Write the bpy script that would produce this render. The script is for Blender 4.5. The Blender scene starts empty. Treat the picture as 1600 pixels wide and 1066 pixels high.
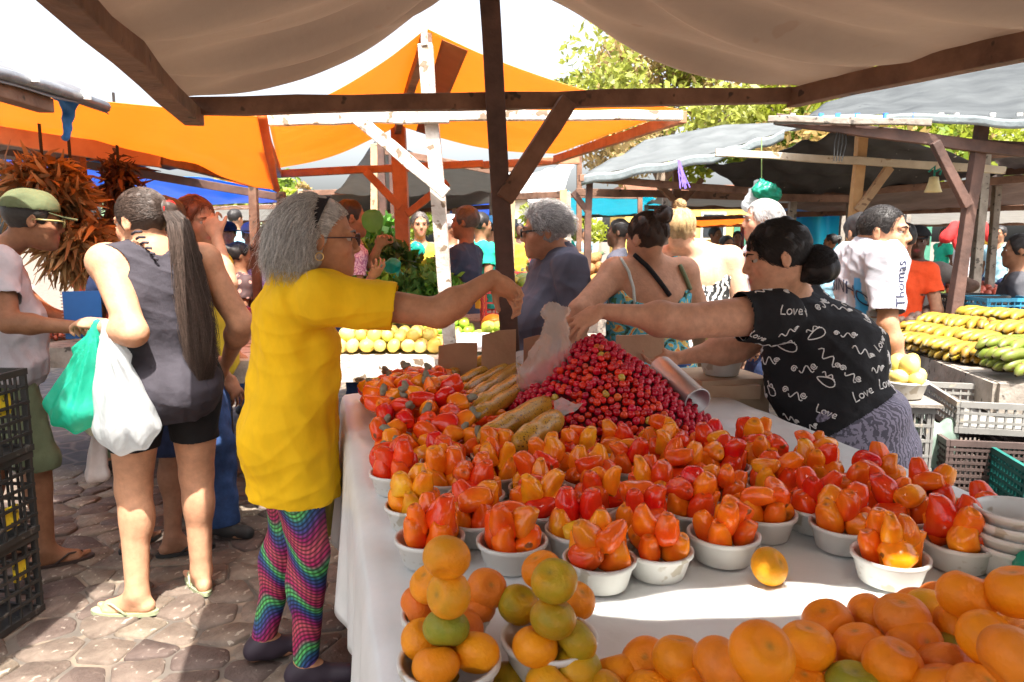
import bpy, bmesh, math, random
import numpy as np
from mathutils import Vector, Matrix, Euler
from mathutils.bvhtree import BVHTree
random.seed(7); rng = np.random.default_rng(7)
scene = bpy.context.scene
col = scene.collection
# ------------------------------------------------------------------ camera
CAM_H, F, HORIZON = 1.47, 1150.0, 375.0          # metres, pixels at 1600 wide, pixel row
PITCH = math.atan((533 - HORIZON) / F)
cd = bpy.data.cameras.new('camera'); cam = bpy.data.objects.new('camera', cd); col.objects.link(cam)
cam.location = (0, 0, CAM_H); cam.rotation_euler = (math.pi / 2 - PITCH, 0, 0)
cd.sensor_width = 36; cd.lens = 36 * F / 1600; cd.clip_start = .05; cd.clip_end = 900
cd.dof.use_dof = True; cd.dof.focus_distance = 2.15; cd.dof.aperture_fstop = 10.0
scene.camera = cam
# ------------------------------------------------------------------ sky, sun, exposure
SUN_EL = math.radians(64); SUN_AZ = math.atan2(.25, -.97)      # azimuth clockwise from +Y
world = bpy.data.worlds.new('World'); scene.world = world; world.use_nodes = True
nt = world.node_tree; bg = nt.nodes['Background']; sky = nt.nodes.new('ShaderNodeTexSky')
sky.sky_type = 'NISHITA'; sky.sun_disc = False; sky.sun_elevation = SUN_EL; sky.sun_rotation = SUN_AZ
sky.dust_density = 7.0; sky.air_density = 1.0; sky.ozone_density = .6
hsv = nt.nodes.new('ShaderNodeHueSaturation'); hsv.inputs['Saturation'].default_value = .42      # thin white haze over the whole sky
nt.links.new(sky.outputs[0], hsv.inputs['Color']); nt.links.new(hsv.outputs[0], bg.inputs[0]); bg.inputs[1].default_value = .15
sd = bpy.data.lights.new('sun', 'SUN'); sd.energy = 4.0; sd.angle = math.radians(.53); sd.color = (1, .95, .86)
sun = bpy.data.objects.new('sun', sd); col.objects.link(sun)
SUN = Vector((math.cos(SUN_EL) * math.sin(SUN_AZ), math.cos(SUN_EL) * math.cos(SUN_AZ), math.sin(SUN_EL)))
sun.rotation_euler = SUN.to_track_quat('Z', 'Y').to_euler(); sun.location = SUN * 30
vs = scene.view_settings; vs.view_transform = 'Standard'; vs.look = 'None'; vs.exposure = 1.85; vs.gamma = 1
scene.cycles.max_bounces = 7; scene.cycles.diffuse_bounces = 4; scene.cycles.glossy_bounces = 3
scene.cycles.transmission_bounces = 5; scene.cycles.transparent_max_bounces = 10
scene.cycles.caustics_reflective = False; scene.cycles.caustics_refractive = False
scene.cycles.sample_clamp_indirect = 6
# ------------------------------------------------------------------ helpers
FW = Vector((0, math.cos(PITCH), -math.sin(PITCH))); UP = Vector((0, math.sin(PITCH), math.cos(PITCH)))
def ray(px, py): return FW + Vector(((px - 800) / F, 0, 0)) + UP * ((533 - py) / F)
def at(px, py, Y):                       # the point seen at a pixel, at world distance Y
    d = ray(px, py); return Vector((0, 0, CAM_H)) + d * (Y / d.y)
def on(px, py, z):                       # the point seen at a pixel, on the level z
    d = ray(px, py); return Vector((0, 0, CAM_H)) + d * ((z - CAM_H) / d.z)
def dist(px, py, c):                     # the point seen at a pixel, c metres in front of the lens
    return Vector((0, 0, CAM_H)) + ray(px, py) * c
def proj(p):                             # pixel of a world point
    d = Vector(p) - Vector((0, 0, CAM_H)); z = d.dot(FW); return 800 + F * d.x / z, 533 - F * d.dot(UP) / z
def mass(name, label, cat, items):       # uncountable or hidden pieces joined into one object of kind stuff
    V = []; Q = []; C = []; k = 0; m = items[0][0].materials[0]
    for me, M in items:
        n = len(me.vertices); co = np.empty(n * 3, np.float32); me.vertices.foreach_get('co', co); c = np.empty(n * 4, np.float32); me.color_attributes['Col'].data.foreach_get('color', c)
        A = np.array(M); V.append(co.reshape(-1, 3) @ A[:3, :3].T + A[:3, 3]); C.append(c.reshape(-1, 4)); q = np.empty(len(me.polygons) * 4, np.int32); me.loops.foreach_get('vertex_index', q); Q.append(q.reshape(-1, 4) + k); k += n
    me = npmesh(name, np.concatenate(V), np.concatenate(Q)); setcol(me, np.concatenate(C)); me.materials.append(m); return tag(link(name, me), label, cat, kind='stuff')
def MX(loc, R, sc=1.): return Matrix.LocRotScale(Vector(loc), R if isinstance(R, Euler) else Euler(R), Vector((sc, sc, sc)))
ORD = ['first', 'second', 'third', 'fourth', 'fifth', 'sixth', 'seventh', 'eighth', 'ninth', 'tenth', 'eleventh', 'twelfth', 'thirteenth', 'fourteenth', 'fifteenth', 'sixteenth', 'seventeenth', 'eighteenth', 'nineteenth', 'twentieth']
def ordn(k): return ORD[k] if k < 20 else ('twenty-' + ORD[k - 20] if k < 29 else 'thirtieth' if k == 29 else 'thirty-' + ORD[k - 30])
def tag(o, label=None, cat=None, group=None, kind=None):
    if label: o['label'] = label
    if cat: o['category'] = cat
    if group: o['group'] = group
    if kind: o['kind'] = kind
    return o
def link(name, data, parent=None):
    o = bpy.data.objects.new(name, data); col.objects.link(o)
    if parent: o.parent = parent
    return o
def empty(name, loc=(0, 0, 0), rz=0, label=None, cat=None, group=None):
    o = link(name, None); o.location = loc; o.rotation_euler = (0, 0, rz); o.empty_display_size = .1
    return tag(o, label, cat, group)
def npmesh(name, V, Q, smooth=True):
    V = np.asarray(V, np.float32); Q = np.asarray(Q, np.int32)
    me = bpy.data.meshes.new(name); me.vertices.add(len(V)); me.vertices.foreach_set('co', V.ravel())
    me.loops.add(Q.size); me.loops.foreach_set('vertex_index', Q.ravel())
    me.polygons.add(len(Q)); me.polygons.foreach_set('loop_start', np.arange(0, Q.size, Q.shape[1], dtype=np.int32))
    me.update(calc_edges=True)
    if smooth: me.polygons.foreach_set('use_smooth', np.ones(len(Q), bool))
    return me
def setcol(me, C, name='Col'):
    C = np.asarray(C, np.float32)
    if C.shape[1] == 3: C = np.hstack([C, np.ones((len(C), 1), np.float32)])
    a = me.color_attributes.new(name, 'FLOAT_COLOR', 'POINT'); a.data.foreach_set('color', C.ravel())
class MB:                                # collects pieces of ONE part
    def __init__(s): s.v = []; s.f = []
    def add(s, v, f):
        b = len(s.v); s.v += [tuple(p) for p in v]; s.f += [tuple(i + b for i in q) for q in f]; return s
    def box(s, c, d, rz=0, R=None):
        c = Vector(c); R = R or Matrix.Rotation(rz, 3, 'Z')
        vs = [c + R @ Vector((x * d[0] / 2, y * d[1] / 2, z * d[2] / 2)) for x in (-1, 1) for y in (-1, 1) for z in (-1, 1)]
        return s.add(vs, [(0, 1, 3, 2), (4, 6, 7, 5), (0, 4, 5, 1), (2, 3, 7, 6), (0, 2, 6, 4), (1, 5, 7, 3)])
    def bar(s, a, b, w, h, up=(0, 0, 1), wob=0, n=1):
        a, b = Vector(a), Vector(b); d = (b - a).normalized(); r = d.cross(Vector(up))
        if r.length < 1e-3: r = d.cross(Vector((0, 1, 0)))
        r.normalize(); u = r.cross(d); vs = []; fs = []
        for i in range(n + 1):
            p = a.lerp(b, i / n)
            o = r * random.uniform(-wob, wob) + u * random.uniform(-wob, wob) if wob else Vector()
            k = 1 + (random.uniform(-.07, .07) if wob else 0)
            vs += [p + o + r * x * w * k / 2 + u * y * h * k / 2 for x, y in ((-1, -1), (1, -1), (1, 1), (-1, 1))]
            if i:
                q = 4 * i
                fs += [(q - 4 + j, q - 4 + (j + 1) % 4, q + (j + 1) % 4, q + j) for j in range(4)]
        fs += [(3, 2, 1, 0), (4 * n, 4 * n + 1, 4 * n + 2, 4 * n + 3)]
        return s.add(vs, fs)
    def tube(s, pts, r, n=8, cap=True):
        pts = [Vector(p) for p in pts]; vs = []; fs = []; m = len(pts); ref = None
        for i, p in enumerate(pts):
            d = (pts[min(i + 1, m - 1)] - pts[max(i - 1, 0)]).normalized()
            if ref is None: ref = d.orthogonal()
            x = (ref - d * ref.dot(d)).normalized(); ref = x; y = d.cross(x)
            ri = r[i] if hasattr(r, '__len__') else r
            vs += [p + x * ri * math.cos(2 * math.pi * j / n) + y * ri * math.sin(2 * math.pi * j / n) for j in range(n)]
            if i: fs += [((i - 1) * n + j, (i - 1) * n + (j + 1) % n, i * n + (j + 1) % n, i * n + j) for j in range(n)]
        if cap: fs += [tuple(range(n - 1, -1, -1)), tuple((m - 1) * n + j for j in range(n))]
        return s.add(vs, fs)
    def lathe(s, prof, n=24, c=(0, 0, 0), R=None, closed=False):
        c = Vector(c); R = R or Matrix.Identity(3); vs = []; fs = []; m = len(prof)
        for r, z in prof:
            vs += [c + R @ Vector((r * math.cos(2 * math.pi * j / n), r * math.sin(2 * math.pi * j / n), z)) for j in range(n)]
        for i in range(1, m): fs += [((i - 1) * n + j, (i - 1) * n + (j + 1) % n, i * n + (j + 1) % n, i * n + j) for j in range(n)]
        fs += [tuple(range(n - 1, -1, -1)), tuple((m - 1) * n + j for j in range(n))]
        return s.add(vs, fs)
    def mesh(s, name, smooth=False):
        me = bpy.data.meshes.new(name); me.from_pydata(s.v, [], s.f); me.update()
        if smooth: me.polygons.foreach_set('use_smooth', np.ones(len(me.polygons), bool))
        return me
    def build(s, name, m, parent=None, smooth=False, bevel=0):
        me = s.mesh(name, smooth); me.materials.append(m); o = link(name, me, parent)
        if bevel:
            b = o.modifiers.new('bevel', 'BEVEL'); b.width = bevel; b.segments = 2; b.limit_method = 'ANGLE'
        return o
# ------------------------------------------------------------------ materials
MATS = {}
def N(t, k, **kw):
    n = t.nodes.new('ShaderNode' + k)
    for a, b in kw.items(): setattr(n, a, b)
    return n
def mat(name, c=(.5, .5, .5), rough=.6, var=.15, vscale=8, bump=0, bscale=40, spec=.4, coat=0, metal=0,
        c2=None, attr=None, rand=0, trans=0, tcol=None, alpha=1, stretch=None, sss=0, speck=None, detail=5, bdist=.01, sheen=0):
    """A procedural surface: two-tone noise, optional specks, per-object variation, bump, cloth translucency, alpha."""
    if name in MATS: return MATS[name]
    m = bpy.data.materials.new(name); MATS[name] = m; m.use_nodes = True; t = m.node_tree; L = t.links.new
    p = t.nodes['Principled BSDF']; out = t.nodes['Material Output']
    p.inputs['Roughness'].default_value = rough; p.inputs['Metallic'].default_value = metal
    p.inputs['Specular IOR Level'].default_value = spec; p.inputs['Coat Weight'].default_value = coat
    p.inputs['Coat Roughness'].default_value = .12
    if sheen: p.inputs['Sheen Weight'].default_value = sheen
    tc = N(t, 'TexCoord'); mp = N(t, 'Mapping'); L(tc.outputs['Object'], mp.inputs[0])
    if stretch: mp.inputs['Scale'].default_value = stretch
    nz = N(t, 'TexNoise'); nz.inputs['Scale'].default_value = vscale; nz.inputs['Detail'].default_value = detail
    nz.inputs['Roughness'].default_value = .6; L(mp.outputs[0], nz.inputs[0])
    if attr:
        a = N(t, 'Attribute', attribute_name=attr); base = a.outputs['Color']
        mx = N(t, 'MixRGB', blend_type='MULTIPLY'); mx.inputs[0].default_value = 1; L(base, mx.inputs[1])
        rp = N(t, 'ValToRGB'); rp.color_ramp.elements[0].position = .3; rp.color_ramp.elements[1].position = .7
        rp.color_ramp.elements[0].color = (1 - var,) * 3 + (1,); rp.color_ramp.elements[1].color = (1 + var,) * 3 + (1,)
        L(nz.outputs[0], rp.inputs[0]); L(rp.outputs[0], mx.inputs[2]); cout = mx.outputs[0]
    else:
        rp = N(t, 'ValToRGB'); e = rp.color_ramp.elements; e[0].position = .32; e[1].position = .68
        a = c2 or tuple(min(1, x * (1 + var)) for x in c)
        e[0].color = (tuple(x * (1 - var) for x in c) if not c2 else tuple(c)) + (1,); e[1].color = tuple(a) + (1,)
        L(nz.outputs[0], rp.inputs[0]); cout = rp.outputs[0]
    if speck:
        sc, thr, scol = speck; vz = N(t, 'TexNoise'); vz.inputs['Scale'].default_value = sc; vz.inputs['Detail'].default_value = 2
        L(mp.outputs[0], vz.inputs[0]); r2 = N(t, 'ValToRGB'); r2.color_ramp.elements[0].position = thr; r2.color_ramp.elements[1].position = min(1, thr + .04)
        r2.color_ramp.elements[0].color = (0, 0, 0, 1); r2.color_ramp.elements[1].color = (1, 1, 1, 1); L(vz.outputs[0], r2.inputs[0])
        mx = N(t, 'MixRGB'); L(r2.outputs[0], mx.inputs[0]); L(cout, mx.inputs[1]); mx.inputs[2].default_value = tuple(scol) + (1,); cout = mx.outputs[0]
    if rand:
        oi = N(t, 'ObjectInfo'); hs = N(t, 'HueSaturation'); mr = N(t, 'MapRange'); mr.inputs[3].default_value = 1 - rand; mr.inputs[4].default_value = 1 + rand
        L(oi.outputs['Random'], mr.inputs[0]); L(mr.outputs[0], hs.inputs['Value']); L(cout, hs.inputs['Color'])
        m2 = N(t, 'MapRange'); m2.inputs[3].default_value = .5 - rand * .06; m2.inputs[4].default_value = .5 + rand * .06
        L(oi.outputs['Random'], m2.inputs[0]); L(m2.outputs[0], hs.inputs['Hue']); cout = hs.outputs[0]
    L(cout, p.inputs['Base Color'])
    if bump:
        bz = N(t, 'TexNoise'); bz.inputs['Scale'].default_value = bscale; bz.inputs['Detail'].default_value = 6; L(mp.outputs[0], bz.inputs[0])
        bn = N(t, 'Bump'); bn.inputs['Strength'].default_value = bump; bn.inputs['Distance'].default_value = bdist
        L(bz.outputs[0], bn.inputs['Height']); L(bn.outputs[0], p.inputs['Normal'])
    if sss:
        p.inputs['Subsurface Weight'].default_value = sss; p.inputs['Subsurface Radius'].default_value = (.012, .005, .003); p.inputs['Subsurface Scale'].default_value = 1
    sh = p.outputs[0]
    if trans:
        tr = N(t, 'BsdfTranslucent'); mx = N(t, 'MixShader'); mx.inputs[0].default_value = trans
        if tcol: tr.inputs[0].default_value = tuple(tcol) + (1,)
        else: L(cout, tr.inputs[0])
        L(sh, mx.inputs[1]); L(tr.outputs[0], mx.inputs[2]); sh = mx.outputs[0]
    if alpha < 1:
        tp = N(t, 'BsdfTransparent'); mx = N(t, 'MixShader'); mx.inputs[0].default_value = alpha
        L(tp.outputs[0], mx.inputs[1]); L(sh, mx.inputs[2]); sh = mx.outputs[0]
    L(sh, out.inputs[0]); return m
WOOD = lambda: mat('weathered_wood', (.10, .05, .032), .75, c2=(.23, .125, .08), vscale=6, stretch=(1, 1, 1), bump=.5, bscale=30, speck=(14, .66, (.05, .03, .02)))
WHITEWOOD = lambda: mat('whitewashed_wood', (.42, .38, .33), .8, c2=(.72, .68, .62), vscale=5, bump=.5, bscale=40, speck=(18, .6, (.22, .16, .11)))
PALEWOOD = lambda: mat('pale_wood', (.35, .22, .12), .75, c2=(.52, .37, .22), vscale=6, bump=.4, bscale=30, speck=(16, .66, (.2, .12, .07)))
GREYWOOD = lambda: mat('grey_wood', (.17, .145, .12), .85, c2=(.34, .30, .26), vscale=7, bump=.6, bscale=35, speck=(20, .62, (.08, .07, .06)))
DARKWOOD = lambda: mat('dark_wood', (.055, .03, .024), .6, c2=(.125, .066, .05), vscale=7, bump=.4, bscale=30)
# ------------------------------------------------------------------ implicit surfaces for bodies, clothes, bags
class SDF:
    def __init__(s): s.p = []; s.clips = []; s.caps = []
    def cap(s, a, b, ra, rb=None, k=.02, ax=None, sc=1., flat=False, sub=False):
        s.p.append(('c', np.array(a, float), np.array(b, float), ra, ra if rb is None else rb, k, None if ax is None else np.array(ax, float), sc, flat, sub))
        if flat: s.caps.append((np.array(b, float), np.array(b, float) - np.array(a, float), max(ra, rb or ra) * max(1, sc) * 1.4))
        return s
    def ell(s, c, r, R=None, k=.02, sub=False):
        if np.isscalar(r): r = (r, r, r)
        s.p.append(('e', np.array(c, float), np.array(r, float), None if R is None else np.array(R, float), k, sub)); return s
    def clip(s, pt, n, soft=None): s.clips.append((np.array(pt, float), np.array(n, float) / np.linalg.norm(n))); return s
    def bounds(s):
        lo = np.full(3, 1e9); hi = -lo
        for q in s.p:
            if q[-1]: continue
            if q[0] == 'c':
                r = max(q[3], q[4]) * max(1, q[7]); a = np.minimum(q[1], q[2]) - r; b = np.maximum(q[1], q[2]) + r
            else: r = q[2].max(); a = q[1] - r; b = q[1] + r
            lo = np.minimum(lo, a); hi = np.maximum(hi, b)
        return lo, hi
    def extract(s, h, disp=None):
        lo, hi = s.bounds(); lo -= 3 * h; hi += 3 * h; n = np.ceil((hi - lo) / h).astype(int) + 1
        D = np.full(n, 1.0, np.float32); ax = [lo[i] + h * np.arange(n[i]) for i in range(3)]
        for q in s.p:
            k = q[5] if q[0] == 'c' else q[4]
            if q[0] == 'c': r = max(q[3], q[4]) * max(1, q[7]); a = np.minimum(q[1], q[2]) - r; b = np.maximum(q[1], q[2]) + r
            else: r = q[2].max(); a = q[1] - r; b = q[1] + r
            mg = k + 2 * h
            i0 = np.clip(np.floor((a - mg - lo) / h).astype(int), 0, n); i1 = np.clip(np.ceil((b + mg - lo) / h).astype(int) + 1, 0, n)
            if (i1 <= i0).any(): continue
            sl = tuple(slice(i0[j], i1[j]) for j in range(3))
            X = (ax[0][sl[0]][:, None, None]).astype(np.float32); Y = ax[1][sl[1]][None, :, None].astype(np.float32); Z = ax[2][sl[2]][None, None, :].astype(np.float32)
            if q[0] == 'c':
                _, A, B, ra, rb, k, axs, sc, flat, sub = q
                ab = B - A; l2 = ab @ ab + 1e-12
                x, y, z = X - A[0], Y - A[1], Z - A[2]
                dt = x * ab[0] + y * ab[1] + z * ab[2]; t = np.clip(dt / l2, 0, 1)
                x, y, z = x - t * ab[0], y - t * ab[1], z - t * ab[2]
                if axs is not None:
                    pr = (x * axs[0] + y * axs[1] + z * axs[2]) * (1 / sc - 1)
                    x, y, z = x + pr * axs[0], y + pr * axs[1], z + pr * axs[2]
                d = np.sqrt(x * x + y * y + z * z) - (ra + t * (rb - ra))
                if flat: d = np.maximum(d, (dt - l2) / math.sqrt(l2))
            else:
                _, C, r, R, k, sub = q
                x, y, z = X - C[0], Y - C[1], Z - C[2]
                if R is not None: x, y, z = (x * R[0, i] + y * R[1, i] + z * R[2, i] for i in range(3))
                k0 = np.sqrt((x / r[0]) ** 2 + (y / r[1]) ** 2 + (z / r[2]) ** 2)
                k1 = np.sqrt((x / r[0] ** 2) ** 2 + (y / r[1] ** 2) ** 2 + (z / r[2] ** 2) ** 2) + 1e-9
                d = k0 * (k0 - 1) / k1
            c = D[sl]
            if sub:
                d = -d; hh = np.clip(.5 - .5 * (d - c) / k, 0, 1); D[sl] = d + (c - d) * hh + k * hh * (1 - hh)
            else:
                hh = np.clip(.5 + .5 * (d - c) / k, 0, 1); D[sl] = d + (c - d) * hh - k * hh * (1 - hh)
        for pt, nn in s.clips:
            pl = (ax[0] - pt[0])[:, None, None] * nn[0] + (ax[1] - pt[1])[None, :, None] * nn[1] + (ax[2] - pt[2])[None, None, :] * nn[2]
            D = np.maximum(D, pl.astype(np.float32))
        V, Q = nets(D, lo, h)
        if (s.clips or s.caps) and len(Q):
            C = V[Q].mean(1); kill = np.zeros(len(Q), bool)
            for pt, nn in s.clips: kill |= np.abs((C - pt) @ nn) < h * .45
            for b, d, r in s.caps: kill |= (np.abs((C - b) @ (d / np.linalg.norm(d))) < h * .45) & (np.linalg.norm(C - b, axis=1) < r)
            Q = Q[~kill]
        if disp is not None and len(V):
            nr = vnormals(V, Q); V = V + nr * disp(V)[:, None]
        return V, Q
def vnormals(V, Q):
    a = V[Q[:, 2]] - V[Q[:, 0]]; b = V[Q[:, 3]] - V[Q[:, 1]]; fn = np.cross(a, b); n = np.zeros_like(V)
    for i in range(4): np.add.at(n, Q[:, i], fn)
    return n / (np.linalg.norm(n, axis=1, keepdims=True) + 1e-12)
OFFS = [(0, 0, 0), (1, 0, 0), (0, 1, 0), (1, 1, 0), (0, 0, 1), (1, 0, 1), (0, 1, 1), (1, 1, 1)]
EDG = [(0, 1), (2, 3), (4, 5), (6, 7), (0, 2), (1, 3), (4, 6), (5, 7), (0, 4), (1, 5), (2, 6), (3, 7)]
def nets(D, o, h):
    S = D < 0; n = S.shape
    cnt = np.zeros([x - 1 for x in n], np.int8)
    for dx, dy, dz in OFFS: cnt += S[dx:n[0] - 1 + dx, dy:n[1] - 1 + dy, dz:n[2] - 1 + dz]
    act = (cnt > 0) & (cnt < 8); I, J, K = np.nonzero(act); m = len(I)
    vals = [D[I + a, J + b, K + c] for a, b, c in OFFS]; acc = np.zeros((m, 3)); w = np.zeros(m)
    for a, b in EDG:
        va, vb = vals[a], vals[b]; cr = (va < 0) != (vb < 0); t = np.where(cr, va / np.where(cr, va - vb, 1), 0)
        pa = np.array(OFFS[a], float); pb = np.array(OFFS[b], float)
        acc += cr[:, None] * (pa + t[:, None] * (pb - pa)); w += cr
    P = o + (acc / np.maximum(w, 1)[:, None] + np.stack([I, J, K], 1)) * h
    idx = np.full(act.shape, -1, np.int32); idx[I, J, K] = np.arange(m); Qs = []
    def put(q, flip):
        q = np.stack(q, 1); q[flip] = q[flip][:, ::-1]; Qs.append(q)
    e = S[:-1, 1:-1, 1:-1] != S[1:, 1:-1, 1:-1]; i, j, k = np.nonzero(e); j += 1; k += 1
    put([idx[i, j - 1, k - 1], idx[i, j, k - 1], idx[i, j, k], idx[i, j - 1, k]], ~S[i, j, k])
    e = S[1:-1, :-1, 1:-1] != S[1:-1, 1:, 1:-1]; i, j, k = np.nonzero(e); i += 1; k += 1
    put([idx[i - 1, j, k - 1], idx[i - 1, j, k], idx[i, j, k], idx[i, j, k - 1]], ~S[i, j, k])
    e = S[1:-1, 1:-1, :-1] != S[1:-1, 1:-1, 1:]; i, j, k = np.nonzero(e); i += 1; j += 1
    put([idx[i - 1, j - 1, k], idx[i, j - 1, k], idx[i, j, k], idx[i - 1, j, k]], ~S[i, j, k])
    return P, np.concatenate(Qs)
def waves(seed, n, freq, amp, squash=(1, 1, 1)):       # smooth fold noise for cloth and skin
    r = np.random.default_rng(seed); Kv = r.normal(size=(n, 3)) * freq * np.array(squash); ph = r.uniform(0, 6.28, n)
    K2 = r.normal(size=(n, 3)) * freq * .45; p2 = r.uniform(0, 6.28, n)
    def f(V):
        o = np.zeros(len(V))
        for i in range(n): o += np.sin(V @ Kv[i] + ph[i] + 1.3 * np.sin(V @ K2[i] + p2[i]))
        return amp * o / math.sqrt(n)
    return f
def sdf_obj(name, s, h, m, parent=None, disp=None, colr=None):
    V, Q = s.extract(h, disp); used = np.unique(Q); re = np.full(len(V), -1); re[used] = np.arange(len(used))
    V = V[used]; Q = re[Q]; me = npmesh(name, V, Q); me.materials.append(m)
    if colr is not None: setcol(me, colr(V))
    return link(name, me, parent)
def strands(name, C, r, m, parent, colors):
    """C: strands x points x 3; each becomes a thin three-sided tapering tube."""
    n, k, _ = C.shape; T = np.gradient(C, axis=1); T /= np.linalg.norm(T, axis=2, keepdims=True) + 1e-9
    ref = np.array([.31, .52, .79]); A = np.cross(T, ref); A /= np.linalg.norm(A, axis=2, keepdims=True) + 1e-9; B = np.cross(T, A)
    rad = r * np.linspace(1, .25, k)[None, :, None]
    P = np.stack([C + rad * (A * math.cos(a) + B * math.sin(a)) for a in (0, 2.094, 4.189)], 2)   # n,k,3,3
    ids = np.arange(n * k * 3).reshape(n, k, 3); Q = []
    for j in range(3): Q.append(np.stack([ids[:, :-1, j], ids[:, :-1, (j + 1) % 3], ids[:, 1:, (j + 1) % 3], ids[:, 1:, j]], -1).reshape(-1, 4))
    me = npmesh(name, P.reshape(-1, 3), np.concatenate(Q)); me.materials.append(m)
    setcol(me, np.repeat(colors, k * 3, axis=0)); return link(name, me, parent)

def creases(seed, n, freq, amp, squash=(1, 1, 1)):      # sharp-ridged crumples for plastic film
    r = np.random.default_rng(seed); Kv = r.normal(size=(n, 3)) * freq * np.array(squash); ph = r.uniform(0, 6.28, n); K2 = r.normal(size=(n, 3)) * freq * .6; p2 = r.uniform(0, 6.28, n)
    def f(V):
        o = np.zeros(len(V))
        for i in range(n): o += (1 - np.abs(np.sin(V @ Kv[i] + ph[i] + 1.6 * np.sin(V @ K2[i] + p2[i])))) ** 2 - .3
        return amp * o / math.sqrt(n)
    return f
def pleats(top, n, amp, seed=0):                        # folds that run down from the gathered neck of a bag
    top = np.array(top); cr = waves(seed, 8, 34, amp * .22)
    def f(V):
        d = V - top; th = np.arctan2(d[:, 0], d[:, 1]); sl = np.arctan2(d[:, 0], -d[:, 2]); q = sl * n + .8 * np.sin(sl * n * .37 + seed)
        return amp * ((1 - np.abs(np.sin(q))) - .36) * np.clip(np.linalg.norm(d, axis=1) / .12, .2, 1) + cr(V)
    return f
# ------------------------------------------------------------------ people: one continuous body each, clothes and hair as parts
SKIN = lambda: mat('skin', attr='Col', rough=.58, var=.16, vscale=30, bump=.4, bscale=85, spec=.28, sss=.1, bdist=.004, detail=9)
HAIRM = lambda: mat('hair_strands', attr='Col', rough=.5, var=.25, vscale=90, spec=.4, bump=.5, bscale=240, bdist=.004)
def v3(*a): return np.array(a, float)
def nrm(a): a = np.asarray(a, float); return a / (np.linalg.norm(a) + 1e-9)
def rotx(a): c, s = math.cos(a), math.sin(a); return np.array([[1, 0, 0], [0, c, -s], [0, s, c]])
def roty(a): c, s = math.cos(a), math.sin(a); return np.array([[c, 0, s], [0, 1, 0], [-s, 0, c]])
def rotz(a): c, s = math.cos(a), math.sin(a); return np.array([[c, -s, 0], [s, c, 0], [0, 0, 1]])
def ik(a, t, l1, l2, hint):
    d = t - a; L = np.linalg.norm(d); mx = (l1 + l2) * .995
    if L > mx: k = L / mx; l1 *= k; l2 *= k
    u = d / L; x = (l1 * l1 - l2 * l2 + L * L) / (2 * L); hh = math.sqrt(max(l1 * l1 - x * x, 0))
    p = np.asarray(hint, float); p = nrm(p - u * (p @ u)); return a + u * x + p * hh
def rodr(v, ax, a): ax = nrm(ax); return v * math.cos(a) + np.cross(ax, v) * math.sin(a) + ax * (ax @ v) * (1 - math.cos(a))
def hand_prims(S, w, d, th, n, s=1., curl=.35, spread=.08, thumb=.5, k=.004):
    d = nrm(d); th = nrm(th - d * (th @ d)); n = nrm(np.cross(d, th)) * (1 if np.cross(d, th) @ n > 0 else -1)
    R = np.stack([th, n, d], 1); cu = curl if hasattr(curl, '__len__') else [curl] * 4
    S.ell(w + d * .048 * s, (.043 * s, .017 * s, .056 * s), R, k=.012); S.ell(w + d * .03 * s + th * .018 * s + n * .006, (.02 * s, .016 * s, .032 * s), R, k=.012)
    tips = []
    for i, L in enumerate((.074, .083, .077, .06)):
        b = w + d * (.088 - .004 * abs(i - 1)) * s + th * (.034 - .0228 * i) * s
        dd = nrm(d + th * spread * (1.5 - i)); p = b; ax = np.cross(dd, n)
        for j, (fr, r0, r1) in enumerate(((.45, .0090, .0082), (.30, .0082, .0075), (.25, .0075, .0062))):
            dd = rodr(dd, ax, cu[i] * (.8 if j == 0 else 1.05)); q = p + dd * L * fr * s
            S.cap(p, q, r0 * s, r1 * s, k=k); p = q
        tips.append((p, dd, -np.cross(ax, dd)))
    p = w + d * .022 * s + th * .032 * s; dd = nrm(d * .75 + th * .65 * (1 - thumb * .5) + n * thumb)
    q = p + dd * .042 * s; S.cap(p, q, .0135 * s, .0105 * s, k=.01); dd = nrm(dd + d * .3); S.cap(q, q + dd * .034 * s, .0105 * s, .0082 * s, k=k)
    return tips
class Person: pass
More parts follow.
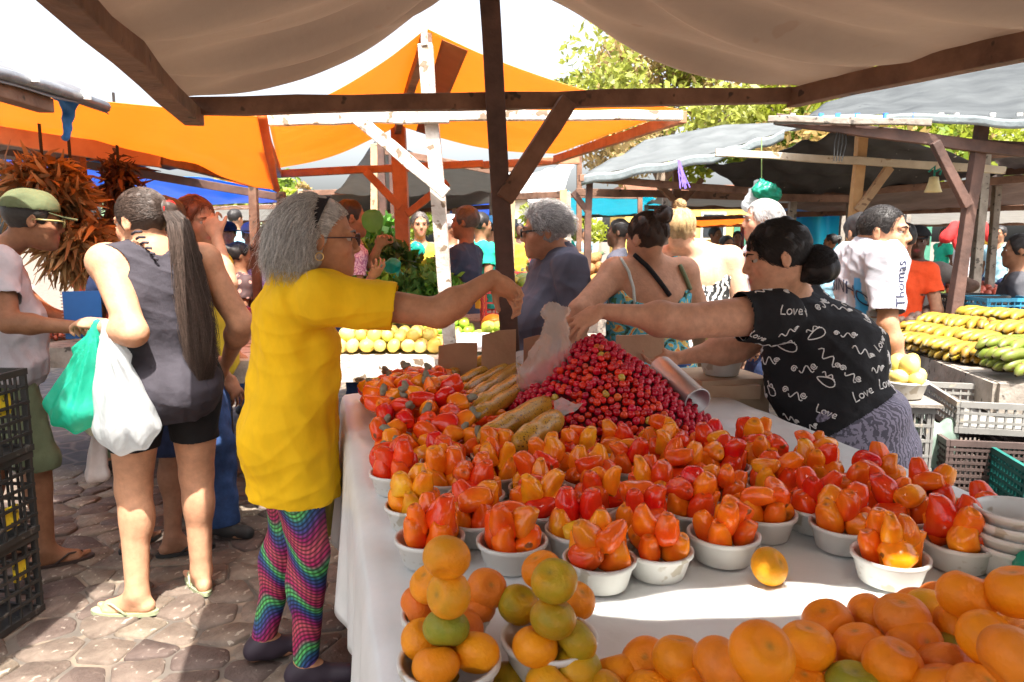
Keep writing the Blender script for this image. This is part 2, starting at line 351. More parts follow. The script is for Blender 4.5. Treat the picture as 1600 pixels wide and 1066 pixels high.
def person(label, x, y, hd, H=1.65, skin=(.30, .15, .085), g=1., fem=0, lean=0, side=0, twist=0, pz=None, poff=(0, 0), headrot=(0, 0, 0), headpos=None,
           armR=None, armL=None, footR=None, footL=None, shirt=None, pants=None, hair=None, feet='shoe', shoecol=(.03, .03, .03), h=.01, belly=0, bust=None, face=True,
           group=None, armg=1., legg=1., shw=1., smile=0, thigh=1., heads=1., cat='person', hipw=1., neck=1.):
    P_ = Person(); a = math.radians(hd); s = H / 1.68; root = empty('person', (x, y, 0), -a, label, cat, group); P_.root = root
    Rw = np.array([[math.cos(a), math.sin(a), 0], [-math.sin(a), math.cos(a), 0], [0, 0, 1]])   # local -> world
    base = v3(x, y, 0); loc = lambda p: Rw.T @ (np.array(p, float) - base); ldir = lambda p: Rw.T @ np.array(p, float)
    P_.loc = loc; P_.Rw = Rw; P_.s = s
    bust = fem * .8 if bust is None else bust
    P = v3(poff[0], poff[1], pz if pz else .93 * s); Rt = rotx(-math.radians(lean)) @ roty(math.radians(side)); Rs = Rt @ rotz(-math.radians(twist))
    v = Rt @ v3(0, 0, .49 * s); Nk = P + v; X, Y, Z = Rt[:, 0], Rt[:, 1], Rt[:, 2]; XS, YS = Rs[:, 0], Rs[:, 1]
    arms = {}
    for sd, A, sg in (('R', armR, 1), ('L', armL, -1)):
        sh = P + v * .90 + XS * sg * .178 * s * shw * (1 - .06 * fem)
        if A is None: A = dict(lt=P + v3(sg * (.25 * s + .03 * (g - 1)), .05, -.06 * s), e=(sg * .3, -1, 0))
        t = A['lt'] if 'lt' in A else loc(A['t'])
        t = np.array(t, float); d0 = t - sh; L = np.linalg.norm(d0); ext = L - .53 * s
        if ext > 0: sh = sh + d0 / L * min(ext, .09)
        el = loc(A['el']) if 'el' in A else ik(sh, t, .285 * s, .255 * s, A.get('e', (sg * .3, -1, -.2)))
        fd = nrm(t - el); d = nrm(ldir(A['d'])) if 'd' in A else fd; th = ldir(A['th']) if 'th' in A else v3(0, 1, .2); n = ldir(A['n']) if 'n' in A else v3(-sg, 0, 0)
        arms[sd] = (sh, el, t, d, th, n, A)
    # legs
    legs = {}
    for sd, ft, sg in (('R', footR, 1), ('L', footL, -1)):
        ft = ft if ft else (sg * .11, 0.0); hip = P + v3(sg * .088 * s * (1 + .1 * fem) * hipw, 0, -.03 * s)
        an = v3(ft[0], ft[1] - .02, .085 * s + (ft[2] if len(ft) > 2 else 0)); ll = min(.42 * s, np.linalg.norm(hip - an) * .5025); kn = ik(hip, an, ll, ll, (sg * .12, 1, 0)); yaw = math.radians(ft[3] if len(ft) > 3 else sg * 8)
        legs[sd] = (hip, kn, an, v3(math.sin(yaw), math.cos(yaw), 0))
    # head frame
    yw, pt, rl = [math.radians(q) for q in headrot]; Rh = rotz(-yw) @ rotx(-pt) @ roty(rl)
    hs = H / 1.68 * heads if H > 1.3 else 1.
    hc = loc(headpos) if headpos is not None else Nk + nrm(v + v3(0, 0, .35)) * .135 * s + Rh[:, 1] * .022 * s
    hp = lambda *q: hc + Rh @ (np.array(q, float) * hs)
    P_.hp = hp; P_.Rh = Rh; P_.hc = hc; P_.hs = hs; P_.arms = arms; P_.legs = legs
    def torso(S, off=0, k=.05):
        S.ell(P + v * .02, (.165 * s * g * hipw + off, .115 * s * g + off, .125 * s + off), Rt, k)
        S.ell(P + v * .33 + Y * (.012 + belly * .5), (.146 * s * g + off, (.108 * s) * g + belly * .5 + off, .16 * s + off), Rt, k)
        S.ell(P + v * .66, (.158 * s * g ** .7 + off, .108 * s * g ** .7 + off, .165 * s + off), Rs, k)
        S.cap(P + v * .86 - XS * .12 * s * shw, P + v * .86 + XS * .12 * s * shw, .066 * s + off, k=k)
        for q in (-1, 1):
            S.cap(Nk - Y * .01, arms['R' if q > 0 else 'L'][0], .047 * s * neck + off, .052 * s + off, k=.04)
            S.ell(P + X * q * .078 * s * hipw - Y * .055 * s * g - Z * .03 * s, (.088 * s * g + off, .088 * s * g + off, .095 * s + off), Rt, k=.04)
            if bust: S.ell(P + v * .60 + XS * q * .078 * s * g + YS * (.085 * s * g ** .6), (.064 * s * bust ** .4 + off, .060 * s * bust + off, .066 * s * bust ** .5 + off), Rs, k=.035)
    def arm(S, sd, off=0, fr=2., k=.025, flat=False):
        sh, el, t = arms[sd][:3]; ag = armg * (.88 + .12 * g)
        S.ell(sh, .056 * s * ag + off, k=k)
        if fr < 1: S.cap(sh, sh + (el - sh) * fr, .051 * s * ag + off, .043 * s * ag + off * 1.25, k=k, flat=flat); return
        S.cap(sh, el, .050 * s * ag + off, .0395 * s * ag + off, k=k)
        if 1 <= fr < 2: S.cap(el, el + (t - el) * (fr - 1), .041 * s * ag + off, .032 * s * ag + off, k=k, flat=flat); return
        S.ell(el + (t - el) * .28, .043 * s * ag + off, k=.03); S.cap(el, t, .039 * s * ag + off, .026 * s + off, k=k, flat=flat)
    def leg(S, sd, off=0, zend=None, k=.03, flare=0):
        hip, kn, an, fd = legs[sd]; lg = legg * (.75 + .25 * g)
        S.cap(hip, kn, .086 * s * lg * thigh + off, .056 * s * lg + off + flare * .5, k=k)
        S.ell(kn + (an - kn) * .27 - fd * .016, (.052 * s * lg + off, .054 * s * lg + off, .10 * s + off), k=.03)
        S.cap(kn, an, .053 * s * lg + off + flare * .5, .036 * s * lg + off + flare, k=k)
    # ---- body
    B = SDF(); torso(B); P_.tips = {}
    for sd in 'RL':
        arm(B, sd); sh, el, t, d, th, n, A = arms[sd]
        if not A.get('nohand'): P_.tips[sd] = hand_prims(B, t, d, th, n, s * A.get('size', 1), A.get('curl', .4), A.get('spread', .10), A.get('thumb', .5))
        leg(B, sd); hip, kn, an, fd = legs[sd]
        hl = v3(an[0], an[1], an[2] - .05 * s) - fd * .035 * s; B.cap(hl, hl + fd * .15 * s - v3(0, 0, .006), .031 * s, .027 * s, k=.03); B.cap(an, hl + fd * .11 * s, .034 * s, .024 * s, k=.03)
        if feet in ('flip', 'bare'):
            sv = v3(fd[1], -fd[0], 0) * (1 if sd == 'R' else -1)
            for i in range(5):
                tp = hl + fd * (.205 - .012 * i) * s + sv * (-.026 + .0135 * i) * s - v3(0, 0, .014); B.cap(tp - fd * .04 * s, tp, (.013 if i == 0 else .009) * s, (.012 if i == 0 else .008) * s, k=.01)
    B.cap(Nk - Z * .03, hp(0, -.022, -.05), .056 * s * neck, .05 * s * neck, k=.035)
    B.ell(hp(0, -.012, .03), np.array((.076, .097, .09)) * hs, Rh, k=.03); B.ell(hp(0, .034, -.046), np.array((.0565, .058, .077)) * hs, Rh, k=.03)
    if face:
        B.ell(hp(0, .076, -.104), np.array((.022, .018, .018)) * hs, Rh, k=.03); B.ell(hp(0, .066, -.066), np.array((.030, .028, .030)) * hs, Rh, k=.025)
        for q in (-1, 1):
            B.ell(hp(q * .036, .060, -.028), .024 * hs, k=.02); B.cap(hp(q * .012, .088, .024), hp(q * .045, .076, .024), .012 * hs, .009 * hs, k=.012)
            B.ell(hp(q * .033, .101, .004), np.array((.017, .013, .011)) * hs, Rh, k=.008, sub=True)
            B.ell(hp(q * .079, -.012, -.005), np.array((.009, .019, .032)) * hs, Rh @ rotz(q * -.35), k=.008); B.ell(hp(q * .09, -.008, -.003), np.array((.007, .010, .018)) * hs, Rh @ rotz(q * -.35), k=.006, sub=True)
            B.ell(hp(q * .0125, .099, -.035), .0085 * hs, k=.007); B.ell(hp(q * .033, .0835, .0125), np.array((.0165, .0105, .0085)) * hs, Rh, k=.004); B.ell(hp(q * .033, .083, -.0085), np.array((.015, .009, .0055)) * hs, Rh, k=.004)
        B.cap(hp(0, .089, .014), hp(0, .1085, -.028), .0078 * hs, .0112 * hs, k=.012)
        w_ = .026 + .006 * smile
        B.cap(hp(-w_, .080, -.065 + .007 * smile), hp(0, .0945, -.0625), .0048 * hs, .0062 * hs, k=.007); B.cap(hp(w_, .080, -.065 + .007 * smile), hp(0, .0945, -.0625), .0048 * hs, .0062 * hs, k=.007)
        B.cap(hp(-.016, .087, -.0755), hp(.016, .087, -.0755), .0075 * hs, k=.007); B.cap(hp(-.022, .1, -.0688), hp(.022, .1, -.0688), .0022 * hs, k=.004, sub=True)
    sk = np.array(skin); wv = waves(int(abs(x * 100 + y * 10)), 8, 14, 1)
    def colr(V):
        C = np.repeat(sk[None], len(V), 0) * (1 + .05 * wv(V))[:, None]
        if face:
            q = (V - hc) @ Rh / hs
            lip = np.exp(-(((q[:, 0]) / .024) ** 2 + ((q[:, 1] - .095) / .018) ** 2 + ((q[:, 2] + .069) / .0115) ** 2) ** 2)
            C = C * (1 - lip[:, None]) + lip[:, None] * (sk * .42 + v3(.26, .03, .04))
            ck = np.exp(-(((np.abs(q[:, 0]) - .045) / .02) ** 2 + ((q[:, 1] - .07) / .03) ** 2 + ((q[:, 2] + .03) / .022) ** 2)); C = C * (1 + ck[:, None] * v3(.12, -.02, -.02))
        return np.clip(C, 0, 1)
    P_.body = sdf_obj('body', B, h, SKIN(), root, colr=colr)
    # ---- eyes and brows
    if face:
        em = mat('eye_white', (.42, .37, .33), .25, var=.03); im = mat('iris', (.035, .018, .01), .15, var=.1)
        for q in (-1, 1):
            e = MB(); Re = Matrix(Rh.tolist()) @ Matrix.Rotation(-math.pi / 2, 3, 'X')
            e.lathe([(.0128 * math.sin(u) * hs, .0128 * math.cos(u) * hs) for u in np.linspace(.01, math.pi - .01, 9)], 12, hp(q * .033, .0765, .004), Re)
            o = e.build('eye', em, root, True); o.data.materials.append(im)
            for p in o.data.polygons:
                if (Vector(p.center) - Vector(hp(q * .033, .0765, .004))).dot(Vector(Rh[:, 1])) > .0128 * hs * .72: p.material_index = 1
            hb = (hair[1] if hair else (.03, .02, .015)); hb = tuple(min(.25, c) for c in hb)
            e = MB(); e.tube([hp(q * .016, .1005, .021), hp(q * .03, .0985, .028), hp(q * .05, .083, .024)], [.003 * hs, .0035 * hs, .0015 * hs], 6)
            e.build('eyebrow', mat('brow%.2f' % hb[0], tuple(c * .7 for c in hb), .8), root, True)
    # ---- clothes
    if shirt:
        S = SDF(); off = shirt.get('off', .014); torso(S, off); fr = shirt.get('sleeve', .55)
        if fr > 0:
            for sd in 'RL': arm(S, sd, off * shirt.get('loose', 1.3), fr, flat=True)
        else:
            for sd in 'RL':
                sh, el = arms[sd][:2]; S.ell(sh + nrm(el - sh) * .035 * s, .068 * s * armg * (.85 + .15 * g), k=.012, sub=True)
        if 'drape' in shirt:
            for q in shirt['drape']: S.ell(P + v3(0, q[3], q[0]), (q[1], q[2], q[4] if len(q) > 4 else .14), None, .05)
        S.cap(Nk - Z * .015 + Y * shirt.get('neckfwd', .03), Nk + v3(0, 0, .2), shirt.get('neck', .066) * s, k=.012, sub=True)
        if 'scoop' in shirt: S.ell(Nk - Z * .02 + Y * shirt['scoop'][0], np.array(shirt['scoop'][1:]), Rt, k=.012, sub=True)
        hem = shirt.get('hem', -.08); S.clip(P + v3(0, 0, hem), shirt.get('hemn', (0, 0, -1)))
        f1 = waves(shirt.get('seed', 3), 10, shirt.get('ff', 26), shirt.get('fold', .003), (1, 1, .55)); f2 = creases(shirt.get('seed', 3) + 7, 7, shirt.get('cf', 13), shirt.get('cr', .011), (.8, .8, 1.2)); fold = lambda V: f1(V) + f2(V)
        P_.shirt = sdf_obj(shirt.get('name', 'shirt'), S, shirt.get('h', h), shirt['mat'], root, disp=fold, colr=shirt.get('col'))
    if pants:
        S = SDF(); off = pants.get('off', .012); torso_low = [(P + v * .02, (.165 * s * g * hipw + off, .115 * s * g + off, .125 * s + off))]
        for c, r in torso_low: S.ell(c, r, Rt, .05)
        S.ell(P + v * .2 + Y * (.012 + belly * .4), (.142 * s * g, .104 * s * g + belly * .4, .12 * s), Rt, .05)
        for dz, rx, ry, oy, rz in pants.get('drape', ()): S.ell(P + v3(0, oy, dz), (rx, ry, rz), None, .05)
        for q in (-1, 1): S.ell(P + X * q * .078 * s * hipw - Y * .055 * s * g - Z * .03 * s, (.088 * s * g + off, .088 * s * g + off, .095 * s + off), Rt, k=.04)
        for sd in 'RL': leg(S, sd, off, flare=pants.get('flare', 0))
        S.clip(P + v * pants.get('top', .10), nrm(v)); S.clip((0, 0, pants.get('end', .10)), (0, 0, -1))
        P_.pants = sdf_obj(pants.get('name', 'trousers'), S, pants.get('h', h), pants['mat'], root, disp=waves(pants.get('seed', 5), 10, 30, pants.get('fold', .003)), colr=pants.get('col'))
    # ---- footwear
    if feet:
        for sd in 'RL':
            hip, kn, an, fd = legs[sd]; sv = v3(fd[1], -fd[0], 0); zb = an[2] - .085 * s
            if feet == 'shoe':
                S = SDF(); hl = v3(an[0], an[1], zb + .045) - fd * .035 * s; S.cap(hl, hl + fd * .17 * s - v3(0, 0, .012), .039 * s, .033 * s, k=.03); S.cap(an - v3(0, 0, .01), hl + fd * .06, .045 * s, .04 * s, k=.03); S.clip((0, 0, zb + .006), (0, 0, -1)); S.clip((0, 0, an[2] + .03), (0, 0, 1))
                sdf_obj('shoe', S, min(h, .01), mat('shoe%.2f%.2f' % shoecol[:2], shoecol, .6), root)
            elif feet == 'flip':
                m = MB(); c0 = v3(an[0], an[1], zb + .002) + fd * .055 * s; pts = []
                for i in range(20):
                    u = 2 * math.pi * i / 20; w = (.045 + .006 * math.cos(u)) * s; pts.append(c0 + fd * .135 * s * math.cos(u) + sv * w * math.sin(u))
                m.add([p for p in pts] + [p + v3(0, 0, .016) for p in pts], [tuple(range(20)), tuple(range(39, 19, -1))] + [((i + 1) % 20, i, 20 + i, 20 + (i + 1) % 20) for i in range(20)])
                fm = mat('rubber%.2f' % shoecol[0], shoecol, .6); so = m.build('flip_flop', fm, root); toe = c0 + fd * .085 * s + v3(0, 0, .03)
                m = MB()
                for q in (-1, 1): m.tube([toe - v3(0, 0, .02), toe + v3(0, 0, .008), c0 + fd * .03 * s + sv * q * .034 * s + v3(0, 0, .052), c0 - fd * .03 * s + sv * q * .043 * s + v3(0, 0, .014)], .005, 6)
                m.build('strap', fm, so, True)
    if hair: make_hair(P_, hair, h)
    return P_
def make_hair(P_, hair, h):
    kind, hcol = hair[0], np.array(hair[1]); opt = hair[2] if len(hair) > 2 else {}
    hp, Rh, hs, root = P_.hp, P_.Rh, P_.hs, P_.root; n = opt.get('n', 0); g = opt.get('grow', 1.)
    S = SDF(); S.ell(hp(0, -.014, .034), np.array((.084, .104, .096)) * hs * g, Rh, k=.02)
    hl = opt.get('line', .0) + .022
    S.ell(hp(0, .122, -.032 + hl), np.array((.115, .086, .102)) * hs, Rh, k=.02, sub=True)
    S.ell(hp(0, .02, -.13), np.array((.12, .12, .085)) * hs, Rh, k=.02, sub=True)
    if kind not in ('bob', 'long'):
        for q in (-1, 1): S.ell(hp(q * .088, .012, -.026), np.array((.020, .032, .040)) * hs, Rh, k=.015, sub=True)
    tie = None; rr = np.random.default_rng(int(opt.get('seed', 3)))
    if kind == 'bun':
        tie = opt.get('tie', (0, -.10, .06)); br = opt.get('br', .042)
        for i in range(9):
            q = rr.normal(size=3); q = q / np.linalg.norm(q) * br * .6; S.ell(hp(tie[0] + q[0], tie[1] - br * .5 + q[1], tie[2] + q[2]), br * rr.uniform(.45, .7) * hs, k=.008)
    if kind == 'bob':
        S.ell(hp(0, -.060, -.035), np.array((.090, .072, .082)) * hs, Rh, k=.03); S.ell(hp(0, .09, -.055 + hl), np.array((.13, .098, .098)) * hs, Rh, k=.012, sub=True)
    if kind == 'pony':
        tie = opt['tie']; S.ell(hp(tie[0], tie[1] - .01, tie[2]), .03 * hs, k=.02)
        pl = [np.array(q) for q in opt['path']]
        for i in range(len(pl) - 1): S.cap(hp(*pl[i]), hp(*pl[i + 1]), opt['rad'][i] * .72, opt['rad'][i + 1] * .72, k=.02, ax=Rh[:, 1], sc=.6)
    disp = waves(11, 10, opt.get('freq', 70), opt.get('amp', .003))
    sdf_obj('hair', S, max(.006, h * .8), HAIRM(), root, disp=disp, colr=lambda V: np.repeat(hcol[None] * .75, len(V), 0))
    if not n: return
    # strands
    D = rr.normal(size=(n * 4, 3)); D /= np.linalg.norm(D, axis=1, keepdims=True)
    q0 = np.array((0, -.013, .033)) + D * np.array((.083, .102, .094)) * g; ok = (D[:, 2] > -.42 + .3 * np.maximum(D[:, 1], 0)) & ((q0[:, 0] / .112) ** 2 + ((q0[:, 1] - .122) / .083) ** 2 + ((q0[:, 2] + .032 - hl) / .099) ** 2 > 1) & ~((np.abs(q0[:, 0]) > .06) & (np.abs(q0[:, 1] - .012) < .03) & (q0[:, 2] < .012)); ok &= (D[:, 1] < opt.get('front', 9)) ; D = D[ok][:n]; n = len(D)
    rad = np.array((.083, .102, .094)) * g; c = np.array((0, -.013, .033)); p = c + D * rad; L = opt.get('len', .12); K = opt.get('k', 9); out = [p.copy()]
    if tie is not None and kind in ('bun', 'pony'):
        tv = np.array(tie); 
        for i in range(1, K):
            u = i / (K - 1); q = p * (1 - u) + tv * u; e = (q - c) / (rad * 1.03); l = np.linalg.norm(e, axis=1, keepdims=True); q = c + e / np.maximum(l, 1e-6) * np.maximum(l, 1.0) * rad * 1.03
            out.append(q + rr.normal(size=(n, 3)) * .0012)
        C = np.stack(out, 1)
    else:
        vel = D * opt.get('lift', .5) + np.array(opt.get('dir', (0, -.6, -.2))); ph = rr.uniform(0, 6.28, n); wa = opt.get('wave', .004); fr = opt.get('wfreq', 1.2)
        ln = L * rr.uniform(.55, 1.2, n)[:, None]; side = np.cross(D, rr.normal(size=(n, 3))); side /= np.linalg.norm(side, axis=1, keepdims=True)
        for i in range(1, K):
            vel = vel + np.array((0, -.02, -opt.get('grav', .28))); vel /= np.linalg.norm(vel, axis=1, keepdims=True); p = p + vel * ln / (K - 1)
            e = (p - c) / (rad * 1.04); l = np.linalg.norm(e, axis=1, keepdims=True); p = np.where(l < 1, c + e / np.maximum(l, 1e-6) * rad * 1.04, p)
            out.append(p + side * (wa * (.4 + .6 * i / K) * np.sin(ph * opt.get('phs', 1.) + fr * i))[:, None])
        C = np.stack(out, 1)
        if opt.get('fly'):        # loose flyaway hairs
            m = opt['fly']; Cf = C[rr.integers(0, n, m)].copy(); Cf += (np.linspace(0, 1, K)[None, :, None] ** 1.3) * (D[rr.integers(0, n, m)][:, None] * .0 + (Cf[:, :1] - c) / .1 * rr.uniform(.01, .045, (m, 1, 1)) + rr.normal(size=(m, 1, 3)) * .012); C = np.concatenate([C, Cf]); n = len(C)
    if kind == 'bob':      # hair ahead of the band, combed back flat
        F_ = rr.normal(size=(9000, 3)); F_ /= np.linalg.norm(F_, axis=1, keepdims=True); q0 = c + F_ * rad; kp = ((q0[:, 0] / .128) ** 2 + ((q0[:, 1] - .09) / .096) ** 2 + ((q0[:, 2] + .055 - hl) / .096) ** 2 > 1) & (q0[:, 1] > -.03) & (q0[:, 2] > -.01) & (q0[:, 1] < .085); q0 = q0[kp][:1500]; oo = [q0]; q = q0.copy()
        for i in range(1, K):
            q = q + np.array((0, -.0062, .0012)); e = (q - c) / (rad * 1.015); q = c + e / np.linalg.norm(e, axis=1, keepdims=True) * rad * 1.015; oo.append(q + rr.normal(size=q.shape) * .0006)
        C = np.concatenate([C, np.stack(oo, 1)]); n = len(C)
    Cw = P_.hc + (C * hs) @ Rh.T
    cols = hcol[None] * rr.uniform(.55, 1.5, (n, 1))
    strands('hair_strand_mass', Cw, opt.get('r', .0011), HAIRM(), root, cols)
    if kind in ('pony', 'bun') and opt.get('tail', 0):
        m = opt['tail']; path = opt.get('path'); K2 = 14
        if kind == 'pony':
            PL = np.array([hp(*q) for q in path]); tt = np.linspace(0, len(PL) - 1.001, K2); ii = tt.astype(int); f = (tt - ii)[:, None]; ctr = PL[ii] * (1 - f) + PL[ii + 1] * f; rd = np.interp(tt, range(len(PL)), opt['rad'])
            o = rr.normal(size=(m, 3)); o /= np.linalg.norm(o, axis=1, keepdims=True); o *= rr.uniform(.6, 1.15, (m, 1)); ph = rr.uniform(0, 6.28, (m, 1)); w = np.linspace(0, 1, K2)[None]
            C = ctr[None] + (o[:, None] * np.array((1, 1, .3))) * rd[None, :, None] + (np.sin(ph + w * 9)[:, :, None] * np.array((.022, .012, 0))) * w[:, :, None]
        else:
            tv = np.array(tie) + np.array((0, -opt.get('br', .042) * .5, 0)); br = opt.get('br', .042); a0 = rr.normal(size=(m, 3)); a0 /= np.linalg.norm(a0, axis=1, keepdims=True); b0 = np.cross(a0, rr.normal(size=(m, 3))); b0 /= np.linalg.norm(b0, axis=1, keepdims=True)
            uu = np.linspace(0, opt.get('turn', 2.6), K2)[None, :, None]; C = tv + br * rr.uniform(.75, 1.12, (m, 1, 1)) * (a0[:, None] * np.cos(uu) + b0[:, None] * np.sin(uu)); C = P_.hc + (C * hs) @ Rh.T
        strands('hair_tail_strands', C, opt.get('r', .0011), HAIRM(), root, hcol[None] * rr.uniform(.5, 1.6, (m, 1)))
# ------------------------------------------------------------------ ground
YAW = math.radians(14.2); DV = Vector((-math.sin(YAW), math.cos(YAW), 0)); RV = Vector((math.cos(YAW), math.sin(YAW), 0))
def T(u, v, z=0): return RV * u + DV * v + Vector((0, 0, z))
def uv(p): return Vector(p).dot(RV), Vector(p).dot(DV)
g = MB(); g.add([(-400, -40, -.008), (400, -40, -.008), (400, 500, -.008), (-400, 500, -.008)], [(0, 1, 2, 3)])
def ground_mat():
    m = bpy.data.materials.new('trodden_earth'); m.use_nodes = True; t = m.node_tree; p = t.nodes['Principled BSDF']; L = t.links.new
    tc = N(t, 'TexCoord'); vo = N(t, 'TexVoronoi', feature='DISTANCE_TO_EDGE'); vo.inputs['Scale'].default_value = 5; L(tc.outputs['Object'], vo.inputs[0])
    nz = N(t, 'TexNoise'); nz.inputs['Scale'].default_value = 9; nz.inputs['Detail'].default_value = 8; L(tc.outputs['Object'], nz.inputs[0])
    r = N(t, 'ValToRGB'); e = r.color_ramp.elements; e[0].position = .02; e[0].color = (.22, .175, .135, 1); e[1].position = .09; e[1].color = (.12, .105, .092, 1); L(vo.outputs['Distance'], r.inputs[0])
    r2 = N(t, 'ValToRGB'); r2.color_ramp.elements[0].color = (.5, .47, .45, 1); r2.color_ramp.elements[1].color = (1.25, 1.2, 1.15, 1); L(nz.outputs[0], r2.inputs[0])
    mx = N(t, 'MixRGB', blend_type='MULTIPLY'); mx.inputs[0].default_value = 1; L(r.outputs[0], mx.inputs[1]); L(r2.outputs[0], mx.inputs[2]); L(mx.outputs[0], p.inputs[0])
    p.inputs['Roughness'].default_value = .9; b = N(t, 'Bump'); b.inputs['Strength'].default_value = .6; b.inputs['Distance'].default_value = .02; L(nz.outputs[0], b.inputs['Height']); L(b.outputs[0], p.inputs['Normal']); return m
ground = tag(g.build('ground', ground_mat()), 'sandy ground between the cobbles, reaching the far houses', kind='structure')
stone_m = mat('cobble', (.080, .056, .044), .85, c2=(.165, .125, .10), vscale=9, bump=.7, bscale=45, rand=.35, speck=(30, .64, (.26, .22, .18)), detail=8)
def clip_poly(poly, mid, nn):
    out = []; k = len(poly)
    for i in range(k):
        a, b = poly[i], poly[(i + 1) % k]; da = (a - mid).dot(nn); db = (b - mid).dot(nn)
        if da <= 0: out.append(a)
        if da * db < 0: out.append(a.lerp(b, da / (da - db)))
    return out
seeds = []; sz = .18
for j in range(17):
    for i in range(16):
        seeds.append(Vector((-2.85 + sz * (i + .5 * (j % 2)) + random.uniform(-.07, .07), 2.02 + sz * .86 * j + random.uniform(-.06, .06))))
for p in seeds:
    poly = [p + Vector(q) * .3 for q in ((-1, -1), (1, -1), (1, 1), (-1, 1))]
    for q in seeds:
        if q is not p and (q - p).length < .6: poly = clip_poly(poly, (p + q) / 2, (q - p).normalized())
    if len(poly) < 3 or not (.02 < p.x * 0 + 1) or p.x > .1: continue
    gap = random.uniform(.004, .010); cx = sum(poly, Vector((0, 0))) / len(poly)
    ring = []
    for i in range(len(poly)):                         # rounded corners
        a, b, c = poly[i - 1], poly[i], poly[(i + 1) % len(poly)]; ring += [b.lerp(a, .2), b.lerp((a + c) / 2, .09), b.lerp(c, .2)]
    ring = [q + (cx - q).normalized() * gap for q in ring]; zt = random.uniform(-.004, .008); k = len(ring); tl = Vector((random.uniform(-.06, .06), random.uniform(-.06, .06)))
    zz = lambda q, z: z + (q - cx).dot(tl)
    vs = [Vector((q.x - p.x, q.y - p.y, -.03)) for q in ring] + [Vector((q.x - p.x, q.y - p.y, zz(q, zt - .006 + random.uniform(-.003, .003)))) for q in ring] + [Vector((q.x - p.x, q.y - p.y, zz(q, zt + random.uniform(-.003, .003)))) for q in [w.lerp(cx, .07) for w in ring]]
    fs = [(r * k + i, r * k + (i + 1) % k, (r + 1) * k + (i + 1) % k, (r + 1) * k + i) for r in (0, 1) for i in range(k)] + [tuple(2 * k + i for i in range(k))]
    o = MB().add(vs, fs).build('cobblestone', stone_m, ground, True); o.location = (p.x, p.y, 0)
# ------------------------------------------------------------------ tarps and stall frames
def sheet(name, fn, nu, nv, m, parent=None, thick=.003):
    V = [fn(i / nu, j / nv) for i in range(nu + 1) for j in range(nv + 1)]
    Q = [(i * (nv + 1) + j, (i + 1) * (nv + 1) + j, (i + 1) * (nv + 1) + j + 1, i * (nv + 1) + j + 1) for i in range(nu) for j in range(nv)]
    me = npmesh(name, [tuple(v) for v in V], Q); me.materials.append(m); o = link(name, me, parent)
    if thick: s = o.modifiers.new('thick', 'SOLIDIFY'); s.thickness = thick
    return o
def lerp(a, b, t): return Vector(a).lerp(Vector(b), t)
def wob(u, v, seed=0): return math.sin(u * 23 + 3 * math.sin(v * 7 + seed) + seed) * .6 + math.sin(u * 41 + v * 9 + seed * 2) * .4
def gable(name, FL, FR, NL, NR, RF, RN, m, parent, sag=.05, fold=.012, nu=70, nv=60, over=.0, ff=1):
    """Two slopes from a ridge (RF far, RN near) to eaves; v runs eave-ridge-eave, u far-near, folds run down the slope."""
    def fn(u, v):
        t = 1 - abs(2 * v - 1); E = lerp(FL, NL, u) if v < .5 else lerp(FR, NR, u); Rg = lerp(RF, RN, u); p = E.lerp(Rg, t)
        p.z -= sag * math.sin(math.pi * t) * (1 + .5 * math.sin(u * 9)) ; p.z += fold * wob(u * ff + .10 * (1 - t), t * .5) * math.sin(math.pi * min(1, t * 1.15 + .02)) ** .5
        return p
    return sheet(name, fn, nu, nv, m, parent)
def bar(name, a, b, w, h, m, parent, n=6, wb=.003, up=(0, 0, 1)):
    return MB().bar(a, b, w, h, up, wb, n).build(name, m, parent, bevel=.004)
TARP_BEIGE = mat('beige_tarp', (.29, .255, .23), .8, c2=(.36, .315, .28), vscale=3, bump=.25, bscale=26, trans=.33, tcol=(.44, .34, .27), speck=(9, .72, (.28, .22, .19)))
TARP_ORANGE = mat('orange_tarp', (.70, .33, .09), .6, c2=(.76, .37, .11), vscale=3, bump=.3, bscale=22, trans=.5, tcol=(.92, .42, .085))
TARP_GREY = mat('grey_tarp', (.048, .053, .057), .85, spec=.08, c2=(.08, .087, .091), vscale=3, bump=.35, bscale=18, trans=.10, tcol=(.2, .18, .17), speck=(8, .70, (.05, .055, .06)))
TARP_PALE = mat('pale_grey_tarp', (.105, .115, .12), .85, spec=.08, c2=(.155, .167, .172), vscale=3, bump=.35, bscale=18, trans=.28, tcol=(.45, .44, .42), speck=(8, .71, (.12, .13, .14)))
TARP_DARK = mat('dark_tarp', (.10, .10, .11), .55, c2=(.16, .16, .17), vscale=4, bump=.35, bscale=20, trans=.06, tcol=(.12, .11, .1))
TARP_BLUE = mat('blue_tarp', (.03, .16, .48), .45, c2=(.03, .22, .7), vscale=4, bump=.4, bscale=18, trans=.45, tcol=(.05, .30, .75))
TARP_CYAN = mat('cyan_tarp', (.02, .42, .52), .45, c2=(.03, .5, .6), vscale=4, bump=.4, bscale=18, trans=.45, tcol=(.04, .62, .72))
TARP_WHITE = mat('white_tarp', (.5, .51, .52), .8, c2=(.74, .74, .74), vscale=4, bump=.4, bscale=14, trans=.3, tcol=(.8, .8, .78))
TARP_RED = mat('red_tarp', (.6, .05, .04), .5, var=.1, vscale=4, bump=.4, bscale=18, trans=.4, tcol=(.85, .08, .05))
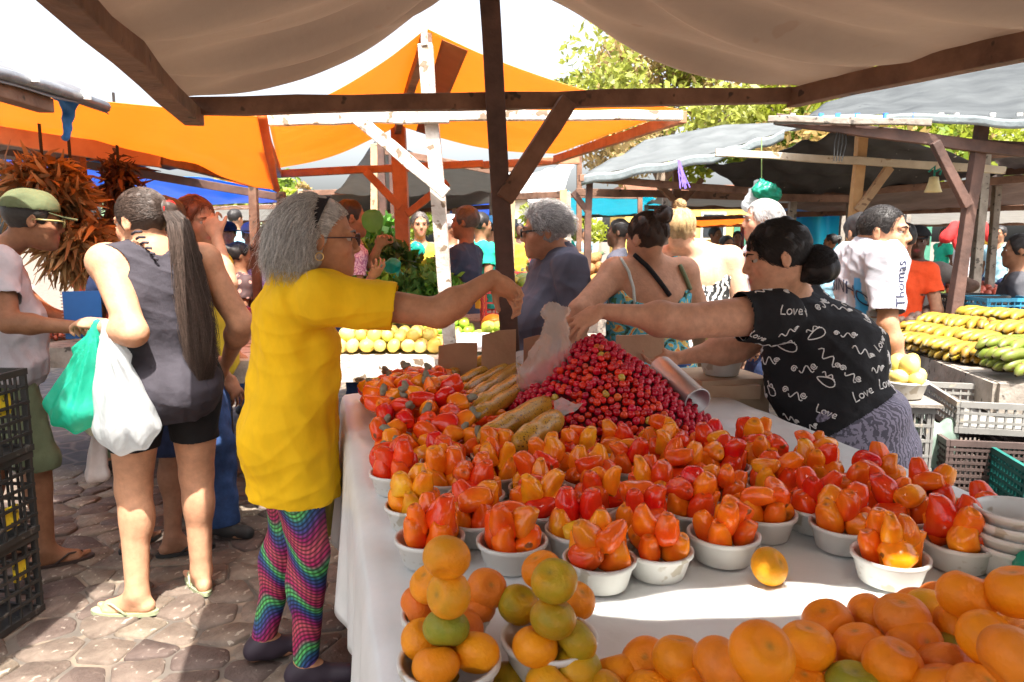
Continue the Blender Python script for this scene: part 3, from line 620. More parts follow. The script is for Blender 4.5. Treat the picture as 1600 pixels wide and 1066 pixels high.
# our own stall: ridge roof of beige tarp over the fruit table
st = empty('market_stall', (0, 3.05, 0), 0, 'wooden stall with beige tarp roof over the cashew table, nearest the viewer', 'market stall', 'market stalls')
st.location = (0, 0, 0)
FL = at(297, 166, 2.9); FR = at(1235, 147, 3.25); NL = Vector((-.65, .57, 1.97)); NR = Vector((2.40, .62, 2.04)); RF = at(770, -52, 3.05); RN = Vector((.66, .50, 2.47))
def FLx(): return FL
gable('roof_tarp', FL + Vector((-.02, .0, .035)), FR + Vector((.03, 0, .035)), NL + Vector((0, 0, .03)), NR + Vector((0, 0, .03)), RF, RN, TARP_BEIGE, st, sag=.075, fold=.05, ff=1.7)
bar('beam', at(294, 167, 2.9), at(1236, 149, 3.25), .05, .065, DARKWOOD() if 0 else WOOD(), st, 12)
bar('rafter', at(297, 178, 2.87) + Vector((-.01, .06, -.01)), NL, .075, .06, WOOD(), st, 10, .005)
bar('rafter', at(1235, 150, 3.22) + Vector((.02, .04, 0)), NR, .06, .08, WOOD(), st, 10, .005)
pt = at(762, -52, 3.03); pb = at(797, 528, 3.03); pb = pb + (pb - pt).normalized() * .98; pb.z = 0
MB().bar(pt, pb, .078, .07, (0, 1, 0), .002, 10).build('post', DARKWOOD(), st, bevel=.005)
bar('ridge_pole', RF + Vector((0, 0, -.04)), RN + Vector((0, 0, -.04)), .05, .06, WOOD(), st)
bar('brace', at(787, 312, 3.0), at(888, 158, 3.06), .055, .07, WOOD(), st, 4)
# the next stall roof behind the viewer: shades the near end of the table
s2 = empty('market_stall', (0, 0, 0), 0, 'dark tarp roof of the stall right behind the viewer', 'market stall', 'market stalls')
sheet('roof_tarp', lambda u, v: Vector((-.62 + 4.2 * u, .455 + .02 * math.sin(u * 17) + .13 / (1 + math.exp((u - .205) / .012)) - .06 * u - 3.6 * v, 2.02 + .42 * math.sin(math.pi * min(1, u * 1.15)) * (1 if 1 else 0))), 40, 10, TARP_DARK, s2)
for q in ((-.6, -.2), (3.4, -.2), (-.6, -3.2), (3.4, -3.2)): bar('post', (q[0], q[1], 0), (q[0], q[1], 2.05), .07, .07, WOOD(), s2)
# left stall with dark tarp, edge rolled over a rafter
s3 = empty('market_stall', (-2.6, 2, 0), 0, 'stall with dark grey tarp and rolled edge at the upper left corner', 'market stall', 'market stalls'); s3.location = (0, 0, 0)
e0, e1 = at(168, 158, 2.88), Vector((-1.56, .3, 2.0))
def lt(u, v):
    a = e0.lerp(e1, u); p = a + Vector((-3.2 * v, -.1 * v, .34 * math.sin(min(1, v * 2) * 1.57) + .05 * v)); p.z += .012 * wob(u, v) - .05 * (1 if v < .01 else 0); return p
sheet('roof_tarp', lt, 40, 40, TARP_DARK, s3)
MB().tube([e0.lerp(e1, k / 8) + Vector((-.01, 0, -.022 + .006 * math.sin(k * 2.3))) for k in range(9)], [.022 + .006 * math.sin(k * 3) for k in range(9)], 8).build('rolled_edge', mat('dark_plastic', (.13, .135, .15), .35, var=.3, vscale=12, bump=.4, bscale=30), s3, True)
bar('rafter', e0 + Vector((-.05, -.3, -.07)), e1 + Vector((-.03, 0, -.06)), .06, .05, WOOD(), s3)
bar('beam', at(-60, 133, 2.55), at(78, 148, 2.7), .05, .06, WOOD(), s3)
for q in ((-1.95, .6), (-4.6, .6), (-4.6, 2.9)): bar('post', (q[0], q[1], 0), (q[0], q[1], 2.1), .07, .07, WOOD(), s3)
for k in range(5):
    p = e0.lerp(e1, .06 + .11 * k) + Vector((.016, -.012, -.01)); MB().box(p, (.03, .012, .03), random.uniform(-.5, .5)).build('clip', mat('white_plastic', (.62, .6, .55), .5), s3)
# blue cloth knotted to that rafter
r_ = SDF(); q0 = at(108, 150, 2.8); q1 = at(104, 214, 2.8)
r_.cap(q0, at(88, 150, 2.8), .02, .016, k=.02).cap(q0, at(106, 185, 2.8), .035, .02, k=.02, ax=(0, 1, 0), sc=.5).cap(at(106, 185, 2.8), q1, .016, .012, k=.01).ell(q1, .017, k=.01).cap(q0, at(134, 160, 2.8), .02, .007, k=.02)
tag(sdf_obj('hanging_cloth', r_, .006, mat('blue_cloth', (.03, .16, .45), .6, var=.3, vscale=20), disp=waves(4, 8, 70, .004)), 'blue plastic rag knotted to the rafter at upper left', 'cloth')
# ------------------------------------------------------------------ left orange tarp stall
s4 = empty('market_stall', (0, 0, 0), 0, 'stall with glowing orange tarp and wooden beam at the left', 'market stall', 'market stalls')
TL = [at(-120, 140, 3.06), at(160, 158, 3.08), at(408, 182, 3.12)]; BL = [at(-120, 165, 5.2), at(240, 246, 5.2), at(432, 296, 5.3)]
def q3(P3, t): a, b, c = P3; return a.lerp(b, t * 2) if t < .5 else b.lerp(c, t * 2 - 1)
def lo_(u, v):
    uu = u ** 1; p = q3(TL, uu).lerp(q3(BL, uu), v); p.z -= .05 * math.sin(math.pi * v) * 0.6 + .012 * wob(u * .8, v) * math.sin(math.pi * v); p.z -= .03 * abs(math.sin(u * 9.4)) * v; return p
sheet('roof_tarp', lo_, 60, 30, TARP_ORANGE, s4)
MB().tube([lo_(1, v / 10) + Vector((.005, 0, 0)) for v in range(11)], .022, 6).build('hem', mat('orange_hem', (.55, .14, .02), .6, trans=.3, tcol=(.8, .2, .02)), s4, True)
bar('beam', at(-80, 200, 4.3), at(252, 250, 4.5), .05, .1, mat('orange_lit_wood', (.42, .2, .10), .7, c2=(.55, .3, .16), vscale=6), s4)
bar('beam', at(250, 250, 4.5), at(430, 292, 5.5), .05, .05, WOOD(), s4)
for p in (at(120, 230, 4.6), at(-60, 230, 5.2)): bar('post', (p.x, p.y, 0), p, .07, .07, WOOD(), s4)
bar('post', (at(395, 290, 5.5).x, 5.5, 0), at(395, 288, 5.5), .06, .06, WOOD(), s4)
# the sloping inner roof behind it, dark, and the blue one
s5 = empty('market_stall', (0, 0, 0), 0, 'stall with bright blue tarp behind the orange one at the left', 'market stall', 'market stalls')
A = [at(-200, 190, 5.9), at(440, 300, 5.7)]; B2 = [at(-200, 310, 8.4), at(440, 312, 8.2)]
sheet('roof_tarp', lambda u, v: A[0].lerp(A[1], u).lerp(B2[0].lerp(B2[1], u), v) + Vector((0, 0, .03 * wob(u, v) - .06 * math.sin(math.pi * u * 3) ** 2 * v)), 40, 20, TARP_BLUE, s5)
bar('beam', A[0] + Vector((0, .02, -.06)), A[1] + Vector((0, .02, -.04)), .05, .06, DARKWOOD(), s5)
for p in A + B2 + [A[0].lerp(A[1], .6)]: bar('post', (p.x, p.y, 0), p, .06, .06, WOOD(), s5)
s6 = empty('market_stall', (0, 0, 0), 0, 'shaded stall with dark tarp hanging over the dried husks', 'market stall', 'market stalls')
sheet('roof_tarp', lambda u, v: at(-200, 150, 4.4).lerp(at(330, 262, 5.6), u).lerp(at(-200, 235, 6.2).lerp(at(200, 262, 6.2), u), v) + Vector((0, 0, .03 * wob(u, v))), 30, 16, mat('brown_tarp', (.14, .09, .075), .7, var=.2, bump=.3, bscale=20), s6)
for p in (at(-150, 160, 4.5), at(-150, 235, 6.1), at(190, 262, 6.1)): bar('post', (p.x, p.y, 0), p, .06, .06, WOOD(), s6)
# ------------------------------------------------------------------ centre orange stall with white post
s7 = empty('market_stall', (0, 0, 0), 0, 'stall with peaked orange tarp, whitewashed post and vegetable table, centre', 'market stall', 'market stalls')
Yf, Yb = 3.7, 6.1
gable('roof_tarp', at(436, 262, Yb), at(868, 240, Yb), at(408, 186, Yf) + Vector((0, .1, .02)), at(1068, 172, Yf) + Vector((0, .1, .02)), at(622, 196, Yb), at(666, 44, Yf), TARP_ORANGE, s7, sag=.05, fold=.008)
sheet('patch', lambda u, v: (at(666, 44, Yf).lerp(at(622, 196, Yb), v * .98)).lerp(at(1068, 172, Yf).lerp(at(868, 240, Yb), v * .98), .06 + .05 * v + .10 * u) + Vector((0, 0, -.012 - .05 * math.sin(math.pi * (.11 + .1 * u)))), 6, 24, mat('brown_patch', (.28, .10, .03), .7, trans=.3, tcol=(.45, .15, .03)), s7)
bar('post', at(664, 70, Yf - .02), Vector((at(708, 545, Yf).x + .05, Yf, 0)), .068, .06, WHITEWOOD(), s7, 10, up=(0, 1, 0))
bar('peak_block', at(663, 42, Yf - .03), at(664, 74, Yf - .03), .03, .05, WHITEWOOD(), s7, 2, up=(0, 1, 0))
bar('beam', at(408, 186, Yf - .06), at(702, 182, Yf - .06), .04, .058, WHITEWOOD(), s7, 8)
bar('beam', at(700, 181, Yf - .055), at(1066, 180, Yf - .055), .04, .045, WHITEWOOD(), s7, 8)
bar('brace', at(556, 182, Yf - .11), at(698, 303, Yf - .10), .03, .062, WHITEWOOD(), s7, 5)
bar('ridge_pole', at(666, 62, Yf), at(620, 206, Yb), .05, .06, WOOD(), s7)
RW = mat('reddish_wood', (.25, .105, .055), .75, c2=(.42, .2, .11), vscale=6, bump=.4, bscale=30)
bar('beam', at(436, 272, Yb), at(755, 256, Yb), .05, .06, RW, s7, 8); bar('beam', at(750, 258, Yb + .05), at(905, 250, Yb + .05), .05, .06, RW, s7, 4)
bar('rafter', at(868, 250, Yb), at(1068, 182, Yf), .04, .06, RW, s7, 6); bar('rafter', at(436, 272, Yb), at(408, 192, Yf), .04, .06, RW, s7, 6)
bar('post', at(622, 196, Yb), Vector((at(637, 440, Yb).x, Yb, 0)), .11, .10, RW, s7, 8, up=(0, 1, 0))
bar('brace', at(572, 268, Yb - .03), at(626, 325, Yb - .03), .05, .06, RW, s7, 3); bar('brace', at(700, 285, Yb - .03), at(636, 335, Yb - .03), .05, .06, RW, s7, 3)
for px in (595, 612): bar('post', at(px, 215, 6.9), Vector((at(px + 10, 440, 6.9).x, 6.9, 0)), .06, .07, DARKWOOD(), s7, 5, up=(0, 1, 0))
# ------------------------------------------------------------------ right stalls
s8 = empty('market_stall', (0, 0, 0), 0, 'stall with pale blue-grey tarp and dark slanting post at the right', 'market stall', 'market stalls')
Y8 = 4.7
E = [at(1208, 182, Y8 + .3), at(1460, 178, Y8), at(1720, 196, Y8 - .5)]; Hh = [at(1290, 160, 7.2), at(1480, 108, 7.0), at(1780, 62, 6.6)]
sheet('roof_tarp', lambda u, v: q3(E, u).lerp(q3(Hh, u), v) + Vector((0, 0, .02 * wob(u, v) * math.sin(math.pi * v) - .06 * math.sin(math.pi * v) + .005 * math.sin(u * 60) * (1 - v))), 60, 24, TARP_GREY, s8)
sheet('tarp_edge', lambda u, v: q3(E, u) + Vector((0, -.012 - .006 * math.sin(u * 50), -.055 * v + .004 * math.sin(u * 33))), 50, 3, mat('grey_edge', (.16, .19, .20), .5, var=.2, bump=.3), s8)
bar('beam', at(1212, 186, Y8 + .33), at(1600, 238, Y8 - .1), .05, .07, DARKWOOD(), s8, 8); bar('beam', at(1200, 186, Y8 + .28), at(1455, 192, Y8), .04, .04, GREYWOOD(), s8, 6)
bar('beam', at(1534, 226, Y8), at(1720, 240, Y8 - .2), .05, .06, DARKWOOD(), s8)
bar('post', at(1535, 192, Y8), Vector((at(1462, 640, Y8).x, Y8, 0)), .068, .065, DARKWOOD(), s8, 8, up=(0, 1, 0))
bar('brace', at(1460, 222, Y8 - .03), at(1512, 322, Y8 - .03), .05, .055, DARKWOOD(), s8, 3)
for k, px in enumerate((1236, 1280, 1306, 1336, 1380, 1424, 1466, 1490, 1546, 1588)):
    p = at(px, 182, Y8 + .3 - (px - 1208) * .0011) + Vector((0, -.03, 0)); MB().box(p, (.03, .012, .03), random.uniform(-.4, .4)).build('clip', mat('blue_plastic', (.05, .2, .6), .5) if k in (1, 2, 3, 4, 5) else mat('white_plastic'), s8)
m = MB()
for k in range(4): m.tube([at(1312 + k * 3, 190, Y8 + .2), at(1304 + 6 * k, 225, Y8 + .2), at(1303 + 4 * k, 252, Y8 + .2)], .004, 5)
m.build('dangling_strings', mat('black_string', (.02, .02, .02), .8), s8)
s9 = empty('market_stall', (0, 0, 0), 0, 'stall with pale grey tarp, black inner sheet and yellowish post, right of centre', 'market stall', 'market stalls')
Y9 = 6.4
E9 = [at(908, 276, Y9), at(1110, 240, Y9 - .2), at(1225, 205, Y9 - .3)]; H9 = [at(1010, 218, 9.0), at(1130, 195, 8.6), at(1300, 188, 8.2)]
sheet('roof_tarp', lambda u, v: q3(E9, u).lerp(q3(H9, u), v) + Vector((0, 0, .03 * wob(u, v) * math.sin(math.pi * v))), 40, 20, TARP_PALE, s9)
sheet('tarp_edge', lambda u, v: q3(E9, u) + Vector((0, -.01, -.08 * v + .01 * math.sin(u * 33))), 40, 3, mat('grey_edge'), s9)
sheet('inner_sheet', lambda u, v: at(1098, 262, 6.3).lerp(at(1345, 190, 6.2), u).lerp(at(1195, 312, 7.6).lerp(at(1560, 270, 7.6), u), v) + Vector((0, 0, -.04 * math.sin(math.pi * u) + .03 * wob(u, v))), 30, 20, mat('black_sheet', (.025, .024, .026), .7, var=.3, speck=(14, .73, (.5, .48, .42))), s9)
bar('beam', at(1118, 238, 5.9), at(1570, 266, 5.6), .05, .055, mat('cream_wood', (.5, .43, .32), .75, c2=(.66, .6, .48), vscale=6, bump=.4, speck=(14, .64, (.3, .22, .14))), s9, 10)
bar('post', at(1348, 196, 5.8), Vector((at(1312, 560, 5.8).x, 5.8, 0)), .075, .07, mat('honey_wood', (.46, .26, .11), .7, c2=(.62, .4, .2), vscale=6, bump=.4), s9, 8, up=(0, 1, 0))
bar('brace', at(1390, 262, 5.75), at(1340, 330, 5.75), .05, .06, PALEWOOD(), s9, 3)
bar('beam', at(905, 278, Y9), at(1190, 300, Y9 + .3), .05, .06, WOOD(), s9, 8); bar('beam', at(900, 300, 7.2), at(1360, 312, 7.4), .05, .07, WOOD(), s9, 8)
bar('post', at(921, 284, Y9 + .1), Vector((at(912, 480, Y9 + .1).x, Y9 + .1, 0)), .06, .06, DARKWOOD(), s9, 6, up=(0, 1, 0)); bar('post', at(1058, 258, 7), Vector((at(1056, 400, 7).x, 7, 0)), .07, .07, WOOD(), s9, 6, up=(0, 1, 0))
bar('brace', at(1024, 284, 6.9), at(1052, 312, 6.95), .05, .05, WOOD(), s9, 2); bar('brace', at(1098, 280, 6.9), at(1062, 322, 6.95), .05, .05, WOOD(), s9, 2); bar('brace', at(895, 300, 6.5), at(918, 330, 6.5), .05, .05, DARKWOOD(), s9, 2)
m = MB()
for k in range(9): m.tube([at(1060 + random.uniform(-2, 2), 250, 6.2), at(1064 + random.uniform(-4, 4), 270, 6.2), at(1070 + random.uniform(-8, 8), 290 + random.uniform(-6, 6), 6.2)], .006, 4)
tag(m.build('ribbon', mat('purple_plastic', (.20, .13, .65), .5, var=.2)), 'frayed purple ribbon hanging from the pale grey tarp edge', 'ribbon')
# low far roofs: (label, corners far-left, far-right, near-left, near-right in pixels+Y, material)
def roof(label, q, m, posts=True, beam=True, sag=.04):
    s = empty('market_stall', (0, 0, 0), 0, label, 'market stall', 'market stalls'); a, b, c, d = [at(*w) for w in q]
    sheet('roof_tarp', lambda u, v: a.lerp(b, u).lerp(c.lerp(d, u), v) + Vector((0, 0, .03 * wob(u, v) - sag * math.sin(math.pi * u))), 26, 14, m, s)
    if beam: bar('beam', c + Vector((0, .03, -.05)), d + Vector((0, .03, -.05)), .06, .07, WOOD(), s); bar('beam', a + Vector((0, 0, -.05)), b + Vector((0, 0, -.05)), .06, .07, WOOD(), s)
    if posts:
        for p in (a, b, c, d): bar('post', (p.x + random.uniform(-.06, .06), p.y, 0), p, .07, .07, random.choice((WOOD, GREYWOOD, PALEWOOD))(), s)
    return s
roof('low stall with sagging grey tarp seen under the centre orange tarp', [(500, 330, 12), (780, 318, 12), (585, 225, 7.6), (790, 262, 7.4)], TARP_PALE)
roof('far stall with grey tarp left of the dark main post', [(430, 318, 17), (700, 312, 17), (470, 296, 10.5), (770, 286, 10)], TARP_PALE)
roof('far stall with red tarp behind the vegetables', [(520, 330, 21), (700, 326, 21), (500, 306, 15), (700, 300, 15)], TARP_RED)
roof('stall with white sheet glaring in the sun, right of the main post', [(770, 262, 10), (905, 240, 9.6), (800, 300, 8.2), (880, 296, 7.8)], TARP_WHITE, sag=.15)
roof('stall with cyan tarp behind the grey-haired man', [(860, 336, 16), (1075, 330, 16), (888, 300, 11.5), (1000, 302, 11.3)], TARP_CYAN)
roof('far stall with blue tarp beside the white sheet', [(700, 340, 15), (800, 332, 15), (710, 312, 12), (800, 290, 11.5)], TARP_BLUE)
roof('stall with wide pale grey tarp under the black sheet', [(1010, 320, 13), (1330, 318, 13), (1040, 298, 9.0), (1330, 296, 9.0)], TARP_PALE)
roof('far stall with orange canopy behind the bun-haired woman', [(1040, 352, 17), (1180, 348, 17), (1050, 338, 13), (1170, 334, 13)], TARP_ORANGE)
roof('stall with blue sheet hanging behind the black-haired vendor', [(1160, 350, 15), (1330, 345, 15), (1180, 318, 10.5), (1320, 312, 10.5)], TARP_BLUE)
sc_ = link('hanging_sheet', None); col.objects.unlink(sc_); bpy.data.objects.remove(sc_)
tag(sheet('hanging_sheet', lambda u, v: at(1240, 322, 13).lerp(at(1340, 322, 13), u).lerp(at(1245, 420, 13).lerp(at(1340, 425, 13), u), v) + Vector((0, .1 * math.sin(u * 14), 0)), 30, 8, TARP_CYAN), 'cyan plastic sheet hanging as back wall of far stall', 'sheet')
roof('stall with brown tarp low behind the young man in football shirt', [(1230, 330, 10), (1640, 318, 10), (1240, 300, 7.6), (1640, 268, 7.4)], mat('brown_tarp'))
roof('far stall with white tarp by the right edge', [(1380, 350, 18), (1700, 345, 18), (1420, 318, 12), (1700, 312, 12)], TARP_WHITE)
roof('dark small tarp roof cutting in at the right edge', [(1560, 262, 8), (1800, 250, 8), (1540, 232, 6.6), (1800, 215, 6.4)], TARP_DARK)
roof('far stall with pale tarp behind the woman in dark hat', [(250, 345, 19), (460, 342, 19), (270, 322, 12.5), (440, 318, 12.5)], TARP_WHITE)
# ------------------------------------------------------------------ far buildings and trees
def building(label, x0, x1, Y, h, m, nwin, roofm):
    b = empty('building', ((x0 + x1) / 2, Y, 0), 0, label, 'building'); w = x1 - x0
    MB().box((0, 2.5, h / 2), (w, 5, h)).build('wall', m, b); MB().box((0, 2.4, h + .12), (w + .5, 5.6, .24)).build('roof', roofm, b)
    for k in range(nwin):
        wx = -w / 2 + w * (k + .5) / nwin; f = MB().box((wx, -.03, h * .58), (1.1, .1, 1.2)).build('window', mat('window_frame', (.6, .58, .5), .6), b)
        MB().box((wx, -.06, h * .58), (.9, .1, 1.0)).build('pane', mat('dark_glass', (.03, .035, .04), .1), f)
        if k % 3 == 1: MB().box((wx + 1.4, -.03, 1.05), (.95, .1, 2.1)).build('door', mat('green_door', (.05, .18, .12), .6), b)
CR = mat('roof_clay', (.3, .13, .08), .8, var=.3, vscale=3)
building('long yellow house behind the right-hand stalls', 5, 18, 33, 3.6, mat('yellow_wall', (.72, .5, .12), .85, var=.12, vscale=1.5, bump=.3), 5, CR)
building('white house far behind the centre stalls', -3, 4.6, 38, 3.5, mat('white_wall', (.7, .68, .62), .85, var=.1, vscale=1.5), 4, CR)
building('pale green house far at the left', -22, -6, 40, 3.6, mat('green_wall', (.35, .5, .3), .85, var=.1, vscale=1.5), 5, CR)
def tree(label, x, y, H, rad, seed, cols, dens=1., trunk=.3, group='trees behind the market', leaf=.16):
    r = random.Random(seed); t = empty('tree', (x, y, 0), 0, label, 'tree', group); tb = MB(); bk = mat('bark', (.16, .12, .09), .9, var=.3, vscale=6, bump=.6, bscale=14)
    top = Vector((r.uniform(-.3, .3), r.uniform(-.3, .3), H * .45)); tb.tube([(0, 0, 0), (.1, 0, H * .2), top], [trunk, trunk * .75, trunk * .55], 10)
    cl = []; np_ = np.random.default_rng(seed)
    for k in range(int(34 * dens)):
        a = r.uniform(0, 6.28); el = r.uniform(-.35, 1.4); R = rad * r.uniform(.35, 1.0); c = Vector((math.cos(a) * math.cos(el) * R, math.sin(a) * math.cos(el) * R, H * .58 + math.sin(el) * R * (H * .42 / rad))); cl.append((c, rad * r.uniform(.16, .34)))
        if k % 2 == 0: mid = top.lerp(c, .5) + Vector((r.uniform(-.3, .3), r.uniform(-.3, .3), .2)); tb.tube([top * r.uniform(.75, 1), mid, c], [trunk * .3, trunk * .16, .02], 5)
    tb.build('trunk', bk, t, True)
    P = []; C = []
    for c, q in cl:
        n = int(260 * dens); d = np_.normal(size=(n, 3)); d /= np.linalg.norm(d, axis=1, keepdims=True); P.append(np.array(c) + d * (q * np_.uniform(.25, 1, (n, 1)) ** .6) * np.array((1, 1, .75))); k = cols[r.choices(range(len(cols)), [3, 2, 2, 1][:len(cols)])[0]]; C.append(np.repeat(np.array(k)[None], n, 0) * np_.uniform(.6, 1.4, (n, 1)))
    P = np.concatenate(P); C = np.concatenate(C); n = len(P); a = np_.normal(size=(n, 3)); a /= np.linalg.norm(a, axis=1, keepdims=True); b = np.cross(a, np_.normal(size=(n, 3))); b /= np.linalg.norm(b, axis=1, keepdims=True); sz = leaf * np_.uniform(.5, 1.2, (n, 1))
    V = np.stack([P - a * sz, P + b * sz * .45, P + a * sz, P - b * sz * .45], 1).reshape(-1, 3); me = npmesh('crown', V, np.arange(n * 4).reshape(-1, 4), False); setcol(me, np.repeat(C, 4, 0))
    me.materials.append(mat('leaves', attr='Col', rough=.5, var=.1, trans=.45)); link('crown', me, t)
GR = [(.28, .33, .03), (.16, .24, .03), (.36, .25, .09), (.46, .46, .06)]; BR = [(.38, .28, .12), (.30, .33, .06), (.44, .34, .15), (.42, .48, .06)]
tree('tall tree with browning yellow-green leaves above the orange tarp', 4.3, 21, 8.2, 3.7, 3, BR, 1.25, .3, leaf=.13)
tree('broad green tree above the grey tarps, right of the brown one', 8.6, 22, 6.7, 3.8, 5, GR, 1.3, .3)
tree('dense tree behind the pale blue-grey tarp at the right', 12.6, 24, 7.0, 3.8, 8, GR, 1.3, .3)
tree('low green tree far behind the white sheet', 1.4, 30, 3.2, 2.0, 9, GR, .8, .2)
tree('low green tree far behind the hat-wearing woman', -9.5, 28, 4.0, 2.6, 10, GR, .9, .2)
tree('green tree in gap between vegetables and dark post', -3.0, 34, 3.9, 2.4, 12, GR, .8, .2)
# ------------------------------------------------------------------ the fruit table
TZ = .85; U0, U1, V0, V1 = .075, 1.53, .55, 2.97
tb = empty('display_table', T(.8, 1.8), YAW, 'long plank table under the white cloth, heaped with cashew fruit', 'table')
li = lambda u, v, z: Vector((u - .8, v - 1.8, z))
for k in range(7): MB().box(li(U0 + .11 + .205 * k, (V0 + V1) / 2, TZ - .03), (.19, V1 - V0 - .04, .03)).build('plank', WOOD(), tb)
for u in (U0 + .08, U1 - .08):
    for v in (V0 + .1, V1 - .1): MB().box(li(u, v, .4), (.07, .07, .8)).build('leg', WOOD(), tb)
CLOTH = mat('white_oilcloth', (.60, .62, .61), .38, c2=(.72, .73, .72), vscale=3.5, bump=.5, bscale=6, spec=.4, speck=(7, .70, (.52, .53, .5)), bdist=.02)
def cloth(u, v):
    # u runs across from the left hem over the edge to the right hem; v along the table
    L = .46; W = U1 - U0; s = u * (W + 2 * L) - L; vv = V0 - .02 + (V1 - V0 + .04) * v; hang = 0
    wv = math.sin(vv * 13 + 1.5 * math.sin(vv * 5)) * .6 + math.sin(vv * 27 + 1) * .4
    if s < 0:
        d = -s; x = U0 - .012 - .02 * min(1, d / .05) - d * (.05 + .055 * wv) - .03 * math.sin(vv * 3.1) * d; z = TZ - d * (.99 + .05 * math.sin(vv * 6.5 + .7)) + .002
        if d < .03: z = TZ + .004 - d * .55
    elif s > W: d = s - W; x = U1 + .012 + d * (.06 + .05 * wv); z = TZ - d
    else: x = U0 + s; z = TZ + .004 + .0032 * math.sin(s * 23 + vv * 17 + 2 * math.sin(vv * 9)) * math.sin(s * 7 - vv * 5) + .0022 * math.sin(s * 31 + vv * 7) * math.sin(vv * 19 + s * 5) + (.002 if int(s * 5.1) % 2 else 0)
    return T(x, vv, z)
tc_ = tag(sheet('tablecloth', cloth, 110, 150, CLOTH, None, .002), 'white oilcloth covering the fruit table and hanging down its left side', 'tablecloth')
# red crate standing under the left edge of the table
def crate(name, label, c, d, rz, m, nx=6, nz=5, group=None, th=.012, slots=True, handle=True, solid_top=False, z0=0):
    """Lattice crate: four walls of ribs and rails round a floor."""
    e = empty(name, (c[0], c[1], z0), rz, label, 'crate', group); w, l, hh = d
    for nm, ax, sg in (('side_wall', 0, 1), ('side_wall', 0, -1), ('end_wall', 1, 1), ('end_wall', 1, -1)):
        b = MB(); W = l if ax == 0 else w; off = (w if ax == 0 else l) / 2 - th / 2
        def bx(a, z, da, dz, t=th, o=0):
            p = (sg * (off + o), a, z) if ax == 0 else (a, sg * (off + o), z); dd = (t, da, dz) if ax == 0 else (da, t, dz); b.box(p, dd)
        W2 = W if ax == 0 else W - 2 * th - .002
        for k in range(nz + 1):
            z = .012 + (hh - .024) * k / nz; bx(0, z, W2, .024 if k in (0, nz) else .011, th + (.004 if k in (0, nz) else 0))
        n = nx if ax == 1 else max(3, int(nx * l / w))
        for k in range(n + 1): bx(-W2 / 2 + .008 + (W2 - .016) * k / n, hh / 2, .014 if k in (0, n) else .007, hh - .006, th * .72)
        if slots: bx(0, hh * .44, W2 * .34, hh * .24, th * .5)
        b.build(nm, m, e)
    MB().box((0, 0, .01), (w - .03, l - .03, .012)).build('floor', m, e)
    return e
crate('plastic_crate', 'red crate standing under the left edge of the fruit table', T(U0 + .22, 1.62), (.36, .5, .33), YAW, mat('red_plastic', (.36, .04, .04), .5, var=.2), 7, 5)
# ------------------------------------------------------------------ fruit shapes
def radial(name, n, m_, fn, mats, colfn=None):
    """closed shape from fn(theta, phi) -> point, poles along z"""
    V = []; 
    for i in range(n + 1):
        for j in range(m_): V.append(fn(math.pi * i / n, 2 * math.pi * j / m_))
    Q = [(i * m_ + j, (i + 1) * m_ + j, (i + 1) * m_ + (j + 1) % m_, i * m_ + (j + 1) % m_) for i in range(n) for j in range(m_)]
    V = np.array(V); me = npmesh(name, V, Q)
    if colfn: setcol(me, colfn(V))
    for q in mats: me.materials.append(q)
    return me
CASHEW = mat('cashew_skin', attr='Col', rough=.12, var=.12, vscale=30, bump=.28, bscale=34, coat=.0, rand=.10, spec=.45, speck=(26, .70, (.22, .06, .012)))
TANG = mat('tangerine_skin', attr='Col', rough=.42, var=.12, vscale=14, bump=.7, bscale=210, coat=.05, spec=.25, rand=.10, bdist=.002, speck=(9, .735, (.20, .10, .03)))
CHERRY = mat('acerola_skin', attr='Col', rough=.2, var=.12, vscale=40, coat=.25, rand=.16, spec=.4)
NUT = mat('cashew_nut', (.16, .15, .10), .55, c2=(.26, .235, .17), vscale=60, bump=.2, bscale=90)
def cashew_mesh(seed, pal):
    r = np.random.default_rng(seed); L = r.uniform(.066, .086); w0 = r.uniform(.022, .0295); tap = r.uniform(.05, .40); lob = r.uniform(.03, .11); ph = r.uniform(0, 6.28); bend = r.uniform(-.12, .12); fl = r.uniform(.86, 1.0)
    k5 = r.uniform(.02, .05)
    def fn(th, ph_):
        c = math.cos(th); s = math.sin(th); s = math.copysign(abs(s) ** .72, s); z = c * L / 2; rr = w0 * s * (1 - tap * c) * (1 + lob * math.sin(3 * ph_ + ph) + k5 * math.sin(5 * ph_ + 2 * ph + 3 * c) + .03 * math.sin(7 * c + ph + ph_))
        if abs(c) > .93: z -= math.copysign((abs(c) - .93) * .09, c)
        return (rr * math.cos(ph_) + bend * (z * z) / L * 6, rr * math.sin(ph_) * fl, z)
    a, b, c_ = np.array(pal[0]), np.array(pal[1]), np.array(pal[2]); wv = waves(seed, 7, 62, .42); w2 = waves(seed + 50, 5, 150, .2)
    def cf(V):
        t = np.clip(.5 + V[:, 2] / L * .8 + wv(V) + w2(V), 0, 1)[:, None]; q = np.clip(.35 + wv(V[:, [1, 2, 0]]) * 1.1, 0, 1)[:, None]
        C = a * (1 - t) + b * t; C = C * (1 - q * .55) + c_ * q * .55
        e = np.exp(-((V[:, 0] ** 2 + V[:, 1] ** 2) / .0045 ** 2))[:, None]; return C * (1 - e * .75) + np.array((.10, .05, .02)) * e * .75
    return radial('cashew_fruit', 14, 18, fn, [CASHEW], cf)
PAL = [((.66, .008, .006), (.78, .02, .008), (.82, .12, .01)), ((.78, .03, .006), (.84, .10, .008), (.66, .008, .006)), ((.84, .10, .006), (.88, .18, .008), (.74, .02, .006)),
       ((.86, .20, .006), (.88, .30, .012), (.82, .08, .006)), ((.88, .38, .012), (.86, .22, .008), (.82, .12, .006)), ((.90, .52, .025), (.88, .32, .012), (.84, .2, .008))]
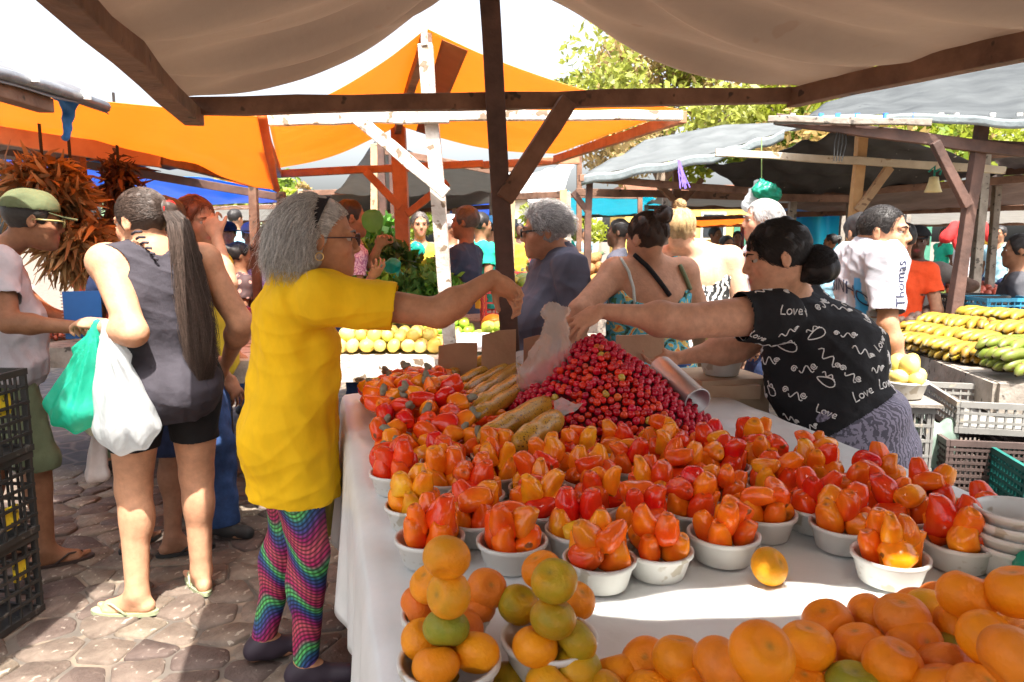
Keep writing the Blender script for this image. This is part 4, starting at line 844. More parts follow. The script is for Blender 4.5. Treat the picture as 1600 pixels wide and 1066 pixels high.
PNAME = ['deep red', 'red', 'red-orange', 'orange', 'yellow-orange', 'yellow']
CM = [[cashew_mesh(10 * i + j, PAL[i]) for j in range(8)] for i in range(6)]
nm = MB(); nm.tube([(-.011, 0, .004), (-.009, 0, -.004), (-.002, 0, -.008), (.006, 0, -.006), (.011, 0, .002), (.0115, 0, .006)], [.003, .0075, .009, .0085, .0065, .002], 9)
NUTM = nm.mesh('nut', True); NUTM.materials.append(NUT)
def put(name, me, loc, R, label, cat, group, sc=1.):
    o = link(name, me); o.location = loc; o.rotation_euler = R; o.scale = (sc,) * 3; return tag(o, label, cat, group)
def pick_col(r=random): return r.choices(range(6), [4, 6, 8, 7, 4, 1.2])[0]
# ------------------------------------------------------------------ bowls
def bowl_mesh(r1=.063, r0=.050, hh=.052, t=.0035):
    b = MB(); b.lathe([(.002, .001), (r0 - .006, 0), (r0, .003), (r0 + (r1 - r0) * .8, hh - .010), (r1 - .0015, hh - .0095), (r1 + .002, hh - .008), (r1 + .0025, hh - .001), (r1 + .001, hh), (r1 - t, hh - .001), (r1 - t - .001, hh - .008), (r0 - t + (r1 - r0) * .5, hh * .5), (r0 - t, .006), (.002, .005)], 36)
    return b.mesh('bowl', True)
BOWLM = mat('bowl_plastic', (.62, .62, .58), .42, c2=(.72, .72, .69), vscale=5, rand=.05, speck=(26, .645, (.46, .42, .34)), bump=.12)
BW = bowl_mesh(); BW.materials.append(BOWLM)
for p in BW.polygons: pass
def put_bowl(p, label, group='white bowls of cashew fruit', sc=1., rz=0):
    o = put('bowl', BW, p, (0, 0, random.uniform(0, 6)), label, 'bowl', group, sc * random.uniform(.97, 1.04)); return o
NFR = 0; HIDF = []
def fill_cashew(p, where, sc=1., seed=0, warm=None, hide=False):
    global NFR
    r = random.Random(seed * 77 + 5); a0 = r.uniform(0, 6.28); k = 4; cols = [pick_col(r) for _ in range(8)]
    if warm is not None: cols = [min(5, max(0, warm + r.choice((-1, 0, 0, 1)))) for _ in cols]
    spots = [(.035, a0 + 2 * math.pi * i / k + r.uniform(-.15, .15), .060 + r.uniform(-.004, .008), r.uniform(.1, .5)) for i in range(k)] + [(.026, a0 + .5 + 2.094 * q, .097 + r.uniform(-.006, .006), r.uniform(0, .6)) for q in range(r.choice((2, 3, 3)))]
    for i, (rad, an, z, tilt) in enumerate(spots):
        ci = cols[i]; me = CM[ci][r.randrange(8)]; R = Matrix.Rotation(an, 3, 'Z') @ Matrix.Rotation(tilt, 3, 'Y') @ Matrix.Rotation(r.uniform(0, 6.28), 3, 'Z')
        if r.random() < .22: R = Matrix.Rotation(an + 1.57, 3, 'Z') @ Matrix.Rotation(1.3, 3, 'Y') @ Matrix.Rotation(r.uniform(0, 6.28), 3, 'Z')
        lp = Vector(p) + Vector((rad * math.cos(an), rad * math.sin(an), z)) * sc
        if hide and i < k and math.sin(an) > (-.25 if hide == 1 else .2): HIDF.append((me, MX(lp, R.to_euler(), sc))); continue
        put('cashew_fruit', me, lp, R.to_euler(), '%s cashew fruit %s' % (PNAME[ci], where), 'fruit', 'cashew fruit ' + where, r.uniform(.84, 1.04) * sc); NFR += 1
bowls = []
def newbowl(px, py, where, label, warm=None, hide=2):
    p = on(px, py, TZ + .0075); bowls.append(p); put_bowl(p, label, sc=1.02); fill_cashew(p, where, 1., len(bowls), warm, hide)
FRONT = [(936, 913, 'in the front bowl beside the stacked tangerines', 'white bowl of cashew fruit in front, beside the stacked tangerines', 3),
         (1027, 897, 'in the second bowl of the front row', 'white bowl of cashew fruit, second from left in the front row', 2),
         (1129, 874, 'in the bowl left of the lone tangerine', 'white bowl of cashew fruit just left of the lone tangerine', 2),
         (1190, 838, 'in the bowl right behind the lone tangerine', 'white bowl of cashew fruit right behind the lone tangerine', 2),
         (1272, 826, 'in the bowl right of and behind the lone tangerine', 'specked white bowl of cashew fruit, two behind the lone tangerine', 1),
         (1388, 908, 'in the sunlit bowl', 'white bowl of cashew fruit with sunlight on its side', 3),
         (1494, 884, 'in the bowl next to the empty stacked bowls', 'white bowl of cashew fruit next to the stack of empty bowls', 2),
         (1316, 856, 'in the bowl half hidden behind the sunlit bowl', 'white bowl of cashew fruit half hidden behind the sunlit one', 2),
         (672, 878, 'in the left-edge bowl behind the tall tangerine stack', 'white bowl of cashew fruit at left edge, behind tall tangerine stack', 2),
         (648, 822, 'in the second-last bowl along the left edge', 'white bowl of cashew fruit with yellow one, along left cloth edge', 4),
         (620, 768, 'in the left-edge bowl near the yellow blouse', 'white bowl of cashew fruit at left edge nearest the yellow blouse', 0),
         (800, 884, 'in the bowl behind the shorter tangerine stack', 'white bowl of cashew fruit behind the shorter tangerine stack', 2)]
for f in FRONT: newbowl(*f[:4], warm=f[4])
def inside(px, py):
    back = np.interp(px, [560, 640, 760, 900, 1100, 1250, 1430, 1560], [770, 752, 735, 726, 712, 735, 800, 850]); left = np.interp(py, [740, 960], [620, 662]); front = np.interp(px, [600, 700, 880, 950, 1100, 1250, 1330, 1430, 1560], [905, 905, 880, 868, 845, 800, 830, 850, 860])
    return back <= py <= front and px >= left
rows = ['the back rows', 'the middle rows', 'the near rows']; cand = []
for j in range(40):
    for i in range(60):
        px, py = 600 + 16 * i, 705 + 5 * j
        if inside(px, py): cand.append((px, py))
cand.sort(key=lambda c: (-c[1], c[0]))
auto = []; occ = list(bowls)
for px, py in cand:
    p = on(px, py, TZ + .0075)
    if all((p - b).length > .128 for b in occ): occ.append(p); auto.append((px, py))
for rw, lo, hi in (('back', 0, 765), ('middle', 765, 815), ('near', 815, 999)):
    for k, (px, py) in enumerate(sorted(q for q in auto if lo <= q[1] < hi)):
        w = '%s from left in the %s rows' % (ordn(k), rw); newbowl(px, py, 'in the bowl ' + w, 'white bowl of cashew fruit, ' + w + ' of the table', hide=1)
# lone tangerine-sized mango-ish fruit and tangerines
def tang_mesh(seed, c1, c2):
    r = np.random.default_rng(seed); fl = r.uniform(.80, .9); ph = r.uniform(0, 6.28); ll = r.uniform(.005, .02)
    def fn(th, p):
        c = math.cos(th); s = math.sin(th); R = .036 * (1 + ll * math.sin(4 * p + ph) * s + .012 * math.sin(2 * p + ph)); z = .036 * fl * c
        if abs(c) > .86: z -= math.copysign((abs(c) - .86) * .05, c)
        return (R * s * math.cos(p), R * s * math.sin(p), z)
    a, b = np.array(c1), np.array(c2); wv = waves(seed, 6, 40, .34); w3 = waves(seed + 9, 7, 150, .2)
    def cf(V):
        t = np.clip(.4 + wv(V) + w3(V), 0, 1)[:, None]; C = a * (1 - t) + b * t; e = (np.exp(-((V[:, 0] ** 2 + V[:, 1] ** 2) / .0045 ** 2)) * (V[:, 2] > 0))[:, None]
        return C * (1 - e * .6) + np.array((.12, .12, .03)) * e * .6
    return radial('tangerine', 18, 26, fn, [TANG], cf)
TP = [((.78, .24, .006), (.82, .29, .008)), ((.76, .19, .005), (.80, .25, .006)), ((.78, .27, .008), (.56, .27, .01)), ((.34, .26, .012), (.58, .27, .01)), ((.22, .25, .02), (.42, .32, .025)), ((.76, .20, .012), (.60, .16, .02))]
TN = ['orange', 'deep orange', 'orange mottled', 'olive-tinged', 'green', 'dull orange']
TM = [[tang_mesh(7 * i + j, *TP[i]) for j in range(3)] for i in range(6)]
def tang(p, ci, label, group, sc=1., R=None):
    return put('tangerine', TM[ci][random.randrange(3)], p, R or Euler((random.gauss(0, .5), random.gauss(0, .5), random.uniform(0, 6.28))), label, 'tangerine', group, sc)
def tpx(px, py, dpx, ci, label, group):                 # placed by its apparent size (0.074 m across)
    tang(dist(px, py, F * .072 / dpx), ci, label, group)
o = tang(on(1202, 885, TZ + .038), 2, 'lone tangerine lying on the white cloth', None); o.scale = (.95, .95, 1.0)
# bowls of stacked tangerines at left
G1 = 'tangerines in the tall left stack'; G2 = 'tangerines in the shorter stack'; G3 = 'tangerines in the second left bowl'
for (px, py, w) in ((702, 1036, 'front left bowl of the tall tangerine stack'), (698, 962, 'bowl behind the tall tangerine stack at left'), (858, 1000, 'bowl under the shorter tangerine stack')):
    p = on(px, py, TZ + .055); p.z = TZ + .0075; put_bowl(p, 'white ' + w, 'white bowls of tangerines', 1.05)
def tz(lst, sfx, grp):
    for px, py, z, ci, lb in lst: tang(on(px, py, z), ci, lb + sfx, grp, .87)
tz([(681, 1040, .922, 0, 'front orange tangerine low in the'), (744, 1020, .922, 0, 'right-hand orange tangerine low in the'), (661, 1000, .922, 0, 'left-hand orange tangerine low in the'), (722, 985, .922, 5, 'hidden rear tangerine in the'), (697, 981, .960, 4, 'green tangerine in the middle of the'), (701, 929, 1.012, 2, 'mottled orange tangerine second from top of the'), (698, 871, 1.066, 2, 'topmost orange tangerine of the')], ' tall left stack', G1)
tz([(654, 948, .922, 5, 'brown-scarred tangerine at the left of the'), (742, 950, .922, 5, 'dull tangerine at the right of the'), (760, 920, .950, 5, 'raised dull orange tangerine of the'), (697, 935, .925, 1, 'rear tangerine of the'), (672, 912, .965, 0, 'upper hidden tangerine of the')], ' second left bowl', G3)
tz([(836, 1011, .922, 0, 'front orange tangerine under the'), (900, 1002, .922, 3, 'olive tangerine at the foot of the'), (810, 945, .930, 3, 'olive tangerine at the left of the'), (868, 975, .922, 0, 'hidden orange tangerine under the'), (900, 938, .925, 0, 'sunlit orange tangerine at the right of the'), (864, 966, .966, 3, 'olive-orange tangerine in the middle of the'), (866, 908, 1.018, 3, 'topmost olive tangerine of the'), (846, 890, .985, 1, 'orange tangerine just behind the top of the')], ' shorter stack', G2)
# the near heap of tangerines along the table end
heap_g = 'tangerines heaped at the near end of the table'
HP = [(1125, 1040, 92, 5), (1190, 1022, 104, 1), (1260, 1010, 88, 1), (1372, 985, 72, 5), (1410, 965, 84, 5), (1452, 958, 80, 2), (1510, 932, 88, 1), (1430, 1005, 86, 1), (1500, 985, 84, 1), (1545, 1000, 96, 1), (1590, 925, 92, 1), (1585, 1030, 110, 5),
      (1060, 1030, 84, 0), (1010, 1035, 80, 1), (965, 1055, 80, 0), (900, 1045, 82, 3), (925, 1015, 62, 0), (860, 1075, 84, 2), (790, 1075, 80, 3), (840, 1025, 78, 2), (1340, 1035, 84, 1), (1395, 1040, 92, 1), (1470, 1030, 86, 4), (1335, 1075, 92, 4), (1250, 1075, 90, 1), (1170, 1085, 90, 1), (1470, 1080, 96, 1), (1530, 1085, 100, 5), (1400, 1085, 90, 1),
      (1305, 1005, 66, 2), (1360, 1000, 70, 3), (1290, 1050, 80, 2), (1090, 1075, 86, 1), (1020, 1080, 84, 0), (940, 1090, 84, 2), (1545, 950, 76, 1), (700, 1090, 80, 3), (740, 1085, 74, 1), (1560, 970, 80, 5)]
for k, (px, py, d, ci) in enumerate(sorted(HP)):
    tpx(px, py, d, ci, '%s tangerine of the near heap, %s from its left end' % (TN[ci], ordn(k)), heap_g)
lw = [on(px, 1066 + dy, TZ + .035) for px, dy in ()]
# tangerines under the visible ones, so that the heap rests on the cloth
base_pts = []
for i in range(16):
    for j in range(6):
        u = .02 + .074 * i + .037 * (j % 2) ; v = .60 + .064 * j; p = T(u, v, TZ + .037)
        if v > np.interp(u, [0, .45, .6, .9, 1.2], [.74, .78, .80, .93, .95]): continue
        if U0 < u < U1 - .02: base_pts.append((TM[random.choice((0, 1, 1, 2, 5))][random.randrange(3)], MX(p, (random.gauss(0, .5), random.gauss(0, .5), 0))))
for i in range(8):
    for j in range(4):
        u = .66 + .074 * i; v = .63 + .064 * j; 
        if u > U1 - .1: continue
        base_pts.append((TM[random.choice((0, 1, 1, 5))][0], MX(T(u, v, TZ + .092), (random.gauss(0, .5), random.gauss(0, .5), 0))))
mass('tangerine_heap', 'tangerines lying under the top ones of the near heap', 'tangerines', base_pts)
# ------------------------------------------------------------------ stack of empty bowls
p0 = on(1580, 895, TZ + .008)
for k in range(4):
    o = put('bowl', BW, p0 + Vector((.002 * k, 0, .022 * k)), (.02 * (k % 2), .02, k), ['lowest', 'second-lowest', 'second-highest', 'uppermost'][k] + ' empty white bowl in the stack at the right', 'bowl', 'stacked empty bowls', 1.12)
S = SDF(); q = on(1588, 935, TZ + .01)
S.cap(q + Vector((-.03, -.02, .02)), q + Vector((.08, .0, .045)), .02, .03, k=.02).cap(q, q + Vector((.04, .03, .05)), .02, .025, k=.02).ell(q + Vector((-.03, -.03, .01)), (.035, .02, .012))
tag(sdf_obj('plastic_bag', S, .006, mat('green_plastic_bag', (.02, .33, .22), .35, var=.25, vscale=18, trans=.3, tcol=(.03, .55, .36)), disp=waves(21, 10, 90, .004)), 'crumpled green plastic bag beside the stacked empty bowls', 'bag')
# ------------------------------------------------------------------ loose heap of cashew fruit with their nuts
def heap_top(u, v): # height of the loose heap
    c = math.exp(-(((u - .33) / .30) ** 2 + ((v - 2.36) / .42) ** 2) ** 1.5); return .04 + .125 * c
pts = []; tries = 0; rr = random.Random(3)
while len(pts) < 105 and tries < 9000:
    tries += 1; u = rr.uniform(.13, .70); v = rr.uniform(1.86, 2.84)
    px = u; 
    if u > .62 - .25 * (2.4 - v) * 0 and v < 2.2: continue
    if v < 1.98 and u > .45: continue
    if u > .50 + .10 * (v < 2.5) + .06 * (v > 2.7): continue
    z = TZ + heap_top(u, v)
    p = T(u, v, z); hx, hy = proj(p)
    if hx > np.interp(hy, [560, 580, 640, 700], [715, 690, 728, 752]): continue
    if all((p - q).length > .050 for q in pts): pts.append(p)
NW = 'on the loose heap by the yellow blouse'
for p in pts:
    ci = pick_col(rr); me = CM[ci][rr.randrange(8)]; th = rr.uniform(0, 6.28); R = Matrix.Rotation(th, 3, 'Z') @ Matrix.Rotation(rr.uniform(.8, 2.0), 3, 'Y') @ Matrix.Rotation(rr.uniform(0, 6.28), 3, 'Z'); sc = rr.uniform(.95, 1.15)
    nut = rr.random() < .62
    o = put('cashew_fruit', me, p, R.to_euler(), '%s cashew fruit %s %s' % (PNAME[ci], 'with its nut' if nut else 'without visible nut', NW), 'fruit', 'cashew fruit on the loose heap', sc)
    if nut:
        n = link('nut', NUTM, o); n.location = (0, 0, .046); n.rotation_euler = (rr.uniform(-.5, .5), rr.uniform(-.5, .5), rr.uniform(0, 6.28)); n.scale = (1.25,) * 3
for i in range(9):
    for j in range(13):
        u, v = .15 + .05 * i + .025 * (j % 2), 1.9 + .072 * j
        h2 = heap_top(u, v)
        if h2 > .06 and u < .52: HIDF.append((CM[pick_col(rr)][0], MX(T(u, v, TZ + h2 - .048), (1.4, rr.uniform(0, 1), rr.uniform(0, 6)))))
mass('cashew_heap', 'cashew fruit hidden lower in the bowls and the loose heap', 'fruit', HIDF)
# ------------------------------------------------------------------ bags of passion-fruit pulp
PULP = mat('passion_pulp', (.46, .23, .018), .28, c2=(.54, .29, .03), vscale=18, bump=.0, coat=.25, speck=(170, .60, (.10, .05, .012)), spec=.35)
FILM = mat('clear_film', (.75, .74, .70), .12, var=.1, spec=.7, alpha=.38, bump=.6, bscale=40)
PB = [((690, 590), (778, 553), .022, 'farthest'), ((712, 600), (795, 560), .021, 'second farthest'), ((722, 612), (806, 566), .022, 'third farthest'), ((734, 624), (812, 572), .024, 'fourth farthest'), ((740, 636), (815, 590), .024, 'fourth nearest'), ((736, 655), (830, 600), .031, 'third nearest, big'), ((750, 688), (858, 628), .033, 'second nearest, thick'), ((806, 698), (872, 652), .034, 'nearest, short')]
for k, (a, b, r, w) in enumerate(PB):
    z = TZ + .12 if k < 5 else TZ + .095; A, B3 = on(a[0], a[1], z), on(b[0], b[1], z + .025); e = empty('pulp_bag', A, 0, 'clear bag of speckled passion-fruit pulp, %s of the row' % w, 'bag', 'bags of passion-fruit pulp'); dd = (B3 - A); n = 12
    m = MB(); m.tube([dd * (i / n) + Vector((0, 0, .003 * math.sin(i * 1.7 + k))) for i in range(n + 1)], [r * (.35 if i in (0,) else .82 if i in (1,) else .9 if i == n - 1 else .5 if i == n else 1 + .05 * math.sin(i * 2.1 + k)) for i in range(n + 1)], 18); m.build('pulp', PULP, e, True)
    d = dd.normalized(); m = MB(); s = Vector((0, 0, 1)).cross(d)
    tailp = dd + d * .005
    vs = []; 
    for i in range(7):
        for j in range(5): vs.append(tailp + d * (.012 * i) + s * (j - 2) * (.006 + .0035 * i) + Vector((0, 0, .01 * math.sin(i * 1.3 + j * 2 + k) * i / 6 + .004 * i)))
    m.add(vs, [(i * 5 + j, (i + 1) * 5 + j, (i + 1) * 5 + j + 1, i * 5 + j + 1) for i in range(6) for j in range(4)]); m.build('knotted_tail', FILM, e, True)
    if k < 8:    # something for the upper bags to lie on
        pass
MB().box(T(.62, 2.42, TZ + .035), (.34, .55, .06), YAW).build('wooden_tray', WOOD()); tag(bpy.data.objects['wooden_tray'], 'flat wooden tray under the bags of passion-fruit pulp', 'tray')
# cardboard flaps behind them
CB = mat('cardboard', (.32, .19, .115), .85, c2=(.40, .25, .155), vscale=7, bump=.2, bscale=60)
CBP = mat('cardboard_pale', (.48, .33, .22), .85, c2=(.56, .40, .27), vscale=7, bump=.2, bscale=60)
cbx = empty('cardboard_box', T(.62, 2.80, TZ), YAW, 'open brown cardboard box behind the pulp bags', 'box')
for nm_, a, b, zt, tl in (('flap', (684, 590), (745, 586), 542, .03), ('flap', (752, 580), (806, 572), 526, .05), ('flap', (818, 575), (862, 570), 528, -.02)):
    p, q = at(a[0], a[1], 2.72), at(b[0], b[1], 2.74); hgt = at(a[0], zt, 2.76) - at(a[0], a[1], 2.76); k = Vector((0, tl, 0)); m = MB(); th = Vector((0, .006, 0)); mid = (p + q) / 2 + hgt * 1.04 + k
    vs = [p, q, q + hgt + k, mid, p + hgt * .97 + k]; m.add(vs + [x + th for x in vs], [(0, 1, 2, 3, 4), (9, 8, 7, 6, 5)] + [(i, 5 + i, 5 + (i + 1) % 5, (i + 1) % 5) for i in range(5)]); o = m.build(nm_, CB, cbx); o.matrix_parent_inverse = cbx.matrix_basis.inverted()
o = MB().box((0, 0, .035), (.42, .24, .07)).build('tray', CB, cbx)
cb2 = tag(MB().box(on(1128, 598, TZ + .05) + Vector((.0, .06, -.022)), (.26, .30, .055), YAW - .25).build('cardboard_box', CBP, bevel=.003), 'flat pale cardboard box at the far right corner of the cloth', 'box')
cb3 = tag(MB().box(at(1000, 545, 2.86) , (.20, .012, .11), YAW).build('cardboard_sheet', CBP), 'pale cardboard sheet standing behind the red acerola heap', 'cardboard')
# ------------------------------------------------------------------ acerola heap
def ac_mesh(seed, c1, c2):
    r = np.random.default_rng(seed)
    def fn(th, p):
        c = math.cos(th); s = math.sin(th); R = .0118 * (1 + .045 * math.cos(3 * p) * s); z = .0108 * c
        if c > .8: z -= (c - .8) * .016
        return (R * s * math.cos(p), R * s * math.sin(p), z)
    a, b = np.array(c1), np.array(c2); wv = waves(seed, 4, 90, .5)
    def cf(V): t = np.clip(.5 + wv(V), 0, 1)[:, None]; return a * (1 - t) + b * t
    return radial('acerola', 8, 12, fn, [CHERRY], cf)
AM = [ac_mesh(1, (.62, .006, .010), (.72, .014, .014)), ac_mesh(2, (.42, .003, .008), (.58, .007, .010)), ac_mesh(3, (.68, .02, .02), (.7, .05, .02)), ac_mesh(4, (.66, .16, .025), (.55, .05, .02)), ac_mesh(5, (.5, .36, .05), (.62, .30, .05))]
AN = ['bright red', 'dark red', 'light red', 'orange-red', 'yellowish']
hc_ = uv(at(930, 600, 2.42)); hc_ = (hc_[0], hc_[1])
def ac_h(u, v):
    du, dv = (u - hc_[0]), (v - hc_[1]); s, c = math.sin(-.35), math.cos(-.35); a, b = du * c - dv * s, du * s + dv * c
    r = math.sqrt((a / .37) ** 2 + (b / .43) ** 2); return max(0, .29 * (1 - r ** 1.2))
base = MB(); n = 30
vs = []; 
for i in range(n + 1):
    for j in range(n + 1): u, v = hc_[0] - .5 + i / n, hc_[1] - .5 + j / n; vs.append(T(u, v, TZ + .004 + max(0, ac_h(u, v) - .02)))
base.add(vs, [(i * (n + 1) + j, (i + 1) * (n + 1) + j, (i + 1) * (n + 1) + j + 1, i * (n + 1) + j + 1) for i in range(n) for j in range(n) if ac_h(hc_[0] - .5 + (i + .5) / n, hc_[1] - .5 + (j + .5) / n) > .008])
cam_p = Vector((0, 0, CAM_H)); cand = []; rr = random.Random(5)
for i in range(46):
    for j in range(52):
        u = hc_[0] - .5 + .0225 * (i + .5 * (j % 2)) ; v = hc_[1] - .5 + .0196 * j; hh = ac_h(u, v)
        if hh > .004:
            e = .01; nn = Vector((-(ac_h(u + e, v) - hh) / e, -(ac_h(u, v + e) - hh) / e, 1)); p = T(u + rr.uniform(-.005, .005), v + rr.uniform(-.005, .005), TZ + .012 + hh + rr.uniform(-.006, .006))
            nw = (RV * nn.x + DV * nn.y + Vector((0, 0, 1))).normalized(); cand.append((nw.dot((cam_p - p).normalized()) - .0 * p.y, p))
# steep flanks need rows of their own
for a in range(96):
    for zz in range(13):
        an = a * 2 * math.pi / 96 + .04 * (zz % 2); lo, hi = 0, .6
        for _ in range(18):
            md = (lo + hi) / 2
            if ac_h(hc_[0] + md * math.cos(an), hc_[1] + md * math.sin(an)) > .0175 * zz: lo = md
            else: hi = md
        p = T(hc_[0] + lo * math.cos(an), hc_[1] + lo * math.sin(an), TZ + .011 + .0175 * zz + rr.uniform(-.004, .004))
        if all((p - q).length > .0185 for _, q in cand): cand.append(((cam_p - p).normalized().dot((p - T(hc_[0], hc_[1], TZ)).normalized()), p))
cand.sort(key=lambda c: -c[0] + .12 * (c[1].y))
hid = MB(); seen = 0
for k, (fc, p) in enumerate(cand):
    ci = rr.choices(range(5), [10, 8, 3, 1, .3])[0]
    if k < 300:
        put('acerola', AM[ci], p, (rr.uniform(0, 6), rr.uniform(0, 6), 0), '%s acerola cherry on the %s of the red heap' % (AN[ci], 'crest' if p.z > TZ + .2 else ('left' if proj(p)[0] < 900 else 'right' if proj(p)[0] > 1010 else 'middle') + (' upper slope' if p.z > TZ + .13 else ' lower slope' if p.z > TZ + .06 else ' foot')), 'cherry', 'acerola cherries on the heap', rr.uniform(.9, 1.12))
    else:
        me = AM[ci]; b0 = len(hid.v); sc = rr.uniform(.9, 1.1); R = Euler((rr.uniform(0, 6), rr.uniform(0, 6), 0)).to_matrix()
        hid.v += [tuple(p + R @ v.co * sc) for v in me.vertices]; hid.f += [tuple(i + b0 for i in q.vertices) for q in me.polygons]
me = hid.mesh('acerola_heap', True); setcol(me, np.repeat(np.array([[.56, .006, .010, 1]]), len(me.vertices), 0)); me.materials.append(CHERRY); o = link('acerola_heap', me); tag(o, 'red acerola cherries deeper in and behind the heap', 'cherries', kind='stuff')
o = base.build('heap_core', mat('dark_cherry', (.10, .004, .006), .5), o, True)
# tin cup lying on the heap's right flank
cA, cB = at(1030, 572, 2.50), at(1090, 628, 2.28); ax = (cB - cA); R3 = ax.to_track_quat('Z', 'Y').to_matrix(); m = MB(); Lc = ax.length
m.lathe([(.001, .004), (.038, .004), (.043, .012), (.044, Lc - .006), (.0465, Lc - .003), (.0465, Lc), (.042, Lc), (.041, .016), (.001, .012)], 28, cA, R3)
tag(m.build('measuring_cup', mat('aluminium', (.55, .55, .56), .42, metal=.75, var=.1, vscale=14, bump=.05), None, True), 'dull aluminium measuring cup lying against the acerola heap', 'cup')
# ------------------------------------------------------------------ cloth materials
def cm(name, c, rough=.8, **k): return mat(name, c, rough, var=k.pop('var', .12), vscale=k.pop('vscale', 9), bump=k.pop('bump', .8), bscale=k.pop('bscale', 16), spec=.2, sheen=.0, bdist=k.pop('bdist', .012), **k)
YELLOW = cm('yellow_jersey', (.78, .46, .008), bscale=11, bump=.5, stretch=(1, 1, .55))
def leggings():
    m = bpy.data.materials.new('patterned_leggings'); m.use_nodes = True; t = m.node_tree; p = t.nodes['Principled BSDF']; L = t.links.new; p.inputs['Roughness'].default_value = .6
    tc = N(t, 'TexCoord'); sp = N(t, 'SeparateXYZ'); L(tc.outputs['Object'], sp.inputs[0])
    def ma(op, a, b=None, c=None):
        n = N(t, 'Math', operation=op)
        for i, q in enumerate((a, b, c)):
            if q is None: continue
            if isinstance(q, (int, float)): n.inputs[i].default_value = q
            else: L(q, n.inputs[i])
        return n.outputs[0]
    x, y, z = sp.outputs; s = ma('ADD', ma('MULTIPLY', y, 1.0), ma('MULTIPLY', x, .55))
    bend = ma('MULTIPLY', ma('SINE', ma('ADD', ma('MULTIPLY', s, 30), ma('MULTIPLY', z, 9))), .045); zz = ma('ADD', z, ma('ADD', bend, ma('MULTIPLY', s, .35)))
    fr = ma('FRACT', ma('MULTIPLY', zz, 5.6)); r = N(t, 'ValToRGB'); e = r.color_ramp.elements; e[0].position = 0; e[0].color = (.42, .008, .12, 1); e[1].position = 1; e[1].color = (.45, .01, .14, 1)
    for pos, c in ((.26, (.55, .09, .12)), (.44, (.34, .01, .13)), (.58, (.06, .05, .25)), (.72, (.02, .12, .25)), (.84, (.12, .55, .12)), (.92, (.10, .30, .16))): q = e.new(pos); q.color = c + (1,)
    L(fr, r.inputs[0]); z2 = ma('ADD', z, ma('MULTIPLY', bend, .7)); ln = ma('SINE', ma('MULTIPLY', z2, 460)); l2 = ma('SINE', ma('ADD', ma('MULTIPLY', s, 420), ma('MULTIPLY', ma('SINE', ma('MULTIPLY', z, 30)), 2.5)))
    d = ma('MULTIPLY', ma('ADD', ln, 1), .5); d2 = ma('MULTIPLY', ma('ADD', l2, 1), .5); k = ma('MULTIPLY', ma('POWER', d, .7), ma('ADD', ma('MULTIPLY', d2, .6), .4)); k = ma('ADD', ma('MULTIPLY', k, 1.15), .12)
    mx = N(t, 'MixRGB', blend_type='MULTIPLY'); mx.inputs[0].default_value = 1; L(r.outputs[0], mx.inputs[1]); L(k, mx.inputs[2]); L(mx.outputs[0], p.inputs[0]); return m
def print_mat(name, c1, c2, scale, thr=.5, dist_=2., kind='noise'):
    m = bpy.data.materials.new(name); MATS[name] = m; m.use_nodes = True; t = m.node_tree; p = t.nodes['Principled BSDF']; L = t.links.new; p.inputs['Roughness'].default_value = .75
    tc = N(t, 'TexCoord')
    if kind == 'wave': w = N(t, 'TexWave'); w.inputs['Scale'].default_value = scale; w.inputs['Distortion'].default_value = dist_; w.inputs['Detail'].default_value = 3; w.inputs['Detail Scale'].default_value = 1.6
    elif kind == 'dots': w = N(t, 'TexVoronoi'); w.inputs['Scale'].default_value = scale; w.inputs['Randomness'].default_value = .35
    else: w = N(t, 'TexNoise'); w.inputs['Scale'].default_value = scale; w.inputs['Distortion'].default_value = dist_
    L(tc.outputs['Object'], w.inputs[0]); r = N(t, 'ValToRGB'); e = r.color_ramp.elements; e[0].position = thr - .03; e[1].position = thr + .03; e[0].color = tuple(c1) + (1,); e[1].color = tuple(c2) + (1,)
    L(w.outputs[0], r.inputs[0]); L(r.outputs[0], p.inputs[0]); return m
def floral():
    m = bpy.data.materials.new('floral_print'); m.use_nodes = True; t = m.node_tree; p = t.nodes['Principled BSDF']; L = t.links.new; p.inputs['Roughness'].default_value = .7
    tc = N(t, 'TexCoord'); w = N(t, 'TexNoise'); w.inputs['Scale'].default_value = 16; w.inputs['Distortion'].default_value = 1.5; w.inputs['Detail'].default_value = 3; L(tc.outputs['Object'], w.inputs[0]); r = N(t, 'ValToRGB'); e = r.color_ramp.elements
    e[0].position = .3; e[0].color = (.02, .05, .05, 1); e[1].position = .75; e[1].color = (.75, .45, .08, 1)
    for pos, c in ((.40, (.06, .22, .10)), (.44, (.08, .40, .55)), (.54, (.10, .45, .6)), (.57, (.7, .55, .15)), (.64, (.72, .22, .05))): q = e.new(pos); q.color = c + (1,)
    r.color_ramp.interpolation = 'CONSTANT'; L(w.outputs[0], r.inputs[0]); L(r.outputs[0], p.inputs[0]); return m
JEANS = cm('jeans', (.035, .075, .20), vscale=14, var=.35)
BLACKC = cm('black_cloth', (.016, .016, .018), .85); DARKGREY = cm('dark_tank', (.045, .040, .050), .8); SLATE = cm('slate_tee', (.085, .088, .125), .75, bscale=12, bump=.6, stretch=(1, 1, .5)); WHITET = cm('white_tee', (.52, .50, .53), .8); KHAKI = cm('khaki_green', (.16, .19, .11)); NAVY = cm('navy_cloth', (.02, .03, .075))
GREY = cm('grey_polo', (.19, .165, .15)); LIME = cm('yellow_green_shirt', (.50, .42, .035)); ORANGE = cm('orange_red_shirt', (.75, .08, .02)); SKYB = cm('light_blue_tee', (.26, .46, .56)); GREENJ = cm('green_tee', (.02, .40, .26)); YEL2 = cm('yellow_shirt', (.72, .42, .05)); PURP = print_mat('purple_print', (.30, .12, .26), (.55, .4, .5), 40)
